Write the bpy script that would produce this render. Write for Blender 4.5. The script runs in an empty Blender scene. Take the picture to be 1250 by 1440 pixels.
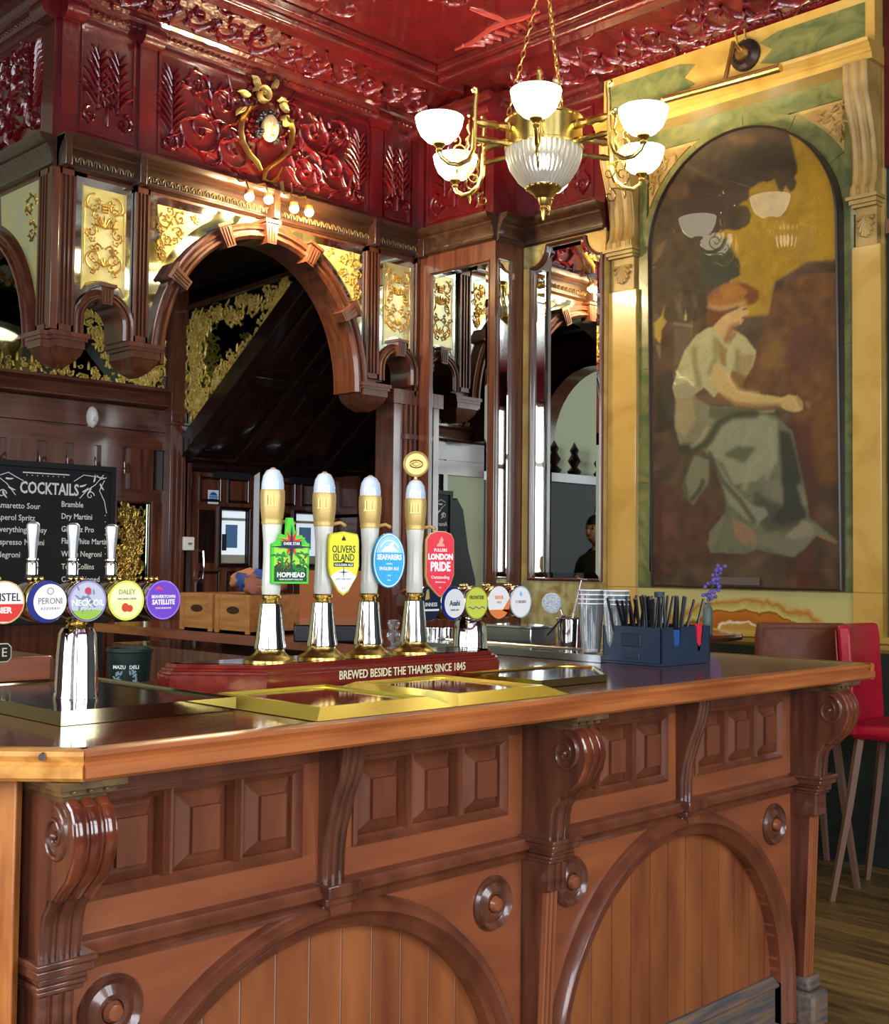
import bpy, bmesh, math, random
import numpy as np
from mathutils import Vector, Matrix
PI = math.pi
SC = bpy.context.scene
COL = SC.collection
# ---------------------------------------------------------------- camera
F = 1702.0; CX = 625.0; CY = 720.0
def _cam(yaw=45.0, pitch=2.45, roll=.6):
    a, p, r = (math.radians(v) for v in (yaw, pitch, roll))
    fw = Vector((math.cos(a)*math.cos(p), math.sin(a)*math.cos(p), math.sin(p)))
    rt = Vector((math.sin(a), -math.cos(a), 0)); up = rt.cross(fw)
    return rt*math.cos(r)+up*math.sin(r), up*math.cos(r)-rt*math.sin(r), fw
CR, CU, CF = _cam(); CP = Vector((0, 0, 1.43))
cd = bpy.data.cameras.new('camera'); cam = bpy.data.objects.new('camera', cd); COL.objects.link(cam)
cam.matrix_world = Matrix(((CR.x, CU.x, -CF.x, CP.x), (CR.y, CU.y, -CF.y, CP.y), (CR.z, CU.z, -CF.z, CP.z), (0, 0, 0, 1)))
cd.sensor_fit = 'HORIZONTAL'; cd.sensor_width = 36; cd.lens = 36*F/1250; cd.clip_start = .05; cd.clip_end = 60
SC.camera = cam
# measuring: the point of a real plane that the photograph shows at a pixel
def ray(x, y): return CF+CR*((x-CX)/F)-CU*((y-CY)/F)
def onX(x, y, X): d = ray(x, y); return CP+d*(X/d.x)
def onY(x, y, Y): d = ray(x, y); return CP+d*(Y/d.y)
def onZ(x, y, Z): d = ray(x, y); return CP+d*((Z-CP.z)/d.z)
# ---------------------------------------------------------------- colour handling, world, lights
SC.view_settings.view_transform = 'Standard'; SC.view_settings.look = 'None'
SC.view_settings.gamma = 1; SC.view_settings.use_curve_mapping = False
SC.view_settings.exposure = 0.55
SC.cycles.use_denoising = True
SC.cycles.max_bounces = 8; SC.cycles.glossy_bounces = 5; SC.cycles.transmission_bounces = 6; SC.cycles.diffuse_bounces = 4
SC.cycles.sample_clamp_indirect = 6; SC.cycles.caustics_reflective = False; SC.cycles.caustics_refractive = False
w = bpy.data.worlds.new('world'); SC.world = w; w.use_nodes = True
w.node_tree.nodes['Background'].inputs[0].default_value = (.62, .74, .95, 1); w.node_tree.nodes['Background'].inputs[1].default_value = 1.0
def light(name, kind, loc, power, color, aim=None, size=None, size_y=None, radius=None):
    d = bpy.data.lights.new(name, kind); o = bpy.data.objects.new(name, d); COL.objects.link(o)
    d.energy = power; d.color = color; o.location = loc
    if size: d.shape = 'RECTANGLE'; d.size = size; d.size_y = size_y or size
    if radius is not None: d.shadow_soft_size = radius
    if aim is not None: o.rotation_euler = Vector(aim).to_track_quat('-Z', 'Y').to_euler()
    return o
# daylight through the tall windows of the two street walls behind the camera
DAY = (.86, .93, 1.0)
for k, (x, y, aim, sx, sy) in enumerate([(-2.2, -2.93, (0, 1, 0), 1.4, 2.7), (.6, -2.93, (0, 1, 0), 1.7, 2.7), (3.1, -2.93, (0, 1, 0), 1.7, 2.7),
                                         (-2.93, -2.1, (1, 0, 0), 1.4, 2.7), (-2.93, .9, (1, 0, 0), 1.7, 2.7), (-2.93, 3.3, (1, 0, 0), 1.7, 2.7)]):
    light('window_light', 'AREA', (x, y, 2.55), 108, DAY, aim, sx, sy)
# ---------------------------------------------------------------- materials
def srgb(r, g, b):
    f = lambda c: (c/12.92 if c <= .04045 else ((c+.055)/1.055)**2.4)
    return (f(r/255), f(g/255), f(b/255), 1)
MATS = {}
def mat(name, c, rough=.5, metal=0, c2=None, scale=6, stretch=(1, 1, 1), bump=0, bscale=None, coat=0, detail=4, emit=None, estr=0, contrast=(.35, .65), spec=.5, trans=0, ior=1.45, alpha=1, c3=None, distort=0):
    if name in MATS: return MATS[name]
    m = bpy.data.materials.new(name); m.use_nodes = True; nt = m.node_tree; b = nt.nodes['Principled BSDF']
    L = nt.links.new
    b.inputs['Base Color'].default_value = srgb(*c); b.inputs['Roughness'].default_value = rough; b.inputs['Metallic'].default_value = metal
    b.inputs['Specular IOR Level'].default_value = spec; b.inputs['Transmission Weight'].default_value = trans; b.inputs['IOR'].default_value = ior
    b.inputs['Coat Weight'].default_value = coat; b.inputs['Coat Roughness'].default_value = .08; b.inputs['Alpha'].default_value = alpha
    if emit: b.inputs['Emission Color'].default_value = srgb(*emit); b.inputs['Emission Strength'].default_value = estr
    if c2 or bump:
        tc = nt.nodes.new('ShaderNodeTexCoord'); mp = nt.nodes.new('ShaderNodeMapping'); L(tc.outputs['Object'], mp.inputs[0])
        mp.inputs['Scale'].default_value = stretch
        n = nt.nodes.new('ShaderNodeTexNoise'); n.inputs['Scale'].default_value = scale; n.inputs['Detail'].default_value = detail; n.inputs['Distortion'].default_value = distort
        L(mp.outputs[0], n.inputs[0])
        if c2:
            r = nt.nodes.new('ShaderNodeValToRGB'); r.color_ramp.elements[0].position = contrast[0]; r.color_ramp.elements[1].position = contrast[1]
            r.color_ramp.elements[0].color = srgb(*c); r.color_ramp.elements[1].color = srgb(*c2)
            if c3:
                e = r.color_ramp.elements.new(sum(contrast)/2); e.color = srgb(*c3)
            L(n.outputs[0], r.inputs[0]); L(r.outputs[0], b.inputs['Base Color'])
        if bump:
            n2 = n
            if bscale:
                n2 = nt.nodes.new('ShaderNodeTexNoise'); n2.inputs['Scale'].default_value = bscale; n2.inputs['Detail'].default_value = 3; L(mp.outputs[0], n2.inputs[0])
            bp = nt.nodes.new('ShaderNodeBump'); bp.inputs['Strength'].default_value = min(1, bump); bp.inputs['Distance'].default_value = .01
            L(n2.outputs[0], bp.inputs['Height']); L(bp.outputs[0], b.inputs['Normal'])
    MATS[name] = m; return m
WZ = (9, 9, .9); WX = (.9, 9, 9); WY = (9, .9, 9)
mahX = mat('mahogany_x', (108, 54, 36), .36, c2=(156, 88, 52), scale=2.6, detail=9, stretch=(.8, 5, 5), bump=.08, coat=.45, contrast=(.2, .8))
mahZ = mat('mahogany_z', (104, 48, 32), .36, c2=(164, 98, 54), scale=2.6, detail=9, stretch=(5, 5, .8), bump=.08, coat=.4, contrast=(.2, .8))
mahM = mat('mahogany_mid', (86, 44, 32), .32, c2=(128, 72, 46), scale=2.6, detail=9, stretch=(5, 5, .8), bump=.08, coat=.5, contrast=(.25, .75))
mahD = mat('mahogany_dark', (74, 38, 27), .28, c2=(106, 60, 42), scale=3.4, detail=8, stretch=WZ, bump=.1, coat=.6)
mahDX = mat('mahogany_dark_x', (76, 39, 28), .28, c2=(108, 62, 44), scale=3.4, detail=8, stretch=WX, bump=.1, coat=.6)
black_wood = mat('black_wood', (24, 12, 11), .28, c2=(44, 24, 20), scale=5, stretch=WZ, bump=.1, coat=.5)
counterT = mat('counter_polish', (104, 44, 26), .17, c2=(134, 62, 36), scale=4, stretch=WX, coat=.6)
counterTY = mat('counter_polish_y', (104, 44, 26), .17, c2=(134, 62, 36), scale=4, stretch=WY, coat=.6)
oakedge = mat('worn_edge_oak', (178, 104, 54), .34, c2=(142, 76, 38), scale=3.5, detail=8, stretch=WX, bump=.1, coat=.3)
oakedgeY = mat('worn_edge_oak_y', (188, 112, 48), .36, c2=(146, 74, 30), scale=5, stretch=WY, bump=.15, coat=.3)
oakboard = mat('honey_board', (186, 118, 58), .4, c2=(140, 74, 30), scale=5, stretch=WZ, bump=.12, coat=.3)
canopyW = mat('canopy_walnut', (74, 38, 24), .32, c2=(98, 54, 34), scale=3.5, detail=8, stretch=WZ, bump=.1, coat=.4)
canopyX = mat('canopy_walnut_x', (48, 28, 20), .28, c2=(72, 44, 30), scale=4, stretch=WX, bump=.1, coat=.5)
dusty = mat('dusty_groove', (168, 148, 132), .8)
skirtM = mat('worn_skirting', (74, 76, 80), .6, c2=(124, 98, 76), scale=7, stretch=WX, bump=.3)
red = mat('red_lincrusta', (88, 11, 17), .28, c2=(70, 9, 13), scale=5, bump=.4, bscale=26, coat=.7)
redrel = mat('red_relief', (98, 15, 21), .2, c2=(80, 11, 16), scale=8, bump=.3, bscale=40, coat=.9)
redceil = mat('red_ceiling', (82, 12, 14), .26, c2=(64, 10, 12), scale=5, bump=.5, bscale=24, coat=.8)
reddark = mat('red_cove', (62, 12, 12), .3, c2=(84, 20, 18), scale=9, bump=.6, bscale=30, coat=.8)
marbleY = mat('yellow_marble', (196, 160, 88), .28, c2=(168, 128, 56), scale=3.2, detail=8, c3=(190, 152, 74), contrast=(.3, .68), distort=1.2, coat=.3, bump=.08)
marbleB = mat('buff_marble', (196, 168, 100), .3, c2=(166, 130, 64), scale=4.5, detail=8, distort=1.0, coat=.2)
marbleG = mat('green_marble', (84, 96, 54), .25, c2=(128, 124, 74), scale=6, detail=8, distort=1.6, coat=.3)
marbleP = mat('pale_onyx', (178, 172, 124), .25, c2=(132, 112, 58), scale=7, detail=8, distort=1.4, coat=.3)
marbleC = mat('carved_marble', (178, 146, 84), .45, c2=(148, 116, 60), scale=8, bump=.2)
gold = mat('gilt', (214, 168, 78), .4, .55, c2=(186, 140, 56), scale=30)
giltM = mat('gilt_leaf', (236, 210, 116), .4, .3, c2=(206, 170, 74), scale=20)
giltD = mat('old_gilt', (150, 122, 60), .35, .8, c2=(190, 160, 84), scale=14)
etched = mat('etched_glass', (226, 214, 142), .32, .25, c2=(206, 188, 108), scale=12, coat=.5)
etchedB = mat('etched_glass_silver', (190, 194, 160), .25, .5, c2=(214, 202, 130), scale=12, coat=.5)
brass = mat('brass', (228, 202, 120), .24, 1)
brassD = mat('aged_brass', (184, 154, 86), .32, 1, c2=(212, 184, 112), scale=20)
brasstray = mat('yellow_brass_tray', (236, 216, 92), .22, .7, c2=(224, 204, 76), scale=5)
goldpaint = mat('satin_gold', (206, 174, 106), .42, .45)
chrome = mat('chrome', (232, 232, 230), .09, 1)
steel = mat('brushed_steel', (176, 178, 180), .22, 1)
mirror = mat('mirror', (226, 230, 224), .012, 1)
mirrorD = mat('old_mirror', (120, 130, 116), .03, 1)
bevelm = mat('bevelled_mirror', (206, 214, 196), .05, 1)
glass = mat('clear_glass', (255, 255, 255), .02, trans=1, ior=1.45)
ribglass = mat('ribbed_glass', (232, 232, 228), .12, trans=.55, c2=(214, 214, 210), scale=3)
white = mat('white_plastic', (232, 232, 226), .35)
ceramic = mat('white_ceramic', (204, 202, 190), .25, coat=.4)
pearl = mat('pearl_blue_dome', (176, 200, 226), .15, c2=(224, 226, 230), scale=18, coat=.8)
blackp = mat('black_plastic', (16, 17, 20), .35)
blackm = mat('black_card', (22, 23, 27), .6)
bluep = mat('blue_plastic', (34, 48, 66), .42, bump=.05)
blueD = mat('dark_blue_plastic', (24, 36, 54), .5)
maroon = mat('maroon_barrel', (70, 20, 22), .14, coat=.9)
plinthM = mat('plinth_mahogany', (96, 24, 20), .2, c2=(118, 40, 28), scale=5, stretch=WX, coat=.8)
leatherB = mat('brown_leather', (112, 62, 40), .4, bump=.1, bscale=90, c2=(96, 50, 34), scale=12)
leatherR = mat('red_leather', (176, 16, 44), .38, bump=.08, bscale=90, c2=(160, 12, 38), scale=12)
legwood = mat('grey_brown_leg', (122, 92, 76), .5)
pine = mat('pine', (184, 128, 70), .5, c2=(162, 104, 52), scale=5, stretch=WY)
chalk = mat('chalk', (236, 236, 232), .9)
chalkb = mat('chalkboard_black', (20, 22, 28), .7)
palegreen = mat('pale_green_wall', (188, 192, 158), .7)
plaster = mat('grey_plaster', (150, 152, 146), .8)
darkgreen = mat('dark_green_paint', (40, 48, 42), .6, c2=(28, 34, 30), scale=4)
floorM = mat('floor_oak', (122, 98, 56), .4, c2=(80, 62, 36), scale=4, stretch=WY, bump=.15)
floorM2 = mat('floor_oak_light', (150, 122, 68), .4, c2=(104, 82, 46), scale=4, stretch=WY, bump=.15)
milk = mat('lit_milk_glass', (255, 250, 235), .3, emit=(255, 244, 214), estr=5.0)
bulbM = mat('lit_bulb', (255, 240, 200), .3, emit=(255, 228, 160), estr=90)
def flat(name, c, rough=.5, coat=.06): return mat(name, c, rough, coat=coat, spec=.3)
# ---------------------------------------------------------------- object helpers
WM = {}
def tag(o, label=None, cat=None, group=None, kind=None):
    if label: o['label'] = label
    if cat: o['category'] = cat
    if group: o['group'] = group
    if kind: o['kind'] = kind
    return o
def thing(name, label, cat, loc=(0, 0, 0), rz=0, group=None, kind=None):
    o = bpy.data.objects.new(name, None); COL.objects.link(o); o.empty_display_size = .1
    o.location = loc; o.rotation_euler = (0, 0, rz)
    WM[o.name] = Matrix.Translation(Vector(loc)) @ Matrix.Rotation(rz, 4, 'Z')
    return tag(o, label, cat, group, kind)
def FY(Y0): return Matrix(((1, 0, 0, 0), (0, 0, -1, Y0), (0, 1, 0, 0), (0, 0, 0, 1)))     # u=X, v=Z, w towards -Y
def FX(X0): return Matrix(((0, 0, -1, X0), (-1, 0, 0, 0), (0, 1, 0, 0), (0, 0, 0, 1)))    # u=-Y, v=Z, w towards -X
def FR(loc, az): # upright plane through loc facing azimuth az (degrees); u to the viewer's right
    a = math.radians(az); n = Vector((math.cos(a), math.sin(a), 0)); u = Vector((-n.y, n.x, 0))
    return Matrix(((u.x, 0, n.x, loc[0]), (u.y, 0, n.y, loc[1]), (0, 1, 0, loc[2]), (0, 0, 0, 1)))
def T(x, y, z): return Matrix.Translation((x, y, z))
def arc(cu, cv, ru, rv, a0, a1, n):
    return [(cu+ru*math.cos(math.radians(a0+(a1-a0)*i/n)), cv+rv*math.sin(math.radians(a0+(a1-a0)*i/n))) for i in range(n+1)]
class MB:
    def __init__(s, m=None): s.v = []; s.f = []; s.mi = []; s.m = m or Matrix(); s.k = 0
    def add(s, vs, fs):
        b = len(s.v)
        for p in vs: s.v.append(tuple(s.m @ Vector(p)))
        for f in fs: s.f.append(tuple(b+i for i in f)); s.mi.append(s.k)
        return s
    def box(s, a, b):
        x0, x1 = sorted((a[0], b[0])); y0, y1 = sorted((a[1], b[1])); z0, z1 = sorted((a[2], b[2]))
        return s.add([(x0, y0, z0), (x1, y0, z0), (x1, y1, z0), (x0, y1, z0), (x0, y0, z1), (x1, y0, z1), (x1, y1, z1), (x0, y1, z1)],
                     [(0, 3, 2, 1), (4, 5, 6, 7), (0, 1, 5, 4), (1, 2, 6, 5), (2, 3, 7, 6), (3, 0, 4, 7)])
    def frustum(s, a, b, z0, z1):   # rect a=(u0,v0,u1,v1) at z0 to rect b at z1
        vs = [(a[0], a[1], z0), (a[2], a[1], z0), (a[2], a[3], z0), (a[0], a[3], z0), (b[0], b[1], z1), (b[2], b[1], z1), (b[2], b[3], z1), (b[0], b[3], z1)]
        return s.add(vs, [(4, 5, 6, 7), (0, 1, 5, 4), (1, 2, 6, 5), (2, 3, 7, 6), (3, 0, 4, 7)])
    def prism(s, poly, w0, w1):
        n = len(poly); vs = [(p[0], p[1], w0) for p in poly]+[(p[0], p[1], w1) for p in poly]
        return s.add(vs, [tuple(range(n-1, -1, -1)), tuple(range(n, 2*n))]+[(i, (i+1) % n, n+(i+1) % n, n+i) for i in range(n)])
    def sweep(s, path, prof, closed=False, cap=True):
        n = len(path); P = [Vector(p) for p in path]; rings = []
        for i in range(n):
            a = P[(i-1) % n] if (closed or i > 0) else None; c = P[(i+1) % n] if (closed or i < n-1) else None
            d1 = (P[i]-a).normalized() if a is not None else (c-P[i]).normalized()
            d2 = (c-P[i]).normalized() if c is not None else d1
            n1 = Vector((-d1.y, d1.x)); n2 = Vector((-d2.y, d2.x)); nn = (n1+n2)
            nn = nn.normalized() if nn.length > 1e-6 else n1
            k = 1/max(.35, nn.dot(n1))
            rings.append([(P[i].x+nn.x*k*q[0], P[i].y+nn.y*k*q[0], q[1]) for q in prof])
        m = len(prof); vs = [p for r in rings for p in r]; fs = []
        for i in range(n if closed else n-1):
            j = (i+1) % n
            for q in range(m-1): fs.append((i*m+q, i*m+q+1, j*m+q+1, j*m+q))
        if cap and not closed: fs += [tuple(range(m)), tuple(range((n-1)*m, n*m))[::-1]]
        return s.add(vs, fs)
    def lathe(s, prof, c=(0, 0, 0), n=16, close=False, flute=0, nf=8):
        vs = []; fs = []; m = len(prof)
        for j in range(n):
            a = 2*PI*j/n; k = 1+(flute*math.cos(nf*a) if flute else 0)
            for r, z in prof: vs.append((c[0]+r*k*math.cos(a), c[1]+r*k*math.sin(a), c[2]+z))
        for j in range(n):
            j2 = (j+1) % n
            for i in range(m-1): fs.append((j*m+i, j2*m+i, j2*m+i+1, j*m+i+1))
        if prof[0][0] > 1e-4: fs.append(tuple(j*m for j in range(n))[::-1])
        if prof[-1][0] > 1e-4 and not close: fs.append(tuple(j*m+m-1 for j in range(n)))
        return s.add(vs, fs)
    def tube(s, pts, r, n=8, flat=1.0, cap=True):
        P = [Vector(p) for p in pts]; R = r if isinstance(r, (list, tuple)) else [r]*len(P); vs = []; fs = []
        up = Vector((0, 0, 1))
        t0 = (P[1]-P[0]).normalized()
        if abs(t0.dot(up)) > .95: up = Vector((1, 0, 0))
        for i, p in enumerate(P):
            d = (P[min(i+1, len(P)-1)]-P[max(i-1, 0)])
            d = d.normalized() if d.length > 1e-9 else Vector((0, 0, 1))
            x = d.cross(up)
            if x.length < 1e-4: x = d.cross(Vector((0, 1, 0)))
            x.normalize(); y = x.cross(d).normalized(); up = y
            for k in range(n):
                a = 2*PI*k/n; q = p+x*(R[i]*math.cos(a))+y*(R[i]*flat*math.sin(a)); vs.append(tuple(q))
        for i in range(len(P)-1):
            for k in range(n): fs.append((i*n+k, i*n+(k+1) % n, (i+1)*n+(k+1) % n, (i+1)*n+k))
        if cap: fs += [tuple(range(n))[::-1], tuple(range((len(P)-1)*n, len(P)*n))]
        return s.add(vs, fs)
    def rib(s, pts, rad, h, w0=0):      # half-round relief line lying on the plane w=w0
        n = len(pts); P = [Vector(p) for p in pts]; R = rad if isinstance(rad, (list, tuple)) else [rad]*n; vs = []; fs = []
        for i in range(n):
            d = P[min(i+1, n-1)]-P[max(0, i-1)]
            if d.length < 1e-9: d = Vector((1, 0))
            d.normalize(); q = Vector((-d.y, d.x)); r = R[i]; hh = h*min(1, r/max(R)*1.2) if max(R) > 0 else h
            for a, b in ((-1, 0), (-.6, .75), (0, 1), (.6, .75), (1, 0)): vs.append((P[i].x+q.x*r*a, P[i].y+q.y*r*a, w0+hh*b))
        for i in range(n-1):
            for k in range(4): fs.append((i*5+k, i*5+k+1, i*5+6+k, i*5+5+k))
        return s.add(vs, fs)
    def sphere(s, c, r, n=12, m=8, sx=1, sy=1, sz=1, z0=-90, z1=90):
        vs = []; fs = []
        for i in range(m+1):
            b = math.radians(z0+(z1-z0)*i/m)
            for j in range(n):
                a = 2*PI*j/n; vs.append((c[0]+r*sx*math.cos(b)*math.cos(a), c[1]+r*sy*math.cos(b)*math.sin(a), c[2]+r*sz*math.sin(b)))
        for i in range(m):
            for j in range(n): fs.append((i*n+j, i*n+(j+1) % n, (i+1)*n+(j+1) % n, (i+1)*n+j))
        return s.add(vs, fs)
    def build(s, name, mats, parent=None, smooth=35, bevel=0, **kw):
        me = bpy.data.meshes.new(name); o = bpy.data.objects.new(name, me); COL.objects.link(o)
        vs = s.v
        if parent is not None:
            inv = WM[parent.name].inverted(); vs = [tuple(inv @ Vector(p)) for p in vs]; WM[o.name] = WM[parent.name]; o.parent = parent
        else: WM[o.name] = Matrix()
        me.from_pydata(vs, [], s.f); me.validate(clean_customdata=False)
        for m_ in (mats if isinstance(mats, (list, tuple)) else [mats]): me.materials.append(m_)
        if isinstance(mats, (list, tuple)) and len(me.polygons) == len(s.mi): me.polygons.foreach_set('material_index', s.mi)
        bm = bmesh.new(); bm.from_mesh(me); bmesh.ops.remove_doubles(bm, verts=bm.verts, dist=1e-5); bmesh.ops.recalc_face_normals(bm, faces=bm.faces); bm.to_mesh(me); bm.free()
        if smooth: me.shade_smooth(); me.set_sharp_from_angle(angle=math.radians(smooth))
        if bevel:
            b = o.modifiers.new('b', 'BEVEL'); b.width = bevel; b.segments = 2; b.limit_method = 'ANGLE'; b.angle_limit = .7
        tag(o, kw.get('label'), kw.get('cat'), kw.get('group'), kw.get('kind'))
        return o
def struct(name, mb, m, parent=None, **kw):
    o = mb.build(name, m, parent, **kw)
    if parent is None: o['kind'] = 'structure'
    return o
def copy_tree(o, parent=None):
    c = o.copy(); COL.objects.link(c); c.parent = parent; WM[c.name] = WM.get(o.name, Matrix())
    for ch in [x for x in list(o.children)]: copy_tree(ch, c)
    return c
def text(body, size, m, mt, parent, name='lettering', sx=1.0, bold=0, depth=.0006, align='CENTER', spacing=1.0, curve=None):
    c = bpy.data.curves.new('t', 'FONT'); c.body = body; c.size = size; c.align_x = align; c.align_y = 'CENTER'; c.extrude = depth; c.offset = bold*size*.03
    c.resolution_u = 2; c.space_character = spacing; c.space_line = .85
    tmp = bpy.data.objects.new('t', c); me = bpy.data.meshes.new_from_object(tmp); bpy.data.objects.remove(tmp); bpy.data.curves.remove(c)
    b = MB(m); b.add([(v.co.x*sx, v.co.y, v.co.z) for v in me.vertices], [tuple(p.vertices) for p in me.polygons])
    if curve:   # wrap round a circle of that radius (text on top)
        R_ = curve
        b.v = []
        for v in me.vertices:
            x, y = v.co.x*sx, v.co.y; a = x/R_; r = abs(R_)+y if R_ > 0 else abs(R_)-y
            b.v.append(tuple(m @ Vector((r*math.sin(a) if R_ > 0 else r*math.sin(-a), r*math.cos(a) if R_ > 0 else -r*math.cos(a), v.co.z))))
    bpy.data.meshes.remove(me)
    return b.build(name, mt, parent, smooth=0) if b.f else None
# relief ornament -------------------------------------------------
def spiral(mb, cx, cy, r, a0, turns, rad, h, sgn=1, w0=0, r1=.12, n=None):
    n = n or int(10*abs(turns)+6); pts = []
    for i in range(n+1):
        t = i/n; rr = r*(1-t)+r*r1*t; a = a0+sgn*2*PI*turns*t
        pts.append((cx+rr*math.cos(a), cy+rr*math.sin(a)))
    mb.rib(pts, [rad*(1-.45*i/n) for i in range(n+1)], h, w0); return pts
def leaf(mb, x, y, a, L, wd, h, bend=.6, w0=0, n=4):
    pts = []; 
    for i in range(n+1):
        t = i/n; aa = a+bend*t; pts.append((x, y)); x += L/n*math.cos(aa); y += L/n*math.sin(aa)
    mb.rib(pts, [wd*(.45+.55*math.sin(PI*min(1, .25+i/n*.75))) if i < n else wd*.08 for i in range(n+1)], h, w0)
def acanthus(mb, cx, cy, r, a0, sgn, rad, h, w0=0, leaves=7, turns=1.3):
    pts = spiral(mb, cx, cy, r, a0, turns, rad, h, sgn, w0)
    for k in range(leaves):
        i = int(k*len(pts)*.62/leaves); p = pts[i]; q = pts[i+1]; d = math.atan2(q[1]-p[1], q[0]-p[0])
        leaf(mb, p[0], p[1], d-sgn*.55, r*.55, rad*.95, h*1.2, bend=-sgn*1.1+sgn*.3, w0=w0)
    mb.rib([(cx-rad, cy), (cx, cy), (cx+rad, cy)], [rad*.4, rad*1.4, rad*.4], h*1.4, w0)
def palmette(mb, x, y, H, wd, h, w0=0, n=6):
    mb.rib([(x, y), (x, y+H*.5), (x, y+H)], [wd*1.1, wd*.9, wd*.2], h, w0)
    for k in range(n):
        yy = y+H*(.08+.8*k/n); L = H*.34*(1-.45*k/n)
        for sg in (-1, 1): leaf(mb, x+sg*wd*.4, yy, PI/2-sg*(.28+.3*(1-k/n)), L*1.25, wd*.85, h*1.15, bend=-sg*(.75-.5*k/n), w0=w0, n=5)
def fluted(mb, u0, u1, v0, v1, w0, w1, n=3):   # pilaster face with real flutes
    mb.box((u0, v0, w0), (u1, v0+.03, w1)); mb.box((u0, v1-.03, w0), (u1, v1, w1)); W = u1-u0; e = W*.14
    mb.box((u0, v0, w0), (u0+e, v1, w1)); mb.box((u1-e, v0, w0), (u1, v1, w1)); mb.box((u0, v0, w0), (u1, v1, w0+(w1-w0)*.35))
    p = (W-2*e)/n
    for k in range(1, n): mb.box((u0+e+k*p-p*.17, v0+.03, w0), (u0+e+k*p+p*.17, v1-.03, w1))
# ================================================================ SETTING
def wbox(name, a, b, m, parent=None, **kw):
    mb = MB().box(a, b); return struct(name, mb, m, parent, **kw) if parent is None else mb.build(name, m, parent, **kw)
FZ = lambda z: Matrix(((1, 0, 0, 0), (0, 1, 0, 0), (0, 0, -1, z), (0, 0, 0, 1)))   # faces down
UP = lambda z: Matrix(((1, 0, 0, 0), (0, 1, 0, 0), (0, 0, 1, z), (0, 0, 0, 1)))    # faces up
floor = wbox('floor', (-3.05, -3.05, -.1), (6.9, 7.6, -.012), floorM)
rnd = random.Random(4)
proto_b = {}
for i in range(15):
    x = 3.78+i*.125
    y = 1.0-rnd.random()*.8
    while y < 3.9:
        L = rnd.choice((.8, 1.1, 1.4)); mm = rnd.choice((floorM, floorM, floorM2))
        MB().box((x, y, -.012), (x+.121, y+L-.004, rnd.uniform(-.0012, 0))).build('floorboard', mm, floor, smooth=0)
        y += L
ceiling = wbox('ceiling', (-3.05, -3.05, 4.42), (5.9, 7.6, 4.5), redceil)
# border field, beam and cove
for a, b in (((2.0, 5.15, 4.33), (5.3, 5.27, 4.425)), ((5.04, -3, 4.33), (5.16, 5.15, 4.425))):
    MB().box(a, b).build('ceiling_beam', redceil, ceiling, bevel=.02)
for a, b in (((2.0, 5.10, 4.37), (5.04, 5.15, 4.425)), ((4.99, -3, 4.37), (5.04, 5.10, 4.425))):
    MB().box(a, b).build('ceiling_beam', redceil, ceiling, bevel=.012)
mb = MB(FZ(4.42)); rnd = random.Random(8)
for i in range(46):     # raised scroll relief of the main ceiling field
    x = rnd.uniform(1.6, 4.85); y = rnd.uniform(.8, 4.95)
    acanthus(mb, x, y, rnd.uniform(.1, .19), rnd.uniform(0, 6.3), rnd.choice((-1, 1)), .013, .014, leaves=5, turns=1.1)
mb.build('ceiling_relief', redrel, ceiling, kind='stuff')
mb = MB(FZ(4.42))
for s in (.9, 1.9, 2.9, 3.9): mb.rib([(.5, s), (4.98, s)], .02, .012)
for s in (1.5, 2.6, 3.7): mb.rib([(s, .4), (s, 5.09)], .02, .012)
mb.build('ceiling_rib', redceil, ceiling, kind='stuff')
mb = MB(FZ(4.42))
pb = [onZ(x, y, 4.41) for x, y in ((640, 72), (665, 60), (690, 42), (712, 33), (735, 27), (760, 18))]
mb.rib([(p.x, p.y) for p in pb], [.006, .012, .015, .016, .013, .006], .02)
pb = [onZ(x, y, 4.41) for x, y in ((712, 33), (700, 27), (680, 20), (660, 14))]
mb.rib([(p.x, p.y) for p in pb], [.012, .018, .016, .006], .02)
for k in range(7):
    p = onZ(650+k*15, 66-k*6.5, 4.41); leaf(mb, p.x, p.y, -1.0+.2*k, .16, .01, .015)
mb.build('palm_branch', mat('pink_relief', (128, 44, 40), .25, coat=.8), ceiling)  # branch in a slightly lighter, pinker red than the other relief
# cove borders (relief strips between wall moulding and beam)
def cove(name, m, u0, u1, seed, step=.19):   # m: frame in which v runs from wall (0) to beam (1)
    mb = MB(m); mb.box((u0, 0, -.02), (u1, 1, 0)); mb.k = 1; r = random.Random(seed); u = u0+.08; s = 1
    while u < u1-.06:
        acanthus(mb, u, .5, .34*step*2, r.uniform(-.4, .4)+(PI if s > 0 else 0), s, .016, .03, leaves=5, turns=1.0)
        leaf(mb, u, .1, 1.0, .1, .014, .025); leaf(mb, u+.08, .85, -2.0, .1, .014, .025); u += step; s = -s
    return mb.build(name, [reddark, redrel], ceiling)
def strip_frame(p0, p1, q0): # u along p0->p1 (metres), v 0..1 from p0 to q0
    p0, p1, q0 = Vector(p0), Vector(p1), Vector(q0); u = (p1-p0).normalized(); v = q0-p0; n = u.cross(v).normalized()
    if n.z > 0: n = -n
    return Matrix(((u.x, v.x, n.x, p0.x), (u.y, v.y, n.y, p0.y), (u.z, v.z, n.z, p0.z), (0, 0, 0, 1)))
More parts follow.
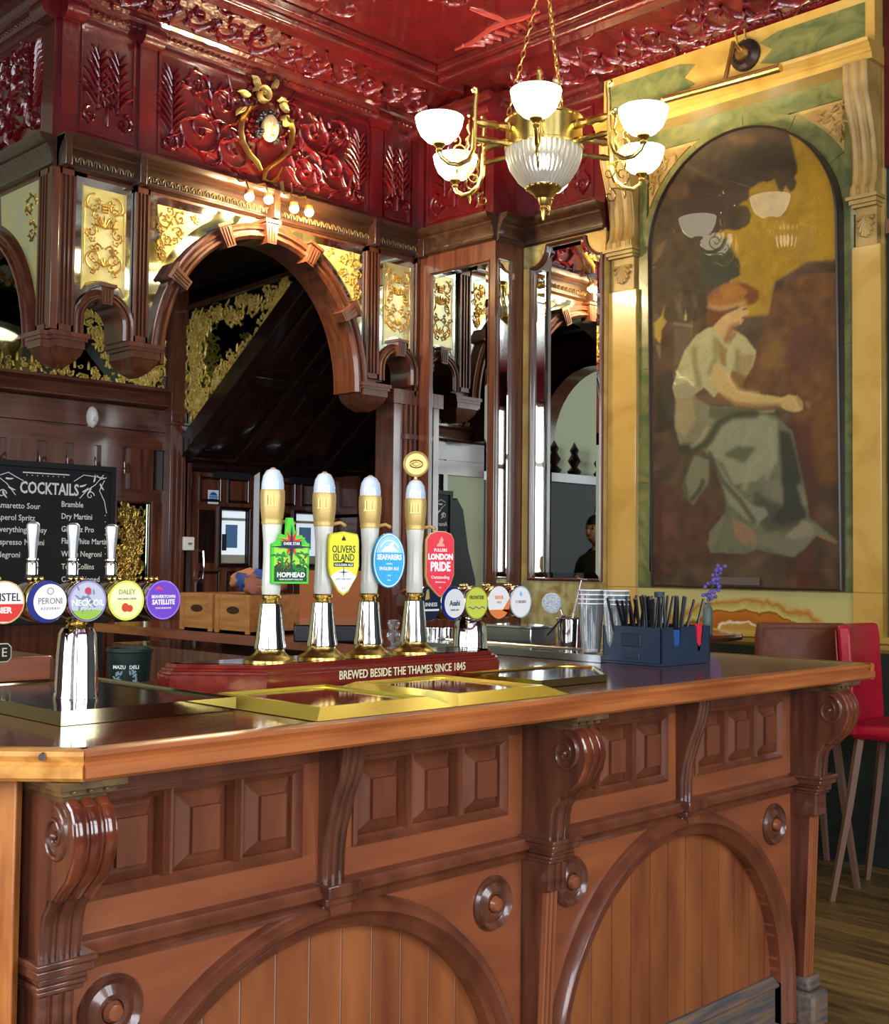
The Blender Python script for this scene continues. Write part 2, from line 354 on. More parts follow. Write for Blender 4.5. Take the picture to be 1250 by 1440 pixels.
def cove2(name, p0, p1, q0, seed):
    L = (Vector(p1)-Vector(p0)).length; V = (Vector(q0)-Vector(p0)).length; M_ = strip_frame(p0, p1, q0)
    base = MB(M_).box((0, 0, -.02), (L, 1, 0)); mb = base; mb.k = 1
    m2 = M_ @ Matrix.Diagonal((1, 1/V, 1, 1)); mb.m = m2; r = random.Random(seed); u = .1; s = 1
    while u < L-.05:
        acanthus(mb, u, V*.5, V*.3, r.uniform(-.4, .4)+(PI if s > 0 else 0), s, .014, .028, leaves=6, turns=1.1)
        for q in range(3): leaf(mb, u+r.uniform(-.08, .08), V*r.choice((.12, .85)), r.uniform(0, 6), .09, .012, .022)
        u += .2; s = -s
    return mb.build(name, [reddark, redrel], ceiling)
cove2('cove_strip', (2.83, 5.55, 4.27), (5.30, 5.55, 4.27), (2.83, 5.27, 4.38), 3)
cove2('cove_strip', (5.65, 4.92, 4.27), (5.65, -1, 4.27), (5.16, 4.92, 4.40), 5)
MB().box((5.1, 4.9, 4.395), (5.7, 5.7, 4.42)).build('cove_corner', reddark, ceiling)
# ---- walls
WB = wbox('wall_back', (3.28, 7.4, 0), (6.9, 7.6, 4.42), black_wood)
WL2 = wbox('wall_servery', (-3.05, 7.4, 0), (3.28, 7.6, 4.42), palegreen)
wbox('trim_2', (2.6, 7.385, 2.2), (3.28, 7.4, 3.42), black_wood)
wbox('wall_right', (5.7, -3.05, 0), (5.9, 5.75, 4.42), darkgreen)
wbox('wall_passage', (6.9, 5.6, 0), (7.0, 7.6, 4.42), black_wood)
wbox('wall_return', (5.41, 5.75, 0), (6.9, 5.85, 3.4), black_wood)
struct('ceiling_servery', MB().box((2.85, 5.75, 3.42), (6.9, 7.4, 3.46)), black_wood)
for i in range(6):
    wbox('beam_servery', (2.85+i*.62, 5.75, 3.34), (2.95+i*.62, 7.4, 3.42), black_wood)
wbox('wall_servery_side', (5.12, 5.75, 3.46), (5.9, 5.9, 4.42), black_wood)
# street walls with windows behind the camera
def street_wall(name, M_, centres, u0, u1, mtop=4.42):
    mb = MB(M_); e = [u0]
    for c, hw in centres:
        mb.box((e[-1], 0, -.15), (c-hw, mtop, 0)); e.append(c+hw); mb.box((c-hw, 0, -.15), (c+hw, 1.2, 0)); mb.box((c-hw, 3.9, -.15), (c+hw, mtop, 0))
    mb.box((e[-1], 0, -.15), (u1, mtop, 0)); struct(name, mb, redceil)
def window(n, M_, c, hw):
    fr = MB(M_).sweep([(c-hw, 1.2), (c+hw, 1.2), (c+hw, 3.9), (c-hw, 3.9)], [(0, -.1), (0, .1), (.06, .1), (.06, -.1)], closed=True)
    r = struct('window_%d' % n, fr, mahD)
    MB(M_).box((c-hw, 2.92, .06), (c+hw, 3.0, .1)).build('transom', mahD, r); MB(M_).box((c-.03, 1.2, .06), (c+.03, 3.9, .1)).build('mullion', mahD, r)
    MB(M_).box((c-hw, 1.2, -.06), (c+hw, 3.9, -.055)).build('pane', mat('bright_pane', (235, 240, 245), .1), r)
MF = Matrix(((-1, 0, 0, 0), (0, 0, 1, -3.0), (0, 1, 0, 0), (0, 0, 0, 1))); ML = Matrix(((0, 0, 1, -3.0), (1, 0, 0, 0), (0, 1, 0, 0), (0, 0, 0, 1)))
street_wall('wall_front', MF, [(-3.1, .85), (-.6, .85), (2.2, .72)], -5.9, 3.05)
street_wall('wall_left', ML, [(-2.1, .72), (.9, .85), (3.3, .85)], -3.05, 7.6)
for n, (M_, c, hw) in enumerate([(MF, -3.1, .85), (MF, -.6, .85), (MF, 2.2, .72), (ML, -2.1, .72), (ML, .9, .85), (ML, 3.3, .85)]): window(n+1, M_, c, hw)
# ================================================================ RED FRIEZE above canopy, return and pier
frieze = struct('wall_frieze', MB().box((2.833, 5.6, 3.39), (5.45, 5.75, 4.42)).box((2.833, 5.75, 3.46), (2.98, 7.4, 4.42)).box((5.333, 4.918, 3.39), (5.7, 5.6, 4.42)).box((5.6, 4.30, 3.39), (5.7, 4.918, 4.42)), red)
def top_mould(mb, u0, u1):
    mb.sweep([(u0, 4.20), (u1, 4.20)], [(0, 0), (0, .02), (.015, .035), (.03, .035), (.04, .055), (.06, .06), (.075, .08), (.095, .08), (.095, 0)])
    n = int((u1-u0)/.035)
    for i in range(n): mb.sphere((u0+.0175+i*.035, 4.222, .035), .012, 6, 4)
mb = MB(FY(5.6)); top_mould(mb, 2.833, 5.333); mb.m = FX(5.333); top_mould(mb, -5.6, -4.918); mb.m = FY(4.918); top_mould(mb, 5.333, 5.6)
mb.m = FX(2.833); top_mould(mb, -7.4, -5.6)
mb.m = FX(5.6); top_mould(mb, -4.918, -4.3)
mb.build('frieze_moulding', reddark, frieze)
def fr_pil(M_, u0, u1):
    mb = MB(M_).box((u0, 3.55, 0), (u1, 4.2, .022))
    n = 12; c = (u0+u1)/2; hw = (u1-u0)/2+.012
    vs = [(c+s*hw, 4.19+.055*math.sin(2*PI*k/n), .045+.055*math.cos(2*PI*k/n)) for s in (-1, 1) for k in range(n)]
    mb.add(vs, [(k, (k+1) % n, n+(k+1) % n, n+k) for k in range(n)]+[tuple(range(n)), tuple(range(n, 2*n))[::-1]])
    mb.build('frieze_pilaster', red, frieze)
for a, b in ((2.84, 2.93), (3.28, 3.38), (4.91, 5.0), (5.26, 5.33)): fr_pil(FY(5.6), a, b)
fr_pil(FX(2.833), -5.72, -5.605); fr_pil(FX(5.333), -5.595, -5.53); fr_pil(FX(5.333), -4.99, -4.92)
def relief(M_, kind, u0, u1, seed=1, lvl=0):
    mb = MB(M_); r = random.Random(seed); W = u1-u0; c = (u0+u1)/2
    mb.sweep([(u0+.02, 3.60), (u1-.02, 3.60), (u1-.02, 4.16), (u0+.02, 4.16)], [(0, 0), (0, .012), (.012, .012), (.012, 0)], closed=True)
    if kind == 'pal':
        for sg in (-1, 1):
            x = c+sg*W*.16
            palmette(mb, x-sg*.0, 3.74, .34, .012, .022)
            acanthus(mb, c+sg*W*.28, 3.70, W*.13, PI/2, -sg, .012, .02, leaves=4)
            for k in range(5): leaf(mb, c+sg*.02, 3.76+.01*k, PI/2-sg*(.2+.25*k), .14, .008, .02, bend=-sg*.5)
        leaf(mb, c, 3.66, PI/2, .12, .014, .02, 0)
    else:
        for sg in (-1, 1):
            e = u0 if sg < 0 else u1; d = -sg
            palmette(mb, e+d*.10, 3.72, .38, .014, .024, n=8)
            acanthus(mb, e+d*.09, 3.68, .06, PI/2, -d, .012, .02, leaves=3)
            for cx, cz, rr, a0, sn in ((.30, 3.80, .15, PI, d), (.44, 3.98, .13, 0, -d), (.52, 3.74, .12, PI, d), (.26, 4.04, .08, 0, d), (.62, 4.05, .07, 1, d), (.63, 3.88, .06, 2, -d)):
                acanthus(mb, e+d*cx, cz, rr, a0 if d > 0 else PI-a0, sn, .013, .024, leaves=9, turns=1.5)
            for k in range(26):
                a = r.uniform(0, 6.3); leaf(mb, e+d*r.uniform(.16, W/2-.05), r.uniform(3.64, 4.12), a, r.uniform(.06, .13), .009, .02, bend=r.uniform(-1, 1))
    mb.build('relief_panel', redrel, frieze)
relief(FY(5.6), 'pal', 2.93, 3.28); relief(FY(5.6), 'big', 3.38, 4.91); relief(FY(5.6), 'pal', 5.0, 5.27)
relief(FX(5.333), 'pal', -5.53, -4.99); relief(FX(2.833), 'big', -7.0, -5.72, 3); relief(FX(5.6), 'pal', -4.85, -4.36)
# ================================================================ CANOPY over the servery
can = thing('canopy', 'carved walnut canopy over the back bar with one wide arch between gilt etched glass panels', 'canopy', (4.08, 5.6, 2.5))
TH = -.17
CA, CZ, RX, RV = 4.12, 2.5, .755, .85
def cornice_prof(): return [(0, 0), (0, .012), (.012, .028), (.022, .028), (.028, .02), (.085, .036), (.10, .05), (.112, .05), (.125, .075), (.14, .085), (.16, .092), (.16, 0)]
mb = MB(FY(5.6)).sweep([(2.833-.0, 3.39), (5.333, 3.39)], cornice_prof())
mb.m = FX(2.833); mb.sweep([(-7.4, 3.39), (-5.6, 3.39)], cornice_prof())
mb.build('cornice', canopyX, can)
mb = MB(FX(5.333)).sweep([(-5.6, 3.39), (-4.918, 3.39)], cornice_prof()); mb.m = FY(4.918); mb.sweep([(5.333, 3.39), (5.6, 3.39)], cornice_prof())
 
pier = thing('mirrored_pier', 'dark wooden pier with tall mirrors, between the arch and the marble mirror wall', 'pier', (5.5, 5.2, 0))
mb.build('cornice', canopyX, pier)
mb = MB(FY(5.6)); r = random.Random(2)
for i in range(56):
    u = 2.86+i*.0445; mb.rib([(u+.018*math.cos(a/5*PI), 3.425+.03*math.sin(a/5*PI)) for a in range(6)], .004, .006, .032); leaf(mb, u, 3.45, -PI/2, .03, .005, .005, 0, .03)
mb.build('cornice_carving', mat('bronzed_carving', (98, 76, 44), .35, c2=(130, 104, 60), scale=20, coat=.5), can)
for u in (2.84, 3.262, 4.125, 4.89, 5.3): 
    MB(FY(5.6)).box((u-.012 if u > 2.9 else u-.007, 3.385, .0), (u+.03, 3.545, .098)).build('cornice_block', canopyX, can, bevel=.004)
# fascia boards: pieces around the arches
def arch_pt(a, rx=RX, rv=RV): return (CA+rx*math.cos(math.radians(a)), CZ+rv*math.sin(math.radians(a)))
fas = MB(FY(5.6))
fas.prism([(3.354, 3.39), (3.354, 2.56)]+[arch_pt(a) for a in range(176, 89, -6)]+[(CA, 3.39)], TH, 0)
fas.prism([(CA, 3.39)]+[arch_pt(a) for a in range(90, 3, -6)]+[(4.875, 2.53), (4.874, 3.39)], TH, 0)
def small_arch(mb, c, hw, zt=3.39):   # board with a stilted arch cut in it
    mb.prism([(c-hw, zt), (c-hw, 2.56)]+[(c-.118, 2.56)]+arc(c, 2.64, .118, .118, 180, 0, 12)+[(c+.118, 2.56), (c+hw, 2.56), (c+hw, zt)], TH, 0)
small_arch(fas, 3.10, .168); small_arch(fas, 5.15, .165)
fas.box((2.833, 2.56, TH), (2.934, 3.39, 0)); fas.box((3.266, 2.56, TH), (3.354, 3.39, 0)); fas.box((4.874, 2.53, TH), (4.985, 3.39, 0)); fas.box((5.31, 2.53, TH), (5.333, 3.39, 0))
fas.build('fascia', canopyW, can)
for a, b in ((2.84, 2.93), (3.268, 3.352), (4.876, 4.982)):
    mb = MB(FY(5.6)); fluted(mb, a, b, 2.57, 3.385, 0, .03); mb.build('pilaster', canopyW, can)
mb = MB(FY(5.6)); fluted(mb, 5.30, 5.333, 2.5, 3.385, 0, .03, 2); mb.build('pilaster', canopyW, can)
MB().box((2.80, 5.567, 2.57), (2.842, 5.61, 3.385)).build('corner_post', canopyW, can, bevel=.004)
mb = MB(FX(2.833)); fluted(mb, -5.72, -5.61, 2.57, 3.385, 0, .03); mb.build('pilaster', canopyW, can)
# archivolts
def archivolt(M_, path, w_, out, parent, m, name='archivolt'):
    pr = [(0, TH), (0, out*.6), (w_*.2, out), (w_*.35, out), (w_*.42, out*.6), (w_*.58, out*.6), (w_*.65, out*.95), (w_*.8, out*.75), (w_, out*.9), (w_, TH)]
    return MB(M_).sweep(path, pr).build(name, m, parent)
archivolt(FY(5.6), [(CA+.667, 2.47)]+[arch_pt(a, .667, .765) for a in range(0, 181, 6)]+[(CA-.667, 2.47)], -.088, .05, can, canopyW)
for c in (3.10, 5.15): archivolt(FY(5.6), [(c+.112, 2.565)]+arc(c, 2.64, .112, .112, 0, 180, 14)+[(c-.112, 2.565)], -.056, .035, can, canopyW)
def keyblock(M_, c, r0, r1, wd, ang, out, parent, m):
    a = math.radians(ang); d = Vector((math.cos(a), math.sin(a))); q = Vector((-d.y, d.x)); c = Vector(c)
    P = lambda r, s: tuple(c+d*r+q*s)
    mb = MB(M_).prism([P(r0, -wd*.36), P(r1, -wd*.5), P(r1, wd*.5), P(r0, wd*.36)], -.02, out)
    for s in (-.22, 0, .22): mb.prism([P(r0+.01, wd*s-.004), P(r1-.02, wd*s-.004), P(r1-.02, wd*s+.004), P(r0+.01, wd*s+.004)], out, out+.005)
    mb.prism([P(r1-.012, -wd*.62), P(r1+.006, -wd*.62), P(r1+.006, wd*.62), P(r1-.012, wd*.62)], -.02, out+.012)
    mb.build('keystone', m, parent)
for a in (90, 65, 33, 115, 147):
    p = arch_pt(a, .66, .757); q = arch_pt(a, .757, .855); d = math.degrees(math.atan2(q[1]-p[1], q[0]-p[0]))
    keyblock(FY(5.6), p, -.015, .115, .085, d, .07, can, canopyW)
for c in (3.10, 5.15): keyblock(FY(5.6), (c, 2.64), .09, .19, .075, 90, .06, can, canopyW)
# caps and pendant brackets
def cap(M_, u0, u1, zt, parent, m, w0=TH, w1=.06):
    mb = MB(M_)
    for z0, z1, e in ((zt-.022, zt, .022), (zt-.04, zt-.022, .012), (zt-.078, zt-.04, 0)):
        mb.box((u0-e, z0, w0-e), (u1+e, z1, w1+e*.6))
    mb.frustum((u0+.045, w0+.05, u1-.045, .0), (u0, w0, u1, .045), 0, 0) if False else None
    vs = []; z = [zt-.078, zt-.11, zt-.145, zt-.17]; k = [0, .012, .04, .075]; ww = (u1-u0)/2
    for zz, e in zip(z, k):
        e2 = min(e, ww-.008); vs += [(u0+e2, zz, w0+e), (u1-e2, zz, w0+e), (u1-e2, zz, w1-.01-e), (u0+e2, zz, w1-.01-e)]
    fs = [(4*i+j, 4*i+(j+1) % 4, 4*i+4+(j+1) % 4, 4*i+4+j) for i in range(3) for j in range(4)]+[(12, 13, 14, 15), (0, 1, 2, 3)]
    mb.add(vs, fs); mb.build('bracket', m, parent)
cap(FY(5.6), 2.82, 2.98, 2.56, can, canopyW); cap(FY(5.6), 3.245, 3.41, 2.56, can, canopyW); cap(FY(5.6), 4.83, 5.03, 2.535, can, canopyW)
# gilt etched glass panels
def gilt_scrolls(mb, c, z0, z1, hw):
    H = z1-z0
    def both(f):
        for sg in (-1, 1): f(sg)
    W = hw; rd = .0045
    both(lambda s: spiral(mb, c+s*W*.48, z1-H*.16, W*.42, PI/2, 1.0, rd*1.3, .006, -s, r1=.35))
    both(lambda s: spiral(mb, c+s*W*.45, z0+H*.20, W*.46, -PI/2, 1.15, rd*1.3, .006, s, r1=.2))
    both(lambda s: spiral(mb, c+s*W*.62, z0+H*.52, W*.3, PI/2, 1.0, rd, .006, s, r1=.2))
    both(lambda s: acanthus(mb, c+s*W*.28, z1-H*.36, W*.2, 0 if s < 0 else PI, s, rd*1.2, .008, leaves=5))
    both(lambda s: acanthus(mb, c+s*W*.30, z0+H*.33, W*.2, 0 if s < 0 else PI, -s, rd, .007, leaves=4))
    for k in range(7): leaf(mb, c, z1-H*.42, PI/2+(k-3)*.42, W*.55, rd*1.5, .008, bend=(k-3)*.15)
    for k in range(9): mb.sphere((c+rd*3*((k % 3)-1), z1-H*(.16+.035*(k//3)), .004), .009, 6, 4)
    for k in range(5): leaf(mb, c, z0+H*.13, PI/2+(k-2)*.5, W*.4, rd*1.3, .007, bend=(k-2)*.2)
    r = random.Random(int(c*100))
    for q in range(13):
        x, z, rr, a, tn = r.uniform(.1, .86), z0+H*(.05+.9*(q+r.random()*.5)/13), r.uniform(.13, .22), r.uniform(0, 6.3), r.choice((-1, 1))
        both(lambda s: acanthus(mb, c+s*W*x, z, W*rr, a if s > 0 else PI-a, s*tn, rd*.8, .005, leaves=4, turns=1.1))
    both(lambda s: mb.rib([(c+s*W*.92, z0+H*(.12+.09*k)+0) for k in range(9)], rd*.7, .003))
def etched_panel(M_, u0, u1, z1, zc, c, parent, tone, scr, name='etched_panel'):
    bev = .042
    out = [(u0, z1), (u0, zc-.13)]+[(c-.172*math.cos(t), zc-.172+.172*math.sin(t)) for t in [math.radians(a) for a in range(30, 151, 12)]]+[(u1, zc-.13), (u1, z1)]
    p = MB(M_).prism(out, .002, .006).build(name, bevelm, parent)
    inn = [(u0+bev, z1-bev), (u0+bev, zc-.02)]+[(c-(.172+bev)*math.cos(t), zc-.172+(.172+bev)*math.sin(t)) for t in [math.radians(a) for a in range(62, 119, 8)]]+[(u1-bev, zc-.02), (u1-bev, z1-bev)]
    MB(M_).prism(inn, .006, .011).build('etched_field', tone, p)
    mb = MB(M_ @ T(0, 0, .011)); gilt_scrolls(mb, c, zc+.06, z1-bev-.01, (u1-u0)/2-bev); mb.build('gilt_scrollwork', scr, p)
    mb = MB(M_).sweep([(u0+bev, z1-bev), (u0+bev, zc-.02)], [(-.003, .006), (0, .013), (.003, .006)])
    mb.sweep([(u1-bev, zc-.02), (u1-bev, z1-bev), (u0+bev, z1-bev)], [(-.003, .006), (0, .013), (.003, .006)]); mb.build('etched_border', etched, p)
etched_panel(FY(5.6), 2.936, 3.264, 3.37, 2.815, 3.10, can, etched, gold)
etched_panel(FY(5.6), 4.99, 5.298, 3.36, 2.815, 5.15, can, etchedB, gold)
def spandrel(sg):
    e = CA+sg*.756; F_ = FY(5.6); out = []
    ue = e
    rng = [a for a in range(2, 76, 6)]; A = lambda a: arch_pt(a if sg > 0 else 180-a)
    o = [A(a) for a in rng]; out = o+[(CA+sg*.17, 3.372), (ue, 3.372)]
    p = MB(F_).prism(out, .002, .006).build('spandrel_glass', bevelm, can)
    I = lambda a: (CA+sg*(RX+.06)*math.cos(math.radians(a)), CZ+(RV+.06)*math.sin(math.radians(a)))
    top = 3.325; inn = [q for q in (I(a) for a in range(22, 76, 4)) if q[1] < top and abs(q[0]-CA) < RX-.05]
    inn = inn+[(inn[-1][0]-sg*.02, top), (ue-sg*.045, top)]
    MB(F_).prism(inn, .006, .011).build('etched_field', etched, p)
    mb = MB(F_ @ T(0, 0, .011)); x = ue-sg*.085
    acanthus(mb, x, 3.25, .045, 0, sg, .005, .007, leaves=5); acanthus(mb, x-sg*.02, 3.15, .042, 2, -sg, .005, .007, leaves=5); acanthus(mb, x+sg*.012, 3.06, .03, 2, sg, .0045, .007, leaves=4)
    acanthus(mb, x-sg*.10, 3.275, .036, 1, -sg, .005, .007, leaves=5); acanthus(mb, x-sg*.18, 3.30, .02, 1, sg, .004, .006, leaves=4)
    acanthus(mb, x-sg*.09, 3.2, .03, 3, sg, .004, .006, leaves=4)
    r = random.Random(6)
    for q in range(24):
        u_, v_ = x-sg*r.uniform(-.03, .24), r.uniform(2.98, 3.31); dd = ((u_-CA)/(RX+.07))**2+((v_-CZ)/(RV+.07))**2
        if dd > 1.02 and abs(u_-ue) > .05: acanthus(mb, u_, v_, r.uniform(.016, .028), r.uniform(0, 6.3), r.choice((-1, 1)), .0035, .005, leaves=4)
    mb.build('gilt_scrollwork', gold, p)
spandrel(-1); spandrel(1)
# left return of the canopy (faces -X): arch and spandrel
LM = FX(2.833); la = MB(LM); lc = -6.42
lp = lambda a, k=0: (lc+(.66+k)*math.cos(math.radians(a)), 2.5+(.72+k)*math.sin(math.radians(a)))
la.prism([(-5.76, 3.39), (lc, 3.39)]+[lp(a) for a in range(90, -1, -6)]+[(-5.76, 2.5)], TH, 0); la.prism([(lc, 3.39), (-7.38, 3.39), (-7.38, 2.5), (lc-.66, 2.5)]+[lp(a) for a in range(174, 89, -6)], TH, 0)
la.box((-5.76, 2.56, TH), (-5.6, 3.39, 0)); la.build('side_fascia', canopyW, can)
archivolt(LM, [lp(a, -.08) for a in range(0, 181, 8)], -.08, .05, can, mahD)
p = MB(LM).prism([(-5.74, 3.36), (-6.2, 3.36)]+[lp(a, .03) for a in range(70, 15, -6)]+[(-5.74, 2.8)], .002, .006).build('spandrel_glass', etchedB, can)
mb = MB(LM @ T(0, 0, .006)); acanthus(mb, -5.85, 3.24, .06, 0, 1, .006, .007); acanthus(mb, -5.83, 3.1, .05, 2, -1, .006, .007); mb.build('gilt_scrollwork', giltD, p)
cap(LM, -5.74, -5.6, 2.56, can, mahD, w0=-.12)
# corner column down to the floor
colm = MB(); colm.box((5.14, 5.6, 0), (5.333, 5.77, 2.5)); colm.box((5.12, 5.58, 2.44), (5.345, 5.78, 2.53))
for x in (5.235, 5.275, 5.315): colm.lathe([(.013, 0), (.013, 1.16), (.017, 1.17), (.017, 1.2), (.013, 1.21), (.013, 2.44)], (x, 5.592, 0), 8)
colm.box((5.22, 5.575, 2.22), (5.333, 5.6, 2.25)); colm.build('corner_column', mahD, can)
# ================================================================ MIRRORED PIER (return + face)
MB().box((5.343, 4.928, 0), (5.7, 5.75, 3.39)).build('pier_body', mahD, pier)
Mx = FX(5.343); My = FY(4.928)
def frame_rect(M_, u0, v0, u1, v1, w_, out, parent, m, name='frame'):
    return MB(M_).sweep([(u0, v0), (u1, v0), (u1, v1), (u0, v1)], [(0, 0), (0, out), (w_*.3, out), (w_*.5, out*.6), (w_*.8, out*.8), (w_, out*.3), (w_, 0)], closed=True).build(name, m, parent)
def bevel_mirror(M_, u0, v0, u1, v1, bev, parent, dep=.006, m=None):
    g = MB(M_).frustum((u0, v0, u1, v1), (u0+bev, v0+bev, u1-bev, v1-bev), .001, dep).build('mirror_glass', m or mirror, parent, smooth=0); return g
MB(Mx).box((-5.57, 0, 0), (-5.485, 3.39, .012)).build('stile', mahD, pier); MB(Mx).box((-4.965, 0, 0), (-4.92, 3.39, .012)).build('stile', canopyW, pier)
MB(Mx).box((-5.485, 3.28, 0), (-4.965, 3.39, .012)).build('rail', mahD, pier); MB(Mx).box((-5.485, 0, 0), (-4.965, 1.22, .012)).build('rail', mahD, pier)
frame_rect(Mx, -5.485, 1.22, -4.965, 3.28, .012, .018, pier, mahD)
bevel_mirror(Mx, -5.475, 1.23, -4.975, 3.27, .03, pier, .003)
MB(My).box((5.343, 0, 0), (5.362, 3.39, .012)).build('stile', canopyW, pier); MB(My).box((5.478, 0, 0), (5.52, 3.39, .014)).build('stile', canopyW, pier); MB(My).box((5.52, 0, 0), (5.6, 3.39, .004)).build('stile', mahD, pier)
MB(My).box((5.36, 3.285, 0), (5.48, 3.39, .012)).build('rail', canopyW, pier); MB(My).box((5.36, 0, 0), (5.48, 1.32, .012)).build('rail', mahD, pier)
bevel_mirror(My, 5.362, 1.32, 5.478, 3.285, .024, pier, .0022)
# ================================================================ MARBLE WALL with framed mirror
RM = FX(5.6)
mw = thing('marble_panelling', 'pale veined marble wall panelling around the notched mirror', 'wall panelling', (5.7, 4.6, 0))
yl, yr, zb = -4.918, -4.285, 1.33
my0, my1, mz1, mz2 = -4.862, -4.30, 3.255, 3.375
MB().box((5.6, 4.297, 0), (5.699, 4.918, 3.39)).build('backing', marbleB, mw)
# surround pieces (slabs) around the mirror opening
MB(RM).box((yl, 1.1, 0), (my0, mz1, .01)).build('marble_slab', marbleB, mw); 
MB(RM).sweep([(-4.92, 3.39), (-4.297, 3.39)], cornice_prof()).build('cornice', canopyX, mw)
n0, n1 = my0+.13, my1-.13
MB(RM).box((yl, 3.382, 0), (-4.62, 3.40, .01)).build('marble_slab', marbleP, mw); MB(RM).box((-4.618, 3.382, 0), (-4.45, 3.40, .01)).build('marble_slab', marbleB, mw); MB(RM).box((-4.448, 3.382, 0), (yr, 3.40, .01)).build('marble_slab', marbleP, mw)
MB(RM).prism([(yl, 3.381), (yl, mz1), (my0, mz1)]+arc(my0, mz2+.01, .12, .125, -88, -4, 8)[0:]+[(n0, 3.381)], 0, .01).build('marble_slab', marbleP, mw)
MB(RM).prism([(yr, 3.381), (n1, 3.381)]+arc(my1, mz2+.01, .12, .125, 184, 268, 8)+[(my1, mz1), (yr, mz1)], 0, .01).build('marble_slab', marbleY, mw)
MB(RM).box((yl, 1.02, 0), (yr, 1.335, .012)).build('marble_slab', marbleP, mw)
fm = thing('framed_mirror', 'tall wall mirror in thin dark frame with notched upper corners', 'mirror', (5.6, 4.6, 1.33))
path = [(my0, 1.335), (my1, 1.335), (my1, mz1)]+arc(my1, mz2, .125, .12, 268, 184, 8)[1:]+[(n1+.0, mz2+.008), (n0, mz2+.008)]+arc(my0, mz2, .125, .12, -4, -88, 8)[:-1]+[(my0, mz1)]
MB(RM).sweep(path, [(0, 0), (0, .022), (.010, .03), (.016, .018), (.016, 0)], closed=True).build('frame', mahD, fm)
def inset(path, d):
    c = Vector((sum(p[0] for p in path)/len(path), sum(p[1] for p in path)/len(path))); out = []
    n = len(path)
    for i in range(n):
        a, b, cc = Vector(path[i-1]), Vector(path[i]), Vector(path[(i+1) % n]); d1 = (b-a).normalized(); d2 = (cc-b).normalized()
        n1 = Vector((-d1.y, d1.x)); n2 = Vector((-d2.y, d2.x)); nn = (n1+n2).normalized(); k = 1/max(.4, nn.dot(n1)); q = b+nn*k*d; out.append((q.x, q.y))
    return out
i1 = inset(path, .014); i2 = inset(path, .05); n = len(path)
MB(RM).add([(p[0], p[1], .003) for p in i1]+[(p[0], p[1], .0055) for p in i2], [(i, (i+1) % n, n+(i+1) % n, n+i) for i in range(n)]).build('bevel', mirror, fm, smooth=0)
MB(RM).prism(i2, 0, .0055).build('mirror_glass', mirror, fm, smooth=0)
# ================================================================ MARBLE SURROUND OF THE PAINTING
ms = thing('painting_surround', 'yellow and green marble surround with scroll consoles framing the arched painting', 'wall panelling', (5.7, 3.45, 0))
PU = FX(5.68); pc, pr_, pz = -3.42, .578, 3.19     # painting centre (u=-Y), radius, spring
L0, L1, L2, R2, R1, R0 = -4.295, -4.095, pc-pr_, pc+pr_, -2.79, -2.64
MB().box((5.68, 2.64, 0), (5.7, 4.295, 4.27)).build('backing', marbleB, ms)
for a, b in ((L0, L1), (R1, R0)):
    MB(PU).box((a, 1.31, 0), (b, 3.02, .05)).build('pilaster_shaft', marbleY, ms, bevel=.004)
    MB(PU).box((a+.02, 3.02, 0), (b-.02, 3.21, .045)).build('pilaster_neck', marbleC, ms)
    c = (a+b)/2; hw = (b-a)/2; mb = MB(PU @ T(0, 0, .045))
    for k in range(9):
        t = PI+PI*(k+.5)/9; q = (c+hw*.62*math.cos(t), 3.175+.115*math.sin(t)); mb.rib([(c, 3.165), ((c+q[0])/2, (3.165+q[1])/2), q], [.005, .011, .013], .018)
    mb.build('shell', marbleC, ms)
    mb = MB(PU)
    for z0, z1, e, o in ((3.21, 3.225, -.012, .07), (3.225, 3.245, -.004, .085), (3.245, 3.262, .006, .10)): mb.box((a-e, z0, 0), (b+e, z1, o))
    mb.build('console_base', marbleC, ms)
    # scroll console: S profile extruded, with reeds
    prof = [(0, 3.262), (.085, 3.262), (.085, 3.30), (.062, 3.33), (.055, 3.42), (.075, 3.55), (.12, 3.68), (.15, 3.76), (.15, 3.80), (.158, 3.82), (.158, 3.905), (0, 3.905)]
    SM = lambda x0: Matrix(((-1, 0, 0, 5.68), (0, 0, -1, -x0), (0, 1, 0, 0), (0, 0, 0, 1)))   # (depth, z, along u)
    body = MB(SM(a+.012)).prism(prof, 0, (b-a)-.024); body.build('console', marbleC, ms)
    for s in (.18, .5, .82):
        x = a+(b-a)*s; MB(SM(x)).sweep([(p[0], p[1]) for p in prof[1:-1]], [(-.001, -.016), (-.010, -.010), (-.014, 0), (-.010, .010), (-.001, .016)]).build('reed', marbleC, ms)
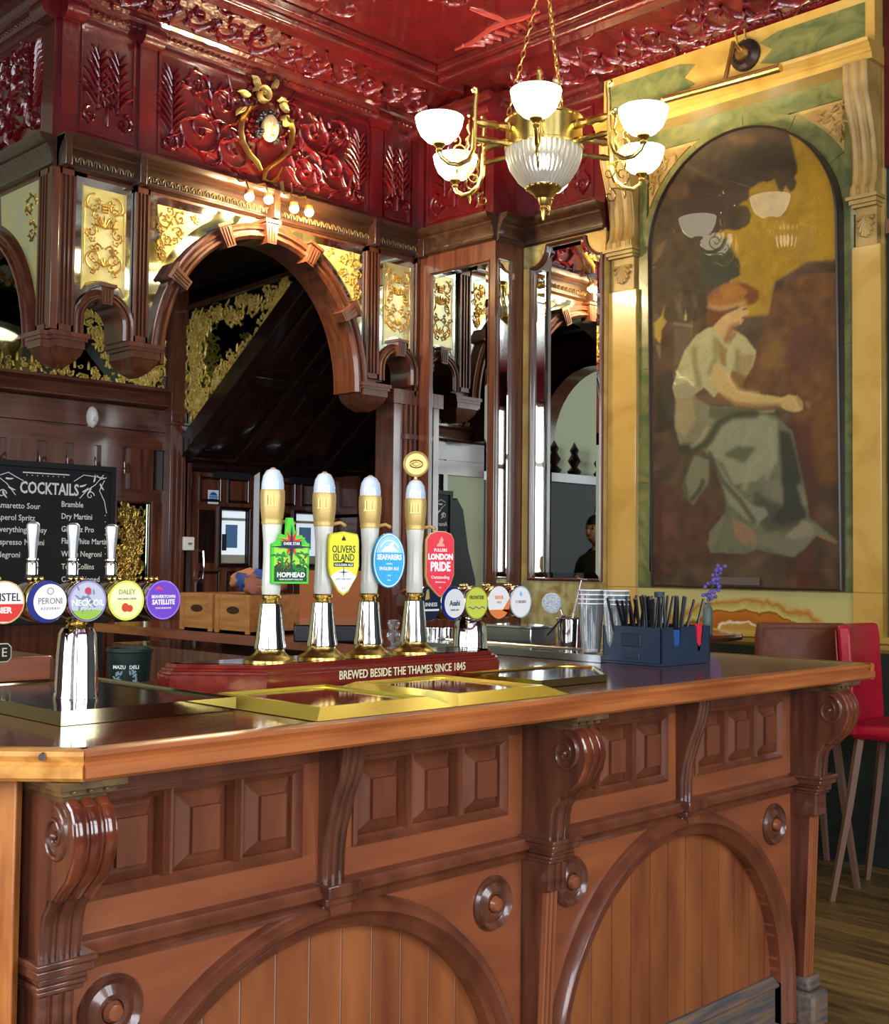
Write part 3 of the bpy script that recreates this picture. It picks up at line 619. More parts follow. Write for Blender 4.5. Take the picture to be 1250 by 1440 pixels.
# green marble border
for a, b in ((L1, L2), (R2, R1)):
    zz = [1.31, 1.9, 2.55, 3.19]
    for i in range(3): MB(PU).box((a, zz[i]+.001, 0), (b, zz[i+1]-.001, .022)).build('green_marble_strip', marbleG, ms)
an = [0, 30, 62, 90, 118, 150, 180]
for i in range(6):
    MB(PU).prism(arc(pc, pz, pr_, pr_, an[i]+.15, an[i+1]-.15, 6)+arc(pc, pz, pr_+.085, pr_+.085, an[i+1]-.15, an[i]+.15, 6), 0, .022).build('green_marble_voussoir', marbleG, ms)
MB(PU).box((L1, 3.80, 0), (R1, 3.905, .018)).build('green_marble_band', marbleG, ms)
for sg, e in ((-1, L1), (1, R1)):
    MB(PU).box((e, pz, 0), (e-sg*.05, 3.80, .019)).build('green_marble_strip', marbleG, ms)
    A = lambda t, k: (pc+sg*(pr_+k)*math.cos(math.radians(t)), pz+(pr_+k)*math.sin(math.radians(t)))
    pts = [q for q in (A(t, .1) for t in range(15, 86, 5)) if q[1] < 3.79 and abs(q[0]) < 9 and (e-sg*.055-q[0])*sg > 0]
    tri = pts+[(e-sg*.06, 3.79)]
    MB(PU).prism(tri, 0, .012).build('spandrel_slab', marbleC, ms)
    mb = MB(PU @ T(0, 0, .012)); r = random.Random(5)
    for k in range(60):
        q = (e-sg*(.06+.25*r.random()**1.3), 3.78-.2*r.random())
        if (q[0]-pc)**2+(q[1]-pz)**2 > (pr_+.12)**2: leaf(mb, q[0], q[1], r.uniform(0, 6.3), .05, .01, .014, bend=r.uniform(-.6, .6), n=3)
    mb.build('carved_foliage', marbleC, ms, kind='stuff')
# entablature
mb = MB(PU); mb.sweep([(L0-.01, 3.905), (R0+.01, 3.905)], [(0, 0), (0, .15), (.03, .155), (.035, .165), (.045, .165), (.055, .18), (.065, .18), (.075, .195), (.09, .2), (.09, 0)]); mb.build('architrave', marbleY, ms)
MB(PU).box((L0, 3.995, 0), (R0, 4.265, .10)).build('attic_slab', marbleY, ms)
cz = 4.13; c = (L0+R0)/2
for sg in (-1, 1):
    e = L0+.05 if sg < 0 else R0-.05
    MB(PU).prism([(e, cz-.085), (e, cz+.085), (c+sg*.30, cz+.085), (c+sg*.20, cz+.055), (c+sg*.27, cz), (c+sg*.20, cz-.055), (c+sg*.30, cz-.085)], .10, .104).build('green_marble_inlay', marbleG, ms)
mb = MB(FX(5.7)); mb.sweep([(-4.3, 4.27), (-2.62, 4.27)], [(0, 0), (0, .10), (.012, .12), (.03, .12), (.04, .15), (.06, .15), (.075, .19), (.10, .2), (.10, 0)])
for i in range(48): mb.sphere((-4.28+i*.035, 4.292, .13), .012, 6, 4)
mb.build('red_cornice', redrel, ms)
wbox('wall_red_end', (5.66, -3, 3.4), (5.7, 2.63, 4.42), red)
wbox('trim_1', (5.6, -3, 3.05), (5.7, 2.6, 3.12), mahD)
# agate dado
ag = mat('agate_marble', (190, 120, 40), .25, coat=.5)
nt = ag.node_tree; tc = nt.nodes.new('ShaderNodeTexCoord'); mp = nt.nodes.new('ShaderNodeMapping'); mp.inputs['Location'].default_value = (0, 3.42, -1.10); mp.inputs['Scale'].default_value = (1, .62, 1.5)
mp.inputs['Scale'].default_value = (0, 1.55, 4.2); mp.inputs['Location'].default_value = (0, -3.42*1.55, -1.085*4.2)
ln = nt.nodes.new('ShaderNodeVectorMath'); ln.operation = 'LENGTH'; nz = nt.nodes.new('ShaderNodeTexNoise'); nz.inputs['Scale'].default_value = 9; nz.inputs['Detail'].default_value = 6
ad = nt.nodes.new('ShaderNodeMath'); ad.operation = 'MULTIPLY_ADD'; ad.inputs[1].default_value = .42; rp = nt.nodes.new('ShaderNodeValToRGB'); cr = rp.color_ramp
nt.links.new(tc.outputs['Object'], mp.inputs[0]); nt.links.new(mp.outputs[0], ln.inputs[0]); nt.links.new(tc.outputs['Object'], nz.inputs[0]); nt.links.new(nz.outputs[0], ad.inputs[0]); nt.links.new(ln.outputs['Value'], ad.inputs[2]); nt.links.new(ad.outputs[0], rp.inputs[0])
stops = [(0, (150, 120, 60)), (.38, (168, 130, 56)), (.42, (216, 206, 176)), (.46, (156, 88, 20)), (.66, (170, 100, 28)), (.70, (120, 74, 24)), (.74, (186, 172, 96)), (.86, (160, 140, 70)), (.90, (168, 104, 34)), (1.0, (176, 166, 104))]
cr.elements[0].position = 0; cr.elements[0].color = srgb(*stops[0][1]); cr.elements[1].position = 1; cr.elements[1].color = srgb(*stops[-1][1])
for q_, c_ in stops[1:-1]: e_ = cr.elements.new(q_); e_.color = srgb(*c_)
nt.links.new(rp.outputs[0], nt.nodes['Principled BSDF'].inputs['Base Color'])
da = MB(PU); da.box((L1, 1.10, 0), (R1, 1.305, .03)); d_ = da.build('agate_dado', ag, ms); nt.nodes['Mapping'].inputs['Location'].default_value = (0, -(3.42-3.45)*1.55, -1.085*4.2)
MB(PU).box((L0, 1.10, 0), (L1, 1.31, .045)).build('dado_block', marbleY, ms); MB(PU).box((R1, 1.10, 0), (R0, 1.31, .045)).build('dado_block', marbleY, ms)
MB(PU).sweep([(L0, 1.02), (R0+.6, 1.02)], [(0, 0), (0, .05), (.02, .07), (.04, .07), (.05, .09), (.08, .09), (.08, 0)]).build('dado_ledge', marbleY, ms)
wbox('wall_marble_end', (5.66, 1.2, 1.1), (5.7, 2.6, 3.05), marbleG)
wbox('wall_dado', (5.62, -3, 0), (5.7, 4.28, 1.02), darkgreen)
# painting -----------------------------------------------------------------
pt = thing('painting', 'large arched painting of a seated woman in pale drapery under dark foliage', 'painting', (5.66, 3.42, 1.31))
NU, NV = 220, 470; u_a, u_b, v_a, v_b = pc-pr_+.012, pc+pr_-.012, 1.325, pz+pr_-.012
img = np.zeros((NV, NU, 3)); gu, gv = np.meshgrid(np.linspace(u_a, u_b, NU), np.linspace(v_a, v_b, NV))
def P2(x, y):   # photo pixel -> painting plane; small drift of the frame edge removed
    p = onX(x, y, 5.66); return (-p.y, p.z)
def inside(poly):
    x, y = gu, gv; ins = np.zeros(x.shape, bool); n = len(poly)
    for i in range(n):
        x1, y1 = poly[i]; x2, y2 = poly[(i+1) % n]
        if y1 == y2: continue
        c_ = ((y1 > y) != (y2 > y)) & (x < (x2-x1)*(y-y1)/(y2-y1)+x1); ins ^= c_
    return ins
def blur(a, k):
    for _ in range(k):
        a = (np.roll(a, 1, 0)+np.roll(a, -1, 0)+2*a)/4; a = (np.roll(a, 1, 1)+np.roll(a, -1, 1)+2*a)/4
    return a
rs = np.random.RandomState(3)
def noise(k): 
    a = blur(rs.rand(NV, NU), k); return (a-a.mean())/a.std()
def paint(pix, col, soft=3, op=1.0, var=0.0):
    global img
    m = blur(inside([P2(*q) for q in pix]).astype(float), max(1, int(soft*.9)))[..., None]*op
    c_ = np.array(col, float)[None, None, :]*(1+var*.6*noise(20)[..., None]); img = img*(1-m)+c_*m
A1 = lambda L: [(915+x/5, 380+y/5) for x, y in L]
A2 = lambda L: [(920+x/4.31, 580+y/4.31) for x, y in L]
A3 = lambda L: [(915+x/4.386, 180+y/4.386) for x, y in L]
def stroke(pix, wpx, col, soft=2, op=.7):
    global img
    q = [P2(*a) for a in pix]; m = np.zeros((NV, NU)); wm = wpx*.0045
    for (x1, y1), (x2, y2) in zip(q[:-1], q[1:]):
        L2_ = (x2-x1)**2+(y2-y1)**2+1e-9; t_ = np.clip(((gu-x1)*(x2-x1)+(gv-y1)*(y2-y1))/L2_, 0, 1)
        dd_ = np.hypot(gu-x1-t_*(x2-x1), gv-y1-t_*(y2-y1)); m = np.maximum(m, np.clip(1.5-dd_/wm, 0, 1))
    m = blur(m, soft)[..., None]*op; img = img*(1-m)+np.array(col, float)[None, None, :]*m
img[:] = (74, 56, 40); img *= (1+.10*noise(60)[..., None])
# sky, dark upper foliage, brown rock
paint(A3([(560, 60), (1000, 20), (1300, 400), (1300, 860), (1180, 830), (1000, 840), (900, 900), (800, 960), (760, 1160), (600, 1180), (420, 760), (480, 560), (560, 420)]), (142, 110, 32), 4, 1, .05)
paint(A3([(1000, 250), (1190, 260), (1200, 800), (1060, 800), (1020, 500)]), (158, 118, 26), 22, .7)
paint(A1([(905, 170), (960, 130), (1040, 90), (1100, 40), (1500, 20), (1500, 1300), (1150, 1300), (950, 880), (700, 860), (690, 720), (780, 580), (800, 500), (870, 320)]), (92, 60, 34), 4, 1, .10)
paint(A1([(900, 480), (1000, 560), (980, 700), (820, 720), (800, 600)]), (124, 92, 44), 22, .6)
paint(A1([(1040, 400), (1250, 380), (1250, 640), (1040, 760), (960, 640)]), (82, 46, 42), 22, .6)
paint(A1([(1060, 1040), (1250, 900), (1450, 800), (1450, 1500), (1200, 1500)]), (104, 66, 30), 18, .7, .08)
paint(A1([(960, 1080), (1160, 1050), (1200, 1500), (1150, 2200), (1050, 2300), (1000, 1500)]), (72, 38, 30), 18, .7)
r_ = random.Random(5)
def ragged(L, amp):
    out = []
    for a, b in zip(L[:-1], L[1:]):
        n_ = max(1, int(math.dist(a, b)/26))
        for k in range(n_):
            t_ = k/n_; out.append((a[0]+(b[0]-a[0])*t_+r_.uniform(-amp, amp), a[1]+(b[1]-a[1])*t_+r_.uniform(-amp, amp)))
    return out+[L[-1]]
paint(A3([(0, 900), (-20, 300), (200, 20), (560, -40), (880, 0)]+ragged([(940, 240), (925, 400), (900, 410), (880, 380), (850, 410), (820, 400), (800, 340), (740, 350), (690, 350), (640, 400), (650, 430), (600, 470), (575, 500), (640, 500), (665, 545), (630, 620), (570, 650), (520, 630), (480, 640), (420, 690), (470, 680), (520, 770), (580, 820), (585, 920), (500, 965), (400, 1040)], 10)+[(300, 1200), (-60, 1200)]), (64, 52, 36), 1, 1, .10)
paint(A3([(420, 690), (500, 690), (570, 830), (575, 920), (460, 980), (350, 980), (330, 800)]), (52, 54, 40), 4, .9)
paint(A3([(560, 120), (900, 130), (930, 260), (780, 290), (600, 340), (540, 260)]), (54, 48, 36), 14, .7)
paint(A3([(180, 360), (420, 320), (560, 440), (560, 600), (360, 700), (200, 600)]), (56, 44, 40), 18, .7)
paint(A3([(120, 360), (260, 350), (280, 440), (150, 470)]), (104, 76, 52), 12, .6); paint(A3([(500, 60), (700, 60), (680, 120), (540, 130)]), (98, 74, 46), 12, .6)
paint(A3([(60, 740), (130, 700), (90, 800), (40, 850)]), (116, 96, 62), 3, .5)
stroke(A3([(250, 240), (330, 290), (470, 350)]), 3, (96, 82, 66), 4, .5)
paint(A1([(50, 380), (100, 330), (130, 240), (115, 330), (140, 370), (105, 430), (95, 530), (55, 480)]), (156, 130, 56), 1, .9)
paint(A1([(60, 530), (95, 530), (95, 640), (70, 580)]), (116, 98, 84), 2, .8)
paint(A1([(262, 360), (276, 275), (285, 365)]), (176, 152, 96), 1, .9)
paint(A1([(185, 390), (320, 400), (310, 500), (230, 640), (195, 690)]), (84, 74, 60), 3, .8); stroke(A1([(190, 380), (320, 400)]), 1.2, (140, 124, 100), 1, .7)
for q in ([(200, 200), (250, 340)], [(330, 190), (350, 260)], [(240, 180), (230, 300)]): stroke(A1(q), 3, (98, 84, 66), 4, .6)
paint(A1([(50, 760), (170, 700), (180, 900), (190, 1100), (60, 1150)]), (48, 46, 34), 8, .7, .1)
paint(A2([(20, 420), (200, 460), (420, 600), (430, 700), (340, 760), (330, 900), (20, 1000)]), (74, 48, 36), 12, .9, .1)
paint(A2([(50, 620), (150, 600), (150, 720), (70, 760)]), (100, 66, 50), 14, .6)
# lower drapery
paint(A2([(150, 160), (300, 230), (370, 260), (440, 430), (450, 600), (400, 700), (330, 790), (350, 850), (560, 860), (640, 830), (760, 860), (860, 880), (940, 820), (1010, 740), (1130, 800), (1120, 770), (960, 640), (940, 500), (900, 300), (860, 120), (760, 20), (400, 0)]), (92, 92, 68), 2, 1, .06)
paint(A2([(400, 30), (700, 20), (770, 60), (770, 300), (640, 420), (500, 440), (430, 300), (330, 250)]), (122, 122, 94), 5, 1)
paint(A2([(430, 260), (540, 200), (640, 220), (560, 310), (520, 290)]), (72, 72, 50), 6, .8)
paint(A2([(780, 110), (850, 130), (900, 330), (930, 560), (940, 640), (800, 680), (720, 660), (800, 560), (790, 300)]), (44, 44, 36), 6, .9)
paint(A2([(680, 420), (740, 400), (800, 460), (790, 560), (690, 560)]), (104, 100, 84), 8, .7)
paint(A2([(620, 480), (900, 620), (900, 700), (700, 720), (620, 640)]), (50, 48, 38), 8, .6)
paint(A2([(380, 270), (470, 420), (600, 560), (690, 580), (710, 620), (640, 680), (560, 640), (470, 560), (400, 380)]), (118, 116, 92), 3, .9)
stroke(A2([(350, 250), (430, 420), (540, 540), (620, 660)]), 3, (66, 64, 48), 2, .8)
paint(A2([(180, 440), (260, 260), (350, 290), (345, 420), (250, 560), (200, 520)]), (106, 102, 78), 3, 1); stroke(A2([(240, 530), (290, 470), (310, 420)]), 3, (56, 52, 38), 2, .8); stroke(A2([(220, 250), (190, 420), (210, 530)]), 3, (60, 58, 42), 2, .7)
paint(A2([(480, 640), (540, 660), (620, 720), (640, 800), (560, 810), (500, 740)]), (126, 98, 72), 4, .95)
paint(A2([(340, 730), (440, 610), (450, 560), (440, 640), (400, 760), (350, 830)]), (104, 98, 76), 3, .9)
paint(A2([(640, 740), (800, 760), (950, 650), (1010, 730), (940, 800), (860, 870), (760, 840), (660, 800)]), (102, 96, 76), 4, .95); paint(A2([(920, 650), (980, 680), (990, 740), (900, 770), (800, 760)]), (126, 114, 92), 4, .8); paint(A2([(1000, 730), (1130, 780), (1130, 800), (1010, 755)]), (128, 92, 68), 2, .9)
for q in ([(560, 460), (600, 330), (680, 260)], [(720, 100), (740, 300), (700, 400)], [(610, 100), (560, 200)], [(900, 450), (930, 560)]): stroke(A2(q), 3, (134, 132, 104), 4, .6)
# hip and seat drapery
paint(A1([(200, 900), (330, 880), (450, 960), (560, 960), (720, 990), (900, 980), (900, 1010), (640, 1010), (520, 1060), (430, 1200), (330, 1250), (220, 1230), (185, 1080)]), (112, 106, 78), 2, 1)
paint(A1([(200, 910), (320, 900), (340, 1060), (260, 1180), (190, 1120)]), (140, 124, 88), 5, .9)
stroke(A1([(760, 1010), (600, 1020), (500, 1080), (430, 1200), (350, 1250), (240, 1250)]), 5, (52, 52, 36), 3, .85); stroke(A1([(420, 1110), (370, 1200), (310, 1240)]), 3, (136, 128, 98), 2, .7)
paint(A1([(330, 900), (460, 850), (560, 930), (700, 970), (560, 960), (430, 950)]), (100, 76, 54), 4, .9)
paint(A1([(440, 960), (700, 980), (620, 1010), (480, 1050), (430, 1040)]), (74, 76, 54), 4, .8)
# blouse
paint(A1([(430, 410), (520, 400), (640, 440), (700, 480), (775, 580), (750, 680), (700, 750), (640, 860), (560, 820), (470, 900), (400, 830), (300, 900), (195, 905), (175, 830), (205, 720), (260, 580), (340, 470)]), (158, 148, 102), 1, 1, .03)
paint(A1([(180, 820), (300, 790), (360, 850), (310, 900), (200, 905)]), (136, 126, 96), 3, .9); stroke(A1([(205, 715), (230, 760), (280, 770), (320, 810)]), 1.5, (206, 196, 136), 1, .8)
for q in ([(330, 560), (340, 700), (370, 820)], [(480, 500), (490, 620), (440, 720)]): stroke(A1(q), 4, (116, 110, 68), 4, .75)
paint(A1([(640, 600), (760, 600), (740, 700), (680, 780), (640, 700)]), (134, 112, 70), 5, .8); paint(A1([(600, 700), (700, 760), (680, 850), (620, 850), (580, 780)]), (106, 74, 36), 4, .9)
paint(A1([(490, 490), (560, 560), (590, 520), (640, 450), (600, 430), (560, 600), (560, 700), (520, 660)]), (122, 92, 50), 4, .8); stroke(A1([(640, 580), (630, 680), (650, 760)]), 3, (104, 92, 52), 3, .6)
# arm and hand
paint(A1([(470, 670), (540, 680), (580, 760), (640, 850), (760, 870), (900, 890), (950, 900), (1000, 880), (1060, 890), (1100, 930), (1100, 990), (1040, 1005), (980, 990), (930, 960), (760, 968), (620, 955), (520, 890), (450, 780)]), (172, 142, 88), 1, 1, .02)
stroke(A1([(500, 880), (620, 950), (780, 965), (930, 960)]), 3, (120, 86, 48), 3, .8); stroke(A1([(560, 740), (640, 850), (780, 875)]), 3, (196, 166, 110), 3, .5); stroke(A1([(1060, 900), (1090, 960)]), 2, (136, 104, 64), 1, .7); paint(A1([(1110, 920), (1160, 930), (1150, 980), (1120, 970)]), (128, 100, 58), 3, .7)
# neck, face, hair
paint(A1([(470, 400), (540, 330), (620, 290), (690, 260), (725, 290), (728, 318), (700, 330), (690, 350), (670, 390), (640, 395), (600, 410), (620, 440), (560, 520), (500, 470)]), (176, 142, 88), 1, 1, .02)
stroke(A1([(600, 415), (580, 470), (560, 500)]), 4, (120, 84, 46), 3, .8); stroke(A1([(610, 395), (650, 380)]), 2, (130, 94, 56), 1, .7); stroke(A1([(680, 345), (692, 340)]), 1.5, (110, 60, 40), 0, .8); stroke(A1([(685, 285), (705, 280)]), 1.2, (90, 60, 40), 0, .7)
paint(A1([(430, 200), (480, 150), (540, 110), (640, 90), (710, 110), (790, 150), (800, 190), (770, 240), (710, 255), (640, 260), (560, 290), (480, 280), (430, 250)]), (134, 86, 34), 1, 1, .06)
paint(A1([(640, 95), (710, 110), (795, 160), (790, 220), (730, 255), (690, 200), (720, 160)]), (92, 48, 24), 4, .8); paint(A1([(430, 290), (540, 290), (560, 310), (470, 390), (430, 400), (418, 340)]), (96, 56, 30), 2, 1)
stroke(A1([(440, 265), (520, 280), (600, 265), (690, 240)]), 3, (164, 130, 88), 1, .7); stroke(A1([(440, 200), (500, 150)]), 4, (112, 74, 54), 2, .8); paint(A1([(520, 130), (640, 120), (660, 180), (540, 240)]), (150, 104, 44), 10, .6)
img *= (1+.035*rs.randn(NV, NU))[..., None]
img = np.clip(img, 0, 255)
lin = (img/255)**2.2
# clip grid to the arch: columns end on the curve
lean = lambda u, v: .006+.050*(v-v_a)/(v_b-v_a)+.022*(u-u_a)/(u_b-u_a)      # the picture hangs a little forward of the wall
mb = MB(FX(5.66)); ids = -np.ones((NV, NU), int); cols = []
for j in range(NV):
    for i in range(NU):
        u, v = gu[j, i], gv[j, i]
        if v > pz:
            hw = math.sqrt(max(0, (pr_-.012)**2-(v-pz)**2)); u = pc+max(-hw, min(hw, u-pc))
        ids[j, i] = len(mb.v); mb.v.append((5.66-lean(u, v), -u, v)); cols.append(lin[j, i])
for j in range(NV-1):
    for i in range(NU-1): mb.f.append((int(ids[j, i]), int(ids[j, i+1]), int(ids[j+1, i+1]), int(ids[j+1, i])))
pm = bpy.data.materials.new('painted_canvas'); pm.use_nodes = True; b_ = pm.node_tree.nodes['Principled BSDF']; at_ = pm.node_tree.nodes.new('ShaderNodeVertexColor'); at_.layer_name = 'paint'
pm.node_tree.links.new(at_.outputs[0], b_.inputs['Base Color']); b_.inputs['Roughness'].default_value = .6; b_.inputs['Coat Weight'].default_value = .7; b_.inputs['Specular IOR Level'].default_value = .2; b_.inputs['Coat Roughness'].default_value = .015
me = bpy.data.meshes.new('canvas'); me.from_pydata([tuple(WM[pt.name].inverted() @ Vector(p)) for p in mb.v], [], mb.f); me.materials.append(pm)
ca = me.color_attributes.new('paint', 'FLOAT_COLOR', 'POINT'); ca.data.foreach_set('color', np.concatenate([np.array(cols), np.ones((len(cols), 1))], 1).astype('f').ravel())
o = bpy.data.objects.new('canvas', me); COL.objects.link(o); o.parent = pt; WM[o.name] = WM[pt.name]
fp = [(L2, 1.315), (R2, 1.315)]+arc(pc, pz, pr_, pr_, 0, 180, 40)
mbf = MB(FX(5.66)).sweep(fp, [(0, -.005), (0, .012), (.007, .018), (.012, .010), (.012, -.005)], closed=True); mbf.v = [(v[0]-lean(-v[1], v[2]), v[1], v[2]) for v in mbf.v]; mbf.build('frame', mat('dark_frame', (52, 40, 34), .3), pt)
mbf = MB(FX(5.66)).prism(fp, -.014, -.002); mbf.v = [(v[0]-lean(-v[1], v[2]) if v[0] < 5.668 else v[0]+.0, v[1], v[2]) for v in mbf.v]; mbf.build('backing_board', mat('dark_frame', (52, 40, 34), .3), pt)
MB(FX(5.66)).sweep([(L2-.002, 1.4)]+arc(pc, pz, pr_+.002, pr_+.002, 180, 62, 24), [(.002, .0), (.003, .022), (.006, .022), (.007, .0)]).build('bright_bead', steel, pt)
MB(FX(5.66)).box((-3.55, 1.335, .032), (-3.30, 1.375, .036)).build('plaque', mat('dull_plaque', (92, 82, 74), .4), pt)
# picture lamp
pl = thing('picture_light', 'brass tube picture light with dark round bracket above the painting', 'lamp', (5.58, 3.5, 4.13))
A_ = onX(935, 140, 5.36); B_ = onX(1098, 95, 5.36)
MB().tube([A_, B_], .022, 12).build('tube', brass, pl)
MB().tube([A_-(B_-A_)*.03+Vector((0, 0, 0)), A_], .012, 8).build('end_cap', giltM, pl)
cb = Vector((5.58, (A_.y+B_.y)/2-.02, 4.14))
mb = MB(FX(5.58) @ T(-cb.y, 4.14, 0)); mb.lathe([(.085, 0), (.085, .02), (.06, .045), (.0, .05)], n=20); mb.build('rose', mat('dark_bronze', (58, 44, 40), .35, .6), pl)
MB().tube([(5.56, cb.y, 4.14), (5.45, cb.y, 4.17), (5.365, cb.y, (A_.z+B_.z)/2)], .012, 8).build('bracket_arm', brassD, pl)
mb = MB(FX(5.53) @ T(-cb.y, 4.14, 0)); mb.lathe([(.04, 0), (.034, .012), (0, .016)], n=14); mb.build('boss', brassD, pl)
MB().tube([(5.56, cb.y+.04, 4.2), (5.54, cb.y+.045, 4.27)], .006, 6).build('cable', brassD, pl); MB().tube([(5.56, cb.y-.01, 4.2), (5.54, cb.y-.01, 4.27)], .006, 6).build('cable', brassD, pl)
# ================================================================ BACK WALL of the servery
BY = FY(7.4)
pn = thing('wall_panelling', 'dark mahogany panelling with small carved panels behind the blackboard', 'wall panelling', (3.95, 7.4, 0))
MB(BY @ T(0, 0, .0)).sweep([(2.6, 2.49), (4.6, 2.49)], [(0, 0), (0, .02), (.02, .05), (.03, .05), (.04, .03), (.1, .05), (.12, .09), (.14, .09), (.14, 0)]).build('rail', mahDX, pn)
MB(BY).box((2.6, 2.33, 0), (4.6, 2.48, .025)).build('band', mahDX, pn); MB(BY).box((2.6, 2.20, 0), (4.6, 2.32, .035)).build('top_rail', mahDX, pn)
xs = [3.28, 3.36, 3.44, 3.64, 3.71, 3.84, 3.90, 4.05, 4.10, 4.26, 4.32, 4.50, 4.6]
for i in range(0, len(xs)-1, 2): MB(BY).box((xs[i], 1.92, 0), (xs[i+1] if i else 3.33, 2.20, .035)).build('stile', mahD, pn)
MB(BY).box((3.28, 1.84, 0), (4.6, 1.92, .035)).build('bottom_rail', mahDX, pn)
for i in (1, 3, 5, 7, 9):
    c = (xs[i+1]+xs[i])/2; mb = MB(BY @ T(0, 0, .004)); mb.box((xs[i], 1.92, -.01), (xs[i+1], 2.2, .001))
    for a in range(8): leaf(mb, c, 2.06, a*PI/4, .07, .009, .012, .3)
    mb.build('carved_panel', mahD, pn)
MB(BY).box((4.17, 0, 0), (4.22, 1.84, .04)).build('stile', mahD, pn); MB(BY).box((4.5, 0, 0), (4.6, 1.84, .04)).build('stile', mahD, pn)
MB(BY).box((3.28, 0, 0), (4.17, 1.84, .01)).build('lower_board', mahD, pn)
po = thing('mullion_post', 'tall dark mahogany post at the foot of the stair, left of the door', 'post', (4.66, 7.35, 0))
MB(BY).box((4.6, 0, .003), (4.728, 3.41, .09)).build('shaft', mahD, po, bevel=.004)
for u in (4.625, 4.665, 4.705): MB(BY).box((u-.009, .1, .09), (u+.009, 2.3, .1)).build('reed', mahD, po)
MB(BY).box((4.59, 2.38, .003), (4.729, 2.5, .11)).build('collar', mahDX, po, bevel=.005)
def foliage(mb, path, wdt, seed, n=60, rad=.008):
    r = random.Random(seed); P = [Vector(p) for p in path]; L = [(P[i+1]-P[i]).length for i in range(len(P)-1)]; tot = sum(L)
    for k in range(n):
        s = (k+r.random()*.6)/n*tot; i = 0
        while i < len(L)-1 and s > L[i]: s -= L[i]; i += 1
        p = P[i]+(P[i+1]-P[i])*(s/L[i]); x = p.x+r.uniform(-wdt, wdt)*.6; y = p.y+r.uniform(-wdt, wdt)*.6
        if k % 3 != 1: acanthus(mb, x, y, wdt*r.uniform(.28, .5), r.uniform(0, 6.3), r.choice((-1, 1)), rad, rad*1.2, leaves=5)
        else: leaf(mb, x, y, r.uniform(0, 6.3), wdt*.55, rad*1.2, rad, bend=r.uniform(-1, 1))
gm = thing('gilded_mirror', 'dark mirror edged with gilt leaf scrolls above the blackboard', 'mirror', (3.95, 7.4, 2.63))
MB(BY).box((2.6, 2.63, 0), (4.6, 3.3, .02)).build('mirror_glass', mirrorD, gm); MB(BY).box((4.555, 2.63, .02), (4.59, 3.3, .026)).build('bevel', bevelm, gm)
mb = MB(BY @ T(0, 0, .02)); foliage(mb, [(2.62, 2.66), (4.5, 2.66)], .06, 1, 80); foliage(mb, [(4.5, 2.68), (4.5, 3.25)], .10, 2, 60); foliage(mb, [(4.02, 2.98), (4.12, 2.82), (4.5, 2.66)], .09, 3, 54); foliage(mb, [(3.95, 3.05), (4.2, 3.08)], .07, 4, 30)
foliage(mb, [(4.3, 2.75), (4.45, 2.75)], .12, 14, 30); foliage(mb, [(3.3, 3.22), (3.7, 3.2)], .05, 4, 22)
for k in range(14):
    x = 2.7+k*.1; leaf(mb, x, 2.70, PI/2, .06, .010, .01, 0); spiral(mb, x+.045, 2.72, .02, PI, 1, .006, .008)
mb.build('gilt_foliage', giltM, gm, kind='stuff')
gm2 = thing('stair_mirror', 'triangular mirror crowded with gilt foliage above the stair string', 'mirror', (4.73, 6.7, 2.3))
SX = FX(4.73)
MB(SX).prism([(-7.38, 3.22), (-7.38, 2.25), (-5.95, 3.24), (-5.95, 3.30)], 0, .01).build('mirror_glass', mirrorD, gm2)
MB(SX).sweep([(-7.38, 2.3), (-7.38, 3.23), (-5.9, 3.30)], [(0, .0), (0, .03), (-.03, .03), (-.03, 0)]).build('frame', mahD, gm2)
MB(SX).box((-7.345, 2.4, .01), (-7.29, 3.19, .016)).build('bevel', bevelm, gm2)
mb = MB(SX @ T(0, 0, .012)); foliage(mb, [(-7.2, 2.45), (-7.2, 3.12)], .16, 5, 80); foliage(mb, [(-7.25, 3.08), (-6.1, 3.17)], .11, 6, 84); foliage(mb, [(-7.2, 2.5), (-6.15, 3.14)], .11, 7, 90)
mb.build('gilt_foliage', giltM, gm2, kind='stuff')
# stair soffit
st = thing('stair_soffit', 'dark panelled underside of the staircase rising behind the arch', 'stairs', (5.6, 6.6, 2.1))
s0, s1 = Vector((0, 7.4, 2.14)), Vector((0, 5.86, 3.26)); sd = (s1-s0); SL = sd.length; sdn = sd/SL; nrm = Vector((0, sdn.z, -sdn.y)); nrm = nrm if nrm.z < 0 else -nrm
SMx = Matrix(((1, 0, 0, 0), (0, sdn.y, nrm.y, s0.y), (0, sdn.z, nrm.z, s0.z), (0, 0, 0, 1)))
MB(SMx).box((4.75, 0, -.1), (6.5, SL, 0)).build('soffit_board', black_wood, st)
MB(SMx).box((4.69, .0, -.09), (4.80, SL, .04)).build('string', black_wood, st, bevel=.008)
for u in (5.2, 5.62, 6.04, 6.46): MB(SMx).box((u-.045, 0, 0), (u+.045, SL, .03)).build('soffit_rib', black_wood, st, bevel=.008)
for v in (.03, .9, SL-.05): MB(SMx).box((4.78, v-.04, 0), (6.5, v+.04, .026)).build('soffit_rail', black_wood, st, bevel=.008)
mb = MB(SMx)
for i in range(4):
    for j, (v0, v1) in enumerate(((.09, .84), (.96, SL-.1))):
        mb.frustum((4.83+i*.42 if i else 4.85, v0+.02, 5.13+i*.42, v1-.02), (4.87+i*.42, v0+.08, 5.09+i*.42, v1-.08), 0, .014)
mb.build('soffit_panel', mat('soffit_red_black', (40, 14, 14), .22, c2=(26, 10, 10), scale=5, bump=.3, bscale=20, coat=.8), st)
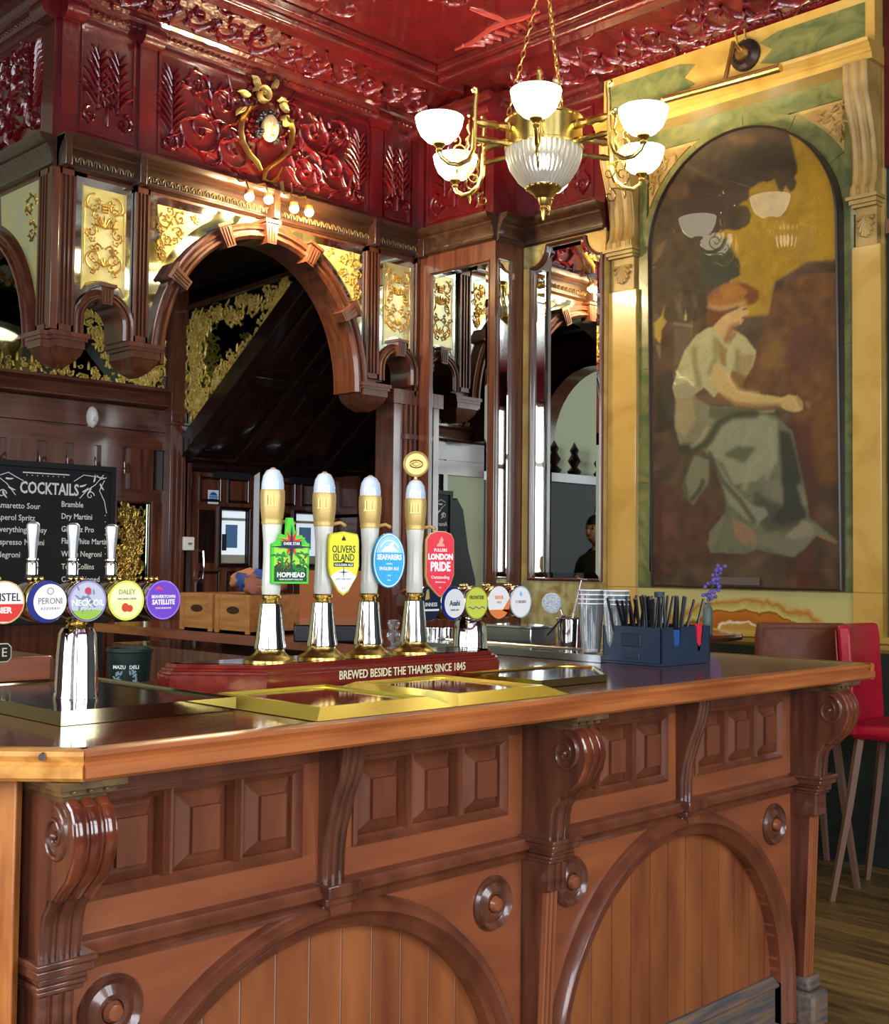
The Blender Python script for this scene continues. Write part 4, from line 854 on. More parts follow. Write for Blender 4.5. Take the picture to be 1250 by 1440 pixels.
# doors
def door(n, x0, x1):
    fr = struct('door_%d' % n, MB(BY).sweep([(x0-.06, 0), (x0-.06, 2.13), (x1+.06, 2.13), (x1+.06, 0)], [(0, 0), (0, .05), (-.03, .06), (-.06, .03), (-.06, 0)]), black_wood)
    mb = MB(BY); gw = (1.42, 1.80); c = (x0+x1)/2; g0, g1 = c-.02, x1-.06
    mb.box((x0, 0, 0), (x1, gw[0]-.03, .03)); mb.box((x0, gw[1]+.03, 0), (x1, 2.07, .03)); mb.box((x0, gw[0]-.03, 0), (g0-.03, gw[1]+.03, .03)); mb.box((g1+.03, gw[0]-.03, 0), (x1, gw[1]+.03, .03))
    mb.build('door_leaf', mahD, fr)
    for a, b in ((x0+.05, c-.03), (c+.03, x1-.05)):
        frame_rect(BY @ T(0, 0, .03), a, 1.86, b, 2.04, .02, .012, fr, black_wood, 'door_panel'); frame_rect(BY @ T(0, 0, .03), a, .9, b, 1.36, .02, .012, fr, black_wood, 'door_panel')
    MB(BY).box((x0+.05, gw[0], .03), (g0-.06, 1.80, .036)).build('door_panel', black_wood, fr)
    frame_rect(BY @ T(0, 0, .03), g0-.03, gw[0]-.03, g1+.03, gw[1]+.03, .03, .02, fr, black_wood, 'glazing_frame')
    rm_ = mat('painted_view_glow', (214, 224, 226), .3, emit=(206, 220, 228), estr=.55); pn_ = MB(BY).box((g0, gw[0], .005), (g1, gw[1], .012)).build('pane', rm_, fr)  # glow put into the pane imitates a daylit room; no room behind
    MB(BY).box((g0+.05, gw[0]+.11, .012), (g1-.07, gw[1]-.10, .014)).build('room_view_blue', mat('painted_view_blue', (70, 100, 134), .2, emit=(70, 100, 134), estr=.3), pn_); MB(BY).box((g0+.02, gw[0]+.09, .0125), (g0+.06, gw[1]-.17, .0145)).build('room_view_dark', mat('painted_view_dark', (50, 56, 60), .2), pn_)  # blue glowing and dark patches paint the view through the pane
    MB(BY).box((g0, gw[1]-.07, .012), (g1, gw[1]-.05, .0135)).build('room_view_beam', mat('painted_view_cream', (176, 170, 150), .3), pn_); MB(BY).box((g0, gw[0], .012), (g1, gw[0]+.06, .0135)).build('room_view_sill', mat('painted_view_cream', (176, 170, 150), .3), pn_)  # cream strips belong to the same painted view
    MB(BY).tube([(x0+.06, 1.30, .03), (x0+.06, 1.31, .08), (x0+.06, 1.40, .09), (x0+.06, 1.50, .08), (x0+.06, 1.51, .03)], .011, 8).build('handle', chrome, fr)
    MB(BY).box((x0+.035, 1.12, .03), (x0+.085, 1.28, .045)).build('lock_plate', steel, fr)
    MB(BY).box((c-.1, 2.03, .03), (x1-.08, 2.08, .09)).build('door_closer', blackm, fr)
    return fr
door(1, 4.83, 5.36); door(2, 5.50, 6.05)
pc2 = thing('room_picture', 'small dull blue and white picture hanging right of the door pane', 'picture', (5.15, 7.36, 1.6)) if False else None
sg = thing('door_sign', 'small square blue disc notice on the dark door', 'sign', (5.0, 7.37, 1.9))
MB(BY @ T(0, 0, .031)).box((4.955, 1.845, 0), (5.045, 1.945, .003)).build('plate', white, sg)
mb = MB(BY @ T(5.0, 1.895, .034)); mb.prism(arc(0, 0, .036, .036, 0, 345, 23), 0, .002); mb.build('disc', flat('sign_blue', (30, 96, 176)), sg)
for k, t_ in enumerate(('FIRE DOOR', 'KEEP SHUT')): text(t_, .014, BY @ T(5.0, 1.903-.016*k, .0365), white, sg)
sw = thing('wall_switch', 'white switched wall socket on the post beside the door handle', 'switch', (4.75, 7.3, 1.55))
MB(BY).box((4.70, 1.505, .10), (4.79, 1.60, .125)).build('plate', white, sw, bevel=.006); MB(BY).box((4.735, 1.545, .125), (4.765, 1.56, .132)).build('rocker', flat('grey_rocker', (120, 120, 124)), sw)
MB(BY).box((4.735, 1.60, .10), (4.755, 2.12, .115)).build('conduit', mahD, sw)
se = thing('motion_sensor', 'white rounded motion sensor on the wooden rail under the gilt mirror', 'sensor', (4.03, 7.35, 2.36))
mb = MB(BY @ T(4.03, 2.385, .02)); mb.sphere((0, 0, 0), .075, 12, 8, .55, 1, .8); mb.build('housing', white, se); MB(BY @ T(4.03, 2.385, .07)).box((-.015, -.03, 0), (.015, .0, .012)).build('lens', flat('sensor_lens', (200, 204, 206)), se)
# tall gilt panel right of blackboard
gp = thing('gilt_panel', 'narrow upright mirror with dense gilt scrolls right of the blackboard', 'mirror', (4.35, 7.4, 1.1))
MB(BY).box((4.22, 1.05, 0), (4.5, 1.83, .012)).build('mirror_glass', mirrorD, gp); frame_rect(BY, 4.22, 1.05, 4.5, 1.84, .02, .03, gp, mahD)
MB(BY).box((4.47, 1.07, .012), (4.49, 1.82, .018)).build('bevel', bevelm, gp)
mb = MB(BY @ T(0, 0, .013)); foliage(mb, [(4.34, 1.1), (4.34, 1.79)], .13, 9, 120, .009); mb.build('gilt_foliage', giltD, gp, kind='stuff')
# shelves with folders between the doors and the column
sh = thing('wall_shelf', 'dark open shelf unit right of the far door', 'shelf', (6.35, 7.2, .9))
for z in (1.2, 1.5, 1.78): MB(BY).box((6.1, z, .05), (6.85, z+.025, .35)).build('board', mahD, sh)
MB(BY).box((6.1, .0, .05), (6.13, 2.1, .35)).build('side', mahD, sh); MB(BY).box((6.82, 0, .05), (6.85, 2.1, .35)).build('side', mahD, sh)
for k in range(6):
    o = MB(BY).box((6.18+.02*(k % 2), 1.805+.03*k, .1), (6.62+.03*(k % 3), 1.83+.03*k, .33)).build('box_file', [flat('file_%d' % j, c) for j, c in enumerate(((40, 84, 110), (120, 70, 50), (64, 40, 34)))][k % 3], label=['blue file lying on the top shelf by the far door', 'brown file second up on the top shelf', 'dark file third up on the top shelf', 'blue file fourth up on the top shelf', 'brown file fifth up on the top shelf', 'dark file topmost of its pile'][k], cat='file', group='files piled on the wall shelf')
# pale opening side with a dark ornate screen (seen only in the mirrors)
scn = thing('carved_screen', 'dark carved wooden screen with turned finials seen in the wall mirror', 'screen', (1.95, 7.3, 0))
MB().box((1.3, 7.2, 0), (2.6, 7.3, 2.2)).build('body', blackm, scn); MB().box((1.26, 7.16, 2.2), (2.64, 7.34, 2.28)).build('cornice', black_wood, scn)
for x in (1.4, 1.8, 2.2, 2.5): MB().lathe([(.05, 0), (.07, .04), (.03, .08), (.065, .14), (.03, .2), (.045, .24), (0, .32)], (x, 7.25, 2.28), 12).build('finial', black_wood, scn)
MB(FY(7.2)).prism([(1.5, .9), (1.95, .9), (1.95, 1.9)]+arc(1.725, 1.9, .225, .225, 0, 180, 10), 0, .01).build('arched_panel', giltM, scn)
cu = thing('dark_curtain', 'black draped curtain against the pale wall, seen in the pier mirror', 'curtain', (3.2, 7.35, 0))
MB(FY(7.38)).prism([(3.28, 0), (3.28, 1.95), (3.2, 2.0), (3.12, 1.9), (3.05, 1.55), (2.96, 1.3), (2.9, 0)], 0, .05).build('cloth', blackm, cu)
# ================================================================ BAR FRONT
FYp = 1.95; BF = FY(FYp)
bar = thing('bar_counter', 'carved mahogany bar front with scroll brackets, raised panels and two boarded arches', 'bar', (2.3, 1.95, 0))
XC = [.945, 2.224, 3.508]; CWD = .078
SMc = lambda x0, Y0=FYp: Matrix(((0, 0, 1, x0), (-1, 0, 0, Y0), (0, 1, 0, 0), (0, 0, 0, 1)))   # (projection, z, along X)
MB().box((.95, 2.0, 0), (3.6, 2.55, 1.05)).build('carcass', mahD, bar)
for bi, (a, b) in enumerate(((XC[0]+CWD, XC[1]), (XC[1]+CWD, XC[2]))):
    c = (a+b)/2; hb = .03; Ri, Ro, cz = .53, .592, .145
    MB(BF).box((c-Ri-.02, .1, -.06), (c+Ri+.02, .60, -.0335)).build('groove_backing', dusty, bar) if False else MB(BF).prism([(c-Ri-.01, .1), (c+Ri+.01, .1)]+arc(c, cz, Ri+.01, Ri+.01, 0, 180, 24), -.05, -.0335).build('groove_backing', dusty, bar)
    p = .0862; k0 = -6
    for k in range(-6, 7):      # vertical boards filling the arch
        x0, x1 = c+k*p-p/2+.0024+.02, c+k*p+p/2-.0024+.02
        x0, x1 = max(x0, c-Ri-.01), min(x1, c+Ri+.01)
        if x1-x0 < .01: continue
        top = [(x, cz+math.sqrt(max(0, (Ri+.02)**2-(x-c)**2))) for x in (x1, (x0+x1)/2, x0)]
        MB(BF).prism([(x0, .1), (x1, .1)]+top, -.045, -.03).build('board', mahZ, bar)
    # spandrels
    zt = .735
    o = [(c+Ri*math.cos(math.radians(t)), cz+Ri*math.sin(math.radians(t))) for t in range(0, 181, 3)]
    half = [q for q in o if q[0] >= c-1e-6]; MB(BF).prism([(b, 0.0), (b, zt), (c, zt)]+half[::-1]+[(c+Ri, 0)], -.045, 0).build('spandrel', mahX, bar)
    half = [q for q in o if q[0] <= c+1e-6]; MB(BF).prism([(c, zt), (a, zt), (a, 0), (c-Ri, 0)]+half[::-1], -.045, 0).build('spandrel', mahX, bar)
    pth = [(c+Ri, .02), (c+Ri, cz)]+[(c+Ri*math.cos(math.radians(t)), cz+Ri*math.sin(math.radians(t))) for t in range(4, 177, 4)]+[(c-Ri, cz), (c-Ri, .02)]
    MB(BF).sweep(pth, [(0, -.045), (0, .008), (-.010, .020), (-.016, .006), (-.022, .010), (-.034, .030), (-.046, .034), (-.056, .024), (-.062, .004), (-.064, 0)]).build('arch_moulding', mahM, bar)
    for sg in (-1, 1):          # turned roundels
        rx = c+sg*.497; mb = MB(BF @ T(rx, .636, 0)); mb.lathe([(.064, 0), (.064, .006), (.058, .014), (.052, .008), (.046, .004), (.03, .012), (.022, .010), (.02, .002), (.018, .002)], n=24)
        ro = mb.build('roundel', mahD, bar)
        mb = MB(BF @ T(rx, .636, 0)); mb.lathe([(.017, 0), (.019, .012), (.014, .022), (0, .026)], n=14); mb.build('boss', mahX, ro)
    # skirting
    MB(BF).box((c-Ri+.0, 0, -.03), (c+Ri, .13, -.012)).build('skirting', skirtM, bar)
    MB(BF).sweep([(c-Ri, .13), (c+Ri, .13)], [(-.0, -.012), (0, .0), (.008, .004), (.016, -.008), (.028, -.02), (.028, -.03)]).build('skirting_moulding', skirtM, bar)
    for x0, x1 in ((a, c-Ri), (c+Ri, b)): MB(BF).box((x0, 0, 0), (x1, .145, .010)).build('plinth_block', skirtM, bar)
    # dado rail
    MB(BF).sweep([(a-.005, .722), (b+.005, .722)], [(0, 0), (0, .012), (.010, .018), (.014, .010), (.018, .014), (.030, .034), (.038, .036), (.044, .028), (.052, .024), (.056, 0)]).build('dado_rail', mahM, bar)
    # upper board and raised panels
    for (u0, u1) in ((a, c-hb), (c+hb, b)):
        MB(BF).box((u0, .775, -.03), (u1, .835, 0)).build('lower_rail', mahX, bar); MB(BF).box((u0, 1.02, -.03), (u1, 1.079, 0)).build('upper_rail', mahM, bar)
        fl = .03 if u0 > c else .055; fr_ = .055 if u0 > c else .045
        f0, f1 = u0+fl, u1-fr_
        MB(BF).box((u0, .835, -.03), (f0, 1.02, 0)).build('stile', mahZ, bar); MB(BF).box((f1, .835, -.03), (u1, 1.02, 0)).build('stile', mahZ, bar)
        MB(BF).sweep([(f0, .835), (f1, .835), (f1, 1.02), (f0, 1.02)], [(0, -.02), (0, .006), (.008, .010), (.012, .002), (.02, -.004), (.022, -.02)], closed=True).build('panel_moulding', mahM, bar)
        w3 = (f1-f0)/3
        for i in range(3):
            q0, q1 = f0+i*w3+.011, f0+(i+1)*w3-.011
            mb = MB(BF); mb.frustum((q0, .845, q1, 1.01), (q0+.036, .885, q1-.036, .972), -.022, .004)
            mb.frustum((q0+.036, .885, q1-.036, .972), (q0+.037, .886, q1-.037, .971), .001, .013)
            mb.build('raised_panel', mahM, bar, smooth=10)
            if i: MB(BF).sweep([(f0+i*w3, .855), (f0+i*w3, 1.01)], [(-.013, -.02), (-.010, .006), (-.004, .002), (0, .012), (.004, .002), (.010, .006), (.013, -.02)]).build('muntin', mahM, bar)
    # little scroll bracket above the arch crown
    pf = [(0, .78), (.014, .78), (.015, .83), (.022, .88), (.045, .95), (.066, 1.0), (.075, 1.04), (.075, 1.079), (0, 1.079)]
    br = MB(SMc(c-hb)).prism(pf, 0, 2*hb).build('small_bracket', mahD, bar)
    for s in (.2, .5, .8): MB(SMc(c-hb+2*hb*s)).sweep(pf[1:-1], [(.001, -.008), (-.005, -.004), (-.006, 0), (-.005, .004), (.001, .008)]).build('reed', mahD, br)
    mb = MB()
    for z0, z1, d in ((.72, .735, .028), (.735, .752, .044), (.752, .78, .056)): mb.box((c-hb-d*.25, FYp-d, z0), (c+hb+d*.25, FYp, z1))
    mb.build('bracket_cap', mahD, bar, bevel=.003)
    MB(BF).prism([(c-.026, .716), (c+.026, .716), (c+.03, .735), (c-.03, .735)], 0, .04).build('keystone', mahM, bar)
for x in XC:        # main scroll brackets on fluted pilasters
    top = [(0, .78), (.084, .78), (.086, .80), (.088, .83), (.094, .855), (.108, .872), (.112, .884), (.130, .886), (.148, .905), (.170, .925), (.186, .955), (.193, .985), (.188, 1.012), (.176, 1.034), (.160, 1.045), (0, 1.045)]
    br = MB(SMc(x)).prism(top, 0, CWD).build('scroll_bracket', mahD, bar)
    polish = mat('polished_scroll', (84, 36, 24), .16, c2=(120, 58, 34), scale=14, coat=1)
    for s in (.17, .5, .83):
        MB(SMc(x+CWD*s)).sweep(top[7:-1], [(.002, -.012), (-.004, -.009), (-.0065, 0), (-.004, .009), (.002, .012)]).build('reed', polish, br)
        MB(SMc(x+CWD*s)).sweep(top[1:7], [(.002, -.011), (-.004, -.008), (-.006, 0), (-.004, .008), (.002, .011)]).build('reed', mahD, br)
    for sx, e in ((x, -1), (x+CWD, 1)):
        m_ = FX(sx) if e < 0 else Matrix(((0, 0, 1, sx), (-1, 0, 0, 0), (0, 1, 0, 0), (0, 0, 0, 1)))
        mb = MB(m_); cu_, cv_ = -(FYp-.135), .990
        pts = [(cu_+(.034*(1-t/26)+.007)*math.cos(PI/2-t*.42), cv_+(.034*(1-t/26)+.007)*math.sin(PI/2-t*.42)*1.15) for t in range(26)]
        mb.rib(pts, [.006-.0032*t/26 for t in range(26)], .006); mb.sphere((cu_, cv_, .002), .008, 8, 6); mb.build('volute', mahD, br)
    mb = MB(); 
    for z0, z1, d, e in ((1.045, 1.056, .155, .0), (1.056, 1.068, .168, .010), (1.068, 1.079, .186, .020)): mb.box((x-e, FYp-d, z0), (x+CWD+e, FYp, z1))
    for k in range(3): mb.sphere((x+.01+k*.029, FYp-.172, 1.062), .004, 6, 4)
    mb.build('bracket_abacus', mat('bronzed_cap', (72, 50, 34), .3, c2=(110, 88, 52), scale=20, coat=.6), bar)
    mb = MB()
    for z0, z1, d, e in ((.722, .732, .092, .002), (.732, .742, .098, .006), (.742, .754, .100, .003), (.754, .770, .110, .012), (.770, .782, .114, .015)): mb.box((x-e, FYp-d, z0), (x+CWD+e, FYp, z1))
    mb.build('bracket_cap', mahD, bar, bevel=.003)
    # neck and tapering shaft
    MB(SMc(x)).prism([(0, .655), (.082, .655), (.084, .722), (0, .722)], 0, CWD-.012).build('neck', mahD, bar)
    for s in (.17, .5, .83): MB(SMc(x+(CWD-.012)*s)).sweep([(.082, .66), (.084, .722)], [(.001, -.010), (-.006, -.007), (-.008, 0), (-.006, .007), (.001, .010)]).build('reed', mahDX, bar)
    MB(SMc(x+.004)).prism([(0, 0), (.034, 0), (.064, .655), (0, .655)], 0, CWD-.026).build('shaft', mahD, bar)
    for s in (.2, .5, .8): MB(SMc(x+.004+(CWD-.026)*s)).sweep([(.041, .15), (.064, .655)], [(.001, -.008), (-.007, -.006), (-.005, 0), (-.007, .006), (.001, .008)]).build('reed', mahZ, bar)
    MB().box((x-.01, FYp-.085, 0), (x+CWD+.01, FYp, .11)).build('base_block', skirtM, bar, bevel=.012)
    MB().box((x+.0, FYp-.065, .11), (x+CWD, FYp, .155)).build('base_block', skirtM, bar, bevel=.012)
    MB(SMc(x)).prism([(0, .0), (0, 1.079), (.0, 1.079)], 0, .01) if False else None
    MB(BF).box((x, .0, -.04), (x+CWD, 1.079, 0)).build('backing_stile', mahD, bar)
# canted corner board at the left and right end return
cb_ = Vector((.912, 1.885)); dv = Vector((-.7071, .7071)); nv = Vector((-.7071, -.7071))
CM = Matrix(((dv.x, 0, nv.x, cb_.x), (dv.y, 0, nv.y, cb_.y), (0, 1, 0, 0), (0, 0, 0, 1)))
MB(CM).box((0, 0, -.03), (.07, 1.079, 0)).build('corner_board', oakboard, bar, bevel=.003); MB(CM).box((.072, 0, -.03), (.9, 1.079, -.006)).build('canted_panel', oakboard, bar)
MB(CM).box((.11, .12, -.006), (.5, 1.0, .006)).build('canted_panel', oakboard, bar)
mb = MB(CM)
for q in ((.045, .99), (.062, .93)): mb.lathe([(.006, 0), (.005, .003), (0, .004)], (q[0], q[1], 0), 8)
mb.build('screw_head', brassD, bar)
MB().box((3.6, 1.96, 0), (3.62, 5.2, 1.079)).build('end_panel', mahD, bar); MB().box((2.98, 2.6, 0), (3.6, 5.2, 1.04)).build('carcass', mahD, bar)
MB().box((.35, 2.6, 0), (.8, 2.65, 1.04)).build('carcass', mahD, bar)
# ================================================================ COUNTER TOP
ct = thing('worktop', 'long polished mahogany counter top with worn orange edge, turning back at the far end', 'counter', (2.3, 2.2, 1.08))
def slab(poly, z0, z1, name, m, bevel=0): return MB(UP(0)).prism(poly, z0, z1).build(name, m, ct, bevel=bevel)
OUT = [(-.25, 2.97), (.962, 1.758), (3.69, 1.758)]
slab([(-.25, 2.97), (.962+.008, 1.77), (3.68, 1.77), (3.68, 2.66), (.95, 2.66), (.35, 3.26), (.04, 3.26)], 1.09, 1.13, 'front_slab', counterT)
slab([(2.93, 2.661), (3.68, 2.661), (3.68, 5.3), (2.93, 5.3)], 1.09, 1.13, 'side_slab', counterTY)
def nosing(path, m, name):
    prof = [(.03, 1.08), (.002, 1.08), (-.004, 1.086), (-.004, 1.104), (.002, 1.108), (.004, 1.110), (.002, 1.113), (-.001, 1.120), (.002, 1.127), (.012, 1.1305), (.03, 1.1305)]
    MB(UP(0)).sweep(path, prof).build(name, m, ct)
nosing([(-.25, 2.97), (.9605, 1.7595)], mat('honey_nosing', (208, 150, 74), .35, c2=(176, 112, 48), scale=5, stretch=WX, bump=.12, coat=.3), 'nosing')
nosing([(.963, 1.758), (3.69, 1.758)], oakedge, 'nosing'); nosing([(3.69, 1.757), (3.69, 5.3)], oakedgeY, 'nosing')
dv3 = Vector((-.7071, -.7071, 0)); p = Vector((.915, 1.805, 1.119)); MB().tube([p-dv3*.004, p+dv3*.004], [.008, .006], 10).build('dowel', steel, ct)
MB().box((.4, 2.661, 1.045), (2.0, 3.15, 1.07)).build('service_shelf', mahDX, ct); MB().box((2.0, 2.661, 1.0), (2.92, 2.75, 1.05)).build('service_shelf', mahDX, ct)
for x in (.55, 1.85): MB().box((x, 2.9, 0), (x+.05, 2.95, 1.045)).build('shelf_leg', mahD, ct)
# ================================================================ BEER ENGINE with hand pumps
be = thing('beer_engine_plinth', 'moulded mahogany plinth carrying four hand pumps with cream lettering', 'plinth', (2.05, 2.33, 1.13))
foot = [(1.50, 2.42), (1.50, 2.37), (1.655, 2.215), (2.43, 2.215), (2.50, 2.285), (2.50, 2.42)]
pp = [(0, 1.13), (0, 1.172), (.004, 1.175), (.004, 1.180), (.010, 1.182), (.012, 1.186), (.02, 1.188), (.024, 1.196), (.05, 1.196)]
MB(UP(0)).sweep([(1.50, 2.42), (1.50, 2.37), (1.655, 2.215), (2.43, 2.215), (2.50, 2.285), (2.50, 2.42)], pp).build('moulding', plinthM, be)
MB(UP(0)).prism([(1.53, 2.42), (1.53, 2.385), (1.668, 2.245), (2.418, 2.245), (2.47, 2.297), (2.47, 2.42)], 1.131, 1.196).build('top_board', plinthM, be)
cream = flat('cream_lettering', (222, 208, 170))
text('BREWED BESIDE THE THAMES SINCE 1845', .029, FY(2.2125) @ T(2.08, 1.162, .001), cream, be, sx=.80, bold=.3)
ZP = 1.196; YP = 2.30
def hand_pump(x, label, badge=False):
    t = thing('hand_pump', label, 'beer pump', (x, YP, ZP), group='hand pumps on the mahogany plinth')
    c = (x, YP, ZP)
    MB().lathe([(.060, 0), (.060, .006), (.054, .010), (.046, .014), (.036, .022), (.033, .030), (.033, .034)], c, 28).build('flange', brassD if False else brass, t)
    MB().lathe([(.036, .030), (.036, .04), (.0335, .05), (.0255, .128), (.0245, .136)], c, 40, flute=.035, nf=10).build('body', chrome, t)
    MB().lathe([(.0245, .130), (.019, .137), (.017, .142), (.018, .146), (.024, .150), (.025, .155), (.022, .158)], c, 24).build('collar', brass, t)
    MB().lathe([(.021, .158), (.0225, .17), (.0215, .20), (.0200, .24), (.0205, .28), (.0235, .318), (.0235, .322)], c, 24).build('handle', ceramic, t)
    MB().lathe([(.0245, .322), (.0255, .327), (.0245, .333), (.0255, .336), (.0283, .36), (.0292, .385), (.0285, .402), (.0275, .404)], c, 28).build('ferrule', goldpaint, t)
    MB().lathe([(.0270, .404), (.0268, .418), (.0235, .436), (.0160, .449), (.006, .454)], c, 24).build('dome', pearl, t)
    MB().lathe([(.008, .452), (.005, .456), (0, .457)], c, 10).build('dome_cap', goldpaint, t)
    MB().tube([(x+.024, YP-.006, ZP+.328), (x+.036, YP-.02, ZP+.332), (x+.04, YP-.034, ZP+.325)], .0045, 8).build('clip_arm', goldpaint, t)
    mb = MB(FR((x-.0192, YP-.0205, ZP+.378), 227)); 
    for k in range(4): mb.box((-.013+.007*k, -.012, 0), (-.009+.007*k, .012, .0022))
    mb.box((-.015, -.014, 0), (.014, -.011, .002)); mb.build('embossing', goldpaint, t)
    if badge:
        mb = MB(FR((x, YP, ZP+.495), 232)); mb.lathe([(.032, -.009), (.034, -.007), (.034, .007), (.031, .010), (.028, .007), (.0, .007)], n=28); b_ = mb.build('round_badge', goldpaint, t)
        mb = MB(FR((x, YP, ZP+.495), 232)); mb.rib(arc(0, 0, .017, .010, 0, 360, 20), .0018, .003, .007); mb.rib([(-.012, 0), (0, .006), (.012, 0), (0, -.006), (-.012, 0)], .0012, .0025, .007); mb.build('crest', brassD, b_)
        MB().lathe([(.005, .452), (.004, .47)], c, 10).build('badge_stem', goldpaint, t)
    return t
PX = [onY(x, y, YP).x for x, y in ((380, 900), (453, 900), (518, 900), (582, 900))]
hand_pump(PX[0], 'white handled hand pump with gold ferrule, behind the green leafy clip'); hand_pump(PX[1], 'white handled hand pump beside the yellow shield clip')
hand_pump(PX[2], 'white handled hand pump beside the blue oval clip'); hand_pump(PX[3], 'white handled hand pump topped by a round gold badge', True)
# pump clips
def clip_frame(px, py, i, dy=.045):
    p = onY(px, py, YP-dy); return FR(p, 252), p
def outl(m_, poly, th, mats, t, name):
    return MB(m_).prism(poly, -th, 0).build(name, mats, t)
W_ = flat('print_white', (240, 240, 236)); K_ = flat('print_black', (18, 20, 22))
# 1 green leafy clip
m_, p = clip_frame(409, 787, 0); t = thing('pump_clip', 'green pump clip with red star and hop leaves', 'pump clip', p, group=None)
g1, g2, g3 = flat('clip_green', (76, 196, 52)), flat('clip_lime', (160, 214, 70)), flat('clip_dark_green', (16, 70, 34))
sil = [(-.046, -.056), (.044, -.056), (.046, .038), (.040, .040), (.026, .058), (.012, .055), (.004, .098), (-.010, .098), (-.012, .056), (-.026, .060), (-.034, .042), (-.047, .036)]
outl(m_, sil, .014, g1, t, 'board')
F1 = m_ @ T(0, 0, .0006)
MB(F1).prism([(-.041, -.051), (.039, -.051), (.041, .034), (-.042, .032)], 0, .0008).build('print_field', g2, t)
MB(F1).prism([(-.041, -.051), (.039, -.051), (.039, -.020), (.02, -.010), (-.01, -.018), (-.03, -.008), (-.041, -.016)], .0008, .0014).build('print_field', g3, t)
mb = MB(F1); r = random.Random(3)
for k in range(46): leaf(mb, r.uniform(-.038, .036), r.uniform(-.03, .016), r.uniform(0, 6.3), r.uniform(.010, .02), .0022, .0008, bend=r.uniform(-1, 1), w0=.0014)
mb.build('hop_leaves', flat('leaf_green', (32, 128, 50)), t)
mb = MB(F1)
for k in range(16): leaf(mb, r.uniform(-.034, .034), r.uniform(-.03, .01), r.uniform(0, 6.3), .009, .0018, .001, w0=.0018)
mb.build('hop_flowers', flat('hop_brown', (120, 44, 36)), t)
def star(m_, cx, cy, R, r_, n, col, w0, th, nm='star', rot=90):
    pts = []
    for k in range(2*n): a = math.radians(rot)+PI*k/n; q = R if k % 2 == 0 else r_; pts.append((cx+q*math.cos(a), cy+q*math.sin(a)))
    return MB(m_).prism(pts, w0, w0+th).build(nm, col, t)
star(F1, 0, .038, .038, .017, 8, flat('clip_leafgreen', (110, 206, 60)), .0008, .001, rot=112); star(F1, 0, .038, .032, .012, 8, flat('star_red', (214, 42, 36)), .002, .0008, rot=67)
star(F1, 0, .030, .052, .006, 4, flat('star_navy', (30, 40, 70)), .003, .0008)
MB(F1).box((-.024, .031, .0034), (.024, .043, .0042)).build('band', flat('star_navy', (30, 40, 70)), t)
text('DARK STAR', .0095, F1 @ T(0, .037, .0048), W_, t, bold=.5, sx=.8); text('HOPHEAD', .0155, F1 @ T(0, -.036, .002), W_, t, bold=1, sx=.95); text('FRESH & HOPPY PALE ALE', .005, F1 @ T(0, -.0465, .002), W_, t, bold=.3)
# 2 yellow shield
m_, p = clip_frame(483, 789, 1); t = thing('pump_clip', 'yellow shield shaped pump clip with pointed white foot', 'pump clip', p)
ye = flat('clip_yellow', (226, 222, 46)); sh_ = [(-.040, .052), (-.036, .066), (.0, .072), (.036, .066), (.040, .052), (.041, -.012), (.036, -.034), (.014, -.074), (0, -.084), (-.014, -.074), (-.036, -.034), (-.041, -.012)]
outl(m_, sh_, .009, flat('clip_yellow_edge', (190, 184, 36)), t, 'board'); F1 = m_ @ T(0, 0, .0004)
MB(F1).prism([(x*.93, y*.955) for x, y in sh_], 0, .0008).build('print_field', ye, t)
MB(F1).prism([(-.034, -.037), (-.018, -.026), (0, -.018), (.018, -.026), (.034, -.037), (.013, -.070), (0, -.078), (-.013, -.070)], .0008, .0014).build('print_foot', W_, t)
mb = MB(F1); mb.prism([(-.026, -.014), (-.026, -.004), (-.004, -.003), (0, .001), (.004, -.003), (.026, -.004), (.026, -.014)], .0008, .0014); mb.build('band', K_, t)
text('OLIVERS', .025, F1 @ T(0, .028, .001), K_, t, sx=.66, bold=.3); text('ISLAND', .025, F1 @ T(0, .008, .001), K_, t, sx=.66, bold=.3); text('GOLDEN ALE', .008, F1 @ T(0, -.0095, .0016), W_, t, bold=.5)
star(F1, 0, -.027, .016, .002, 4, K_, .0014, .0006); mb = MB(F1); mb.prism([(-.006, .050), (.006, .050), (.003, .054), (.005, .058), (.001, .057), (0, .064), (-.003, .057), (-.005, .055)], .0008, .0014); mb.build('crest', K_, t)
text('LIGHT AND ZESTY', .005, F1 @ T(0, -.044, .0016), flat('grey_print', (120, 120, 110)), t); text('4.2', .007, F1 @ T(0, -.066, .0016), flat('grey_print', (120, 120, 110)), t)
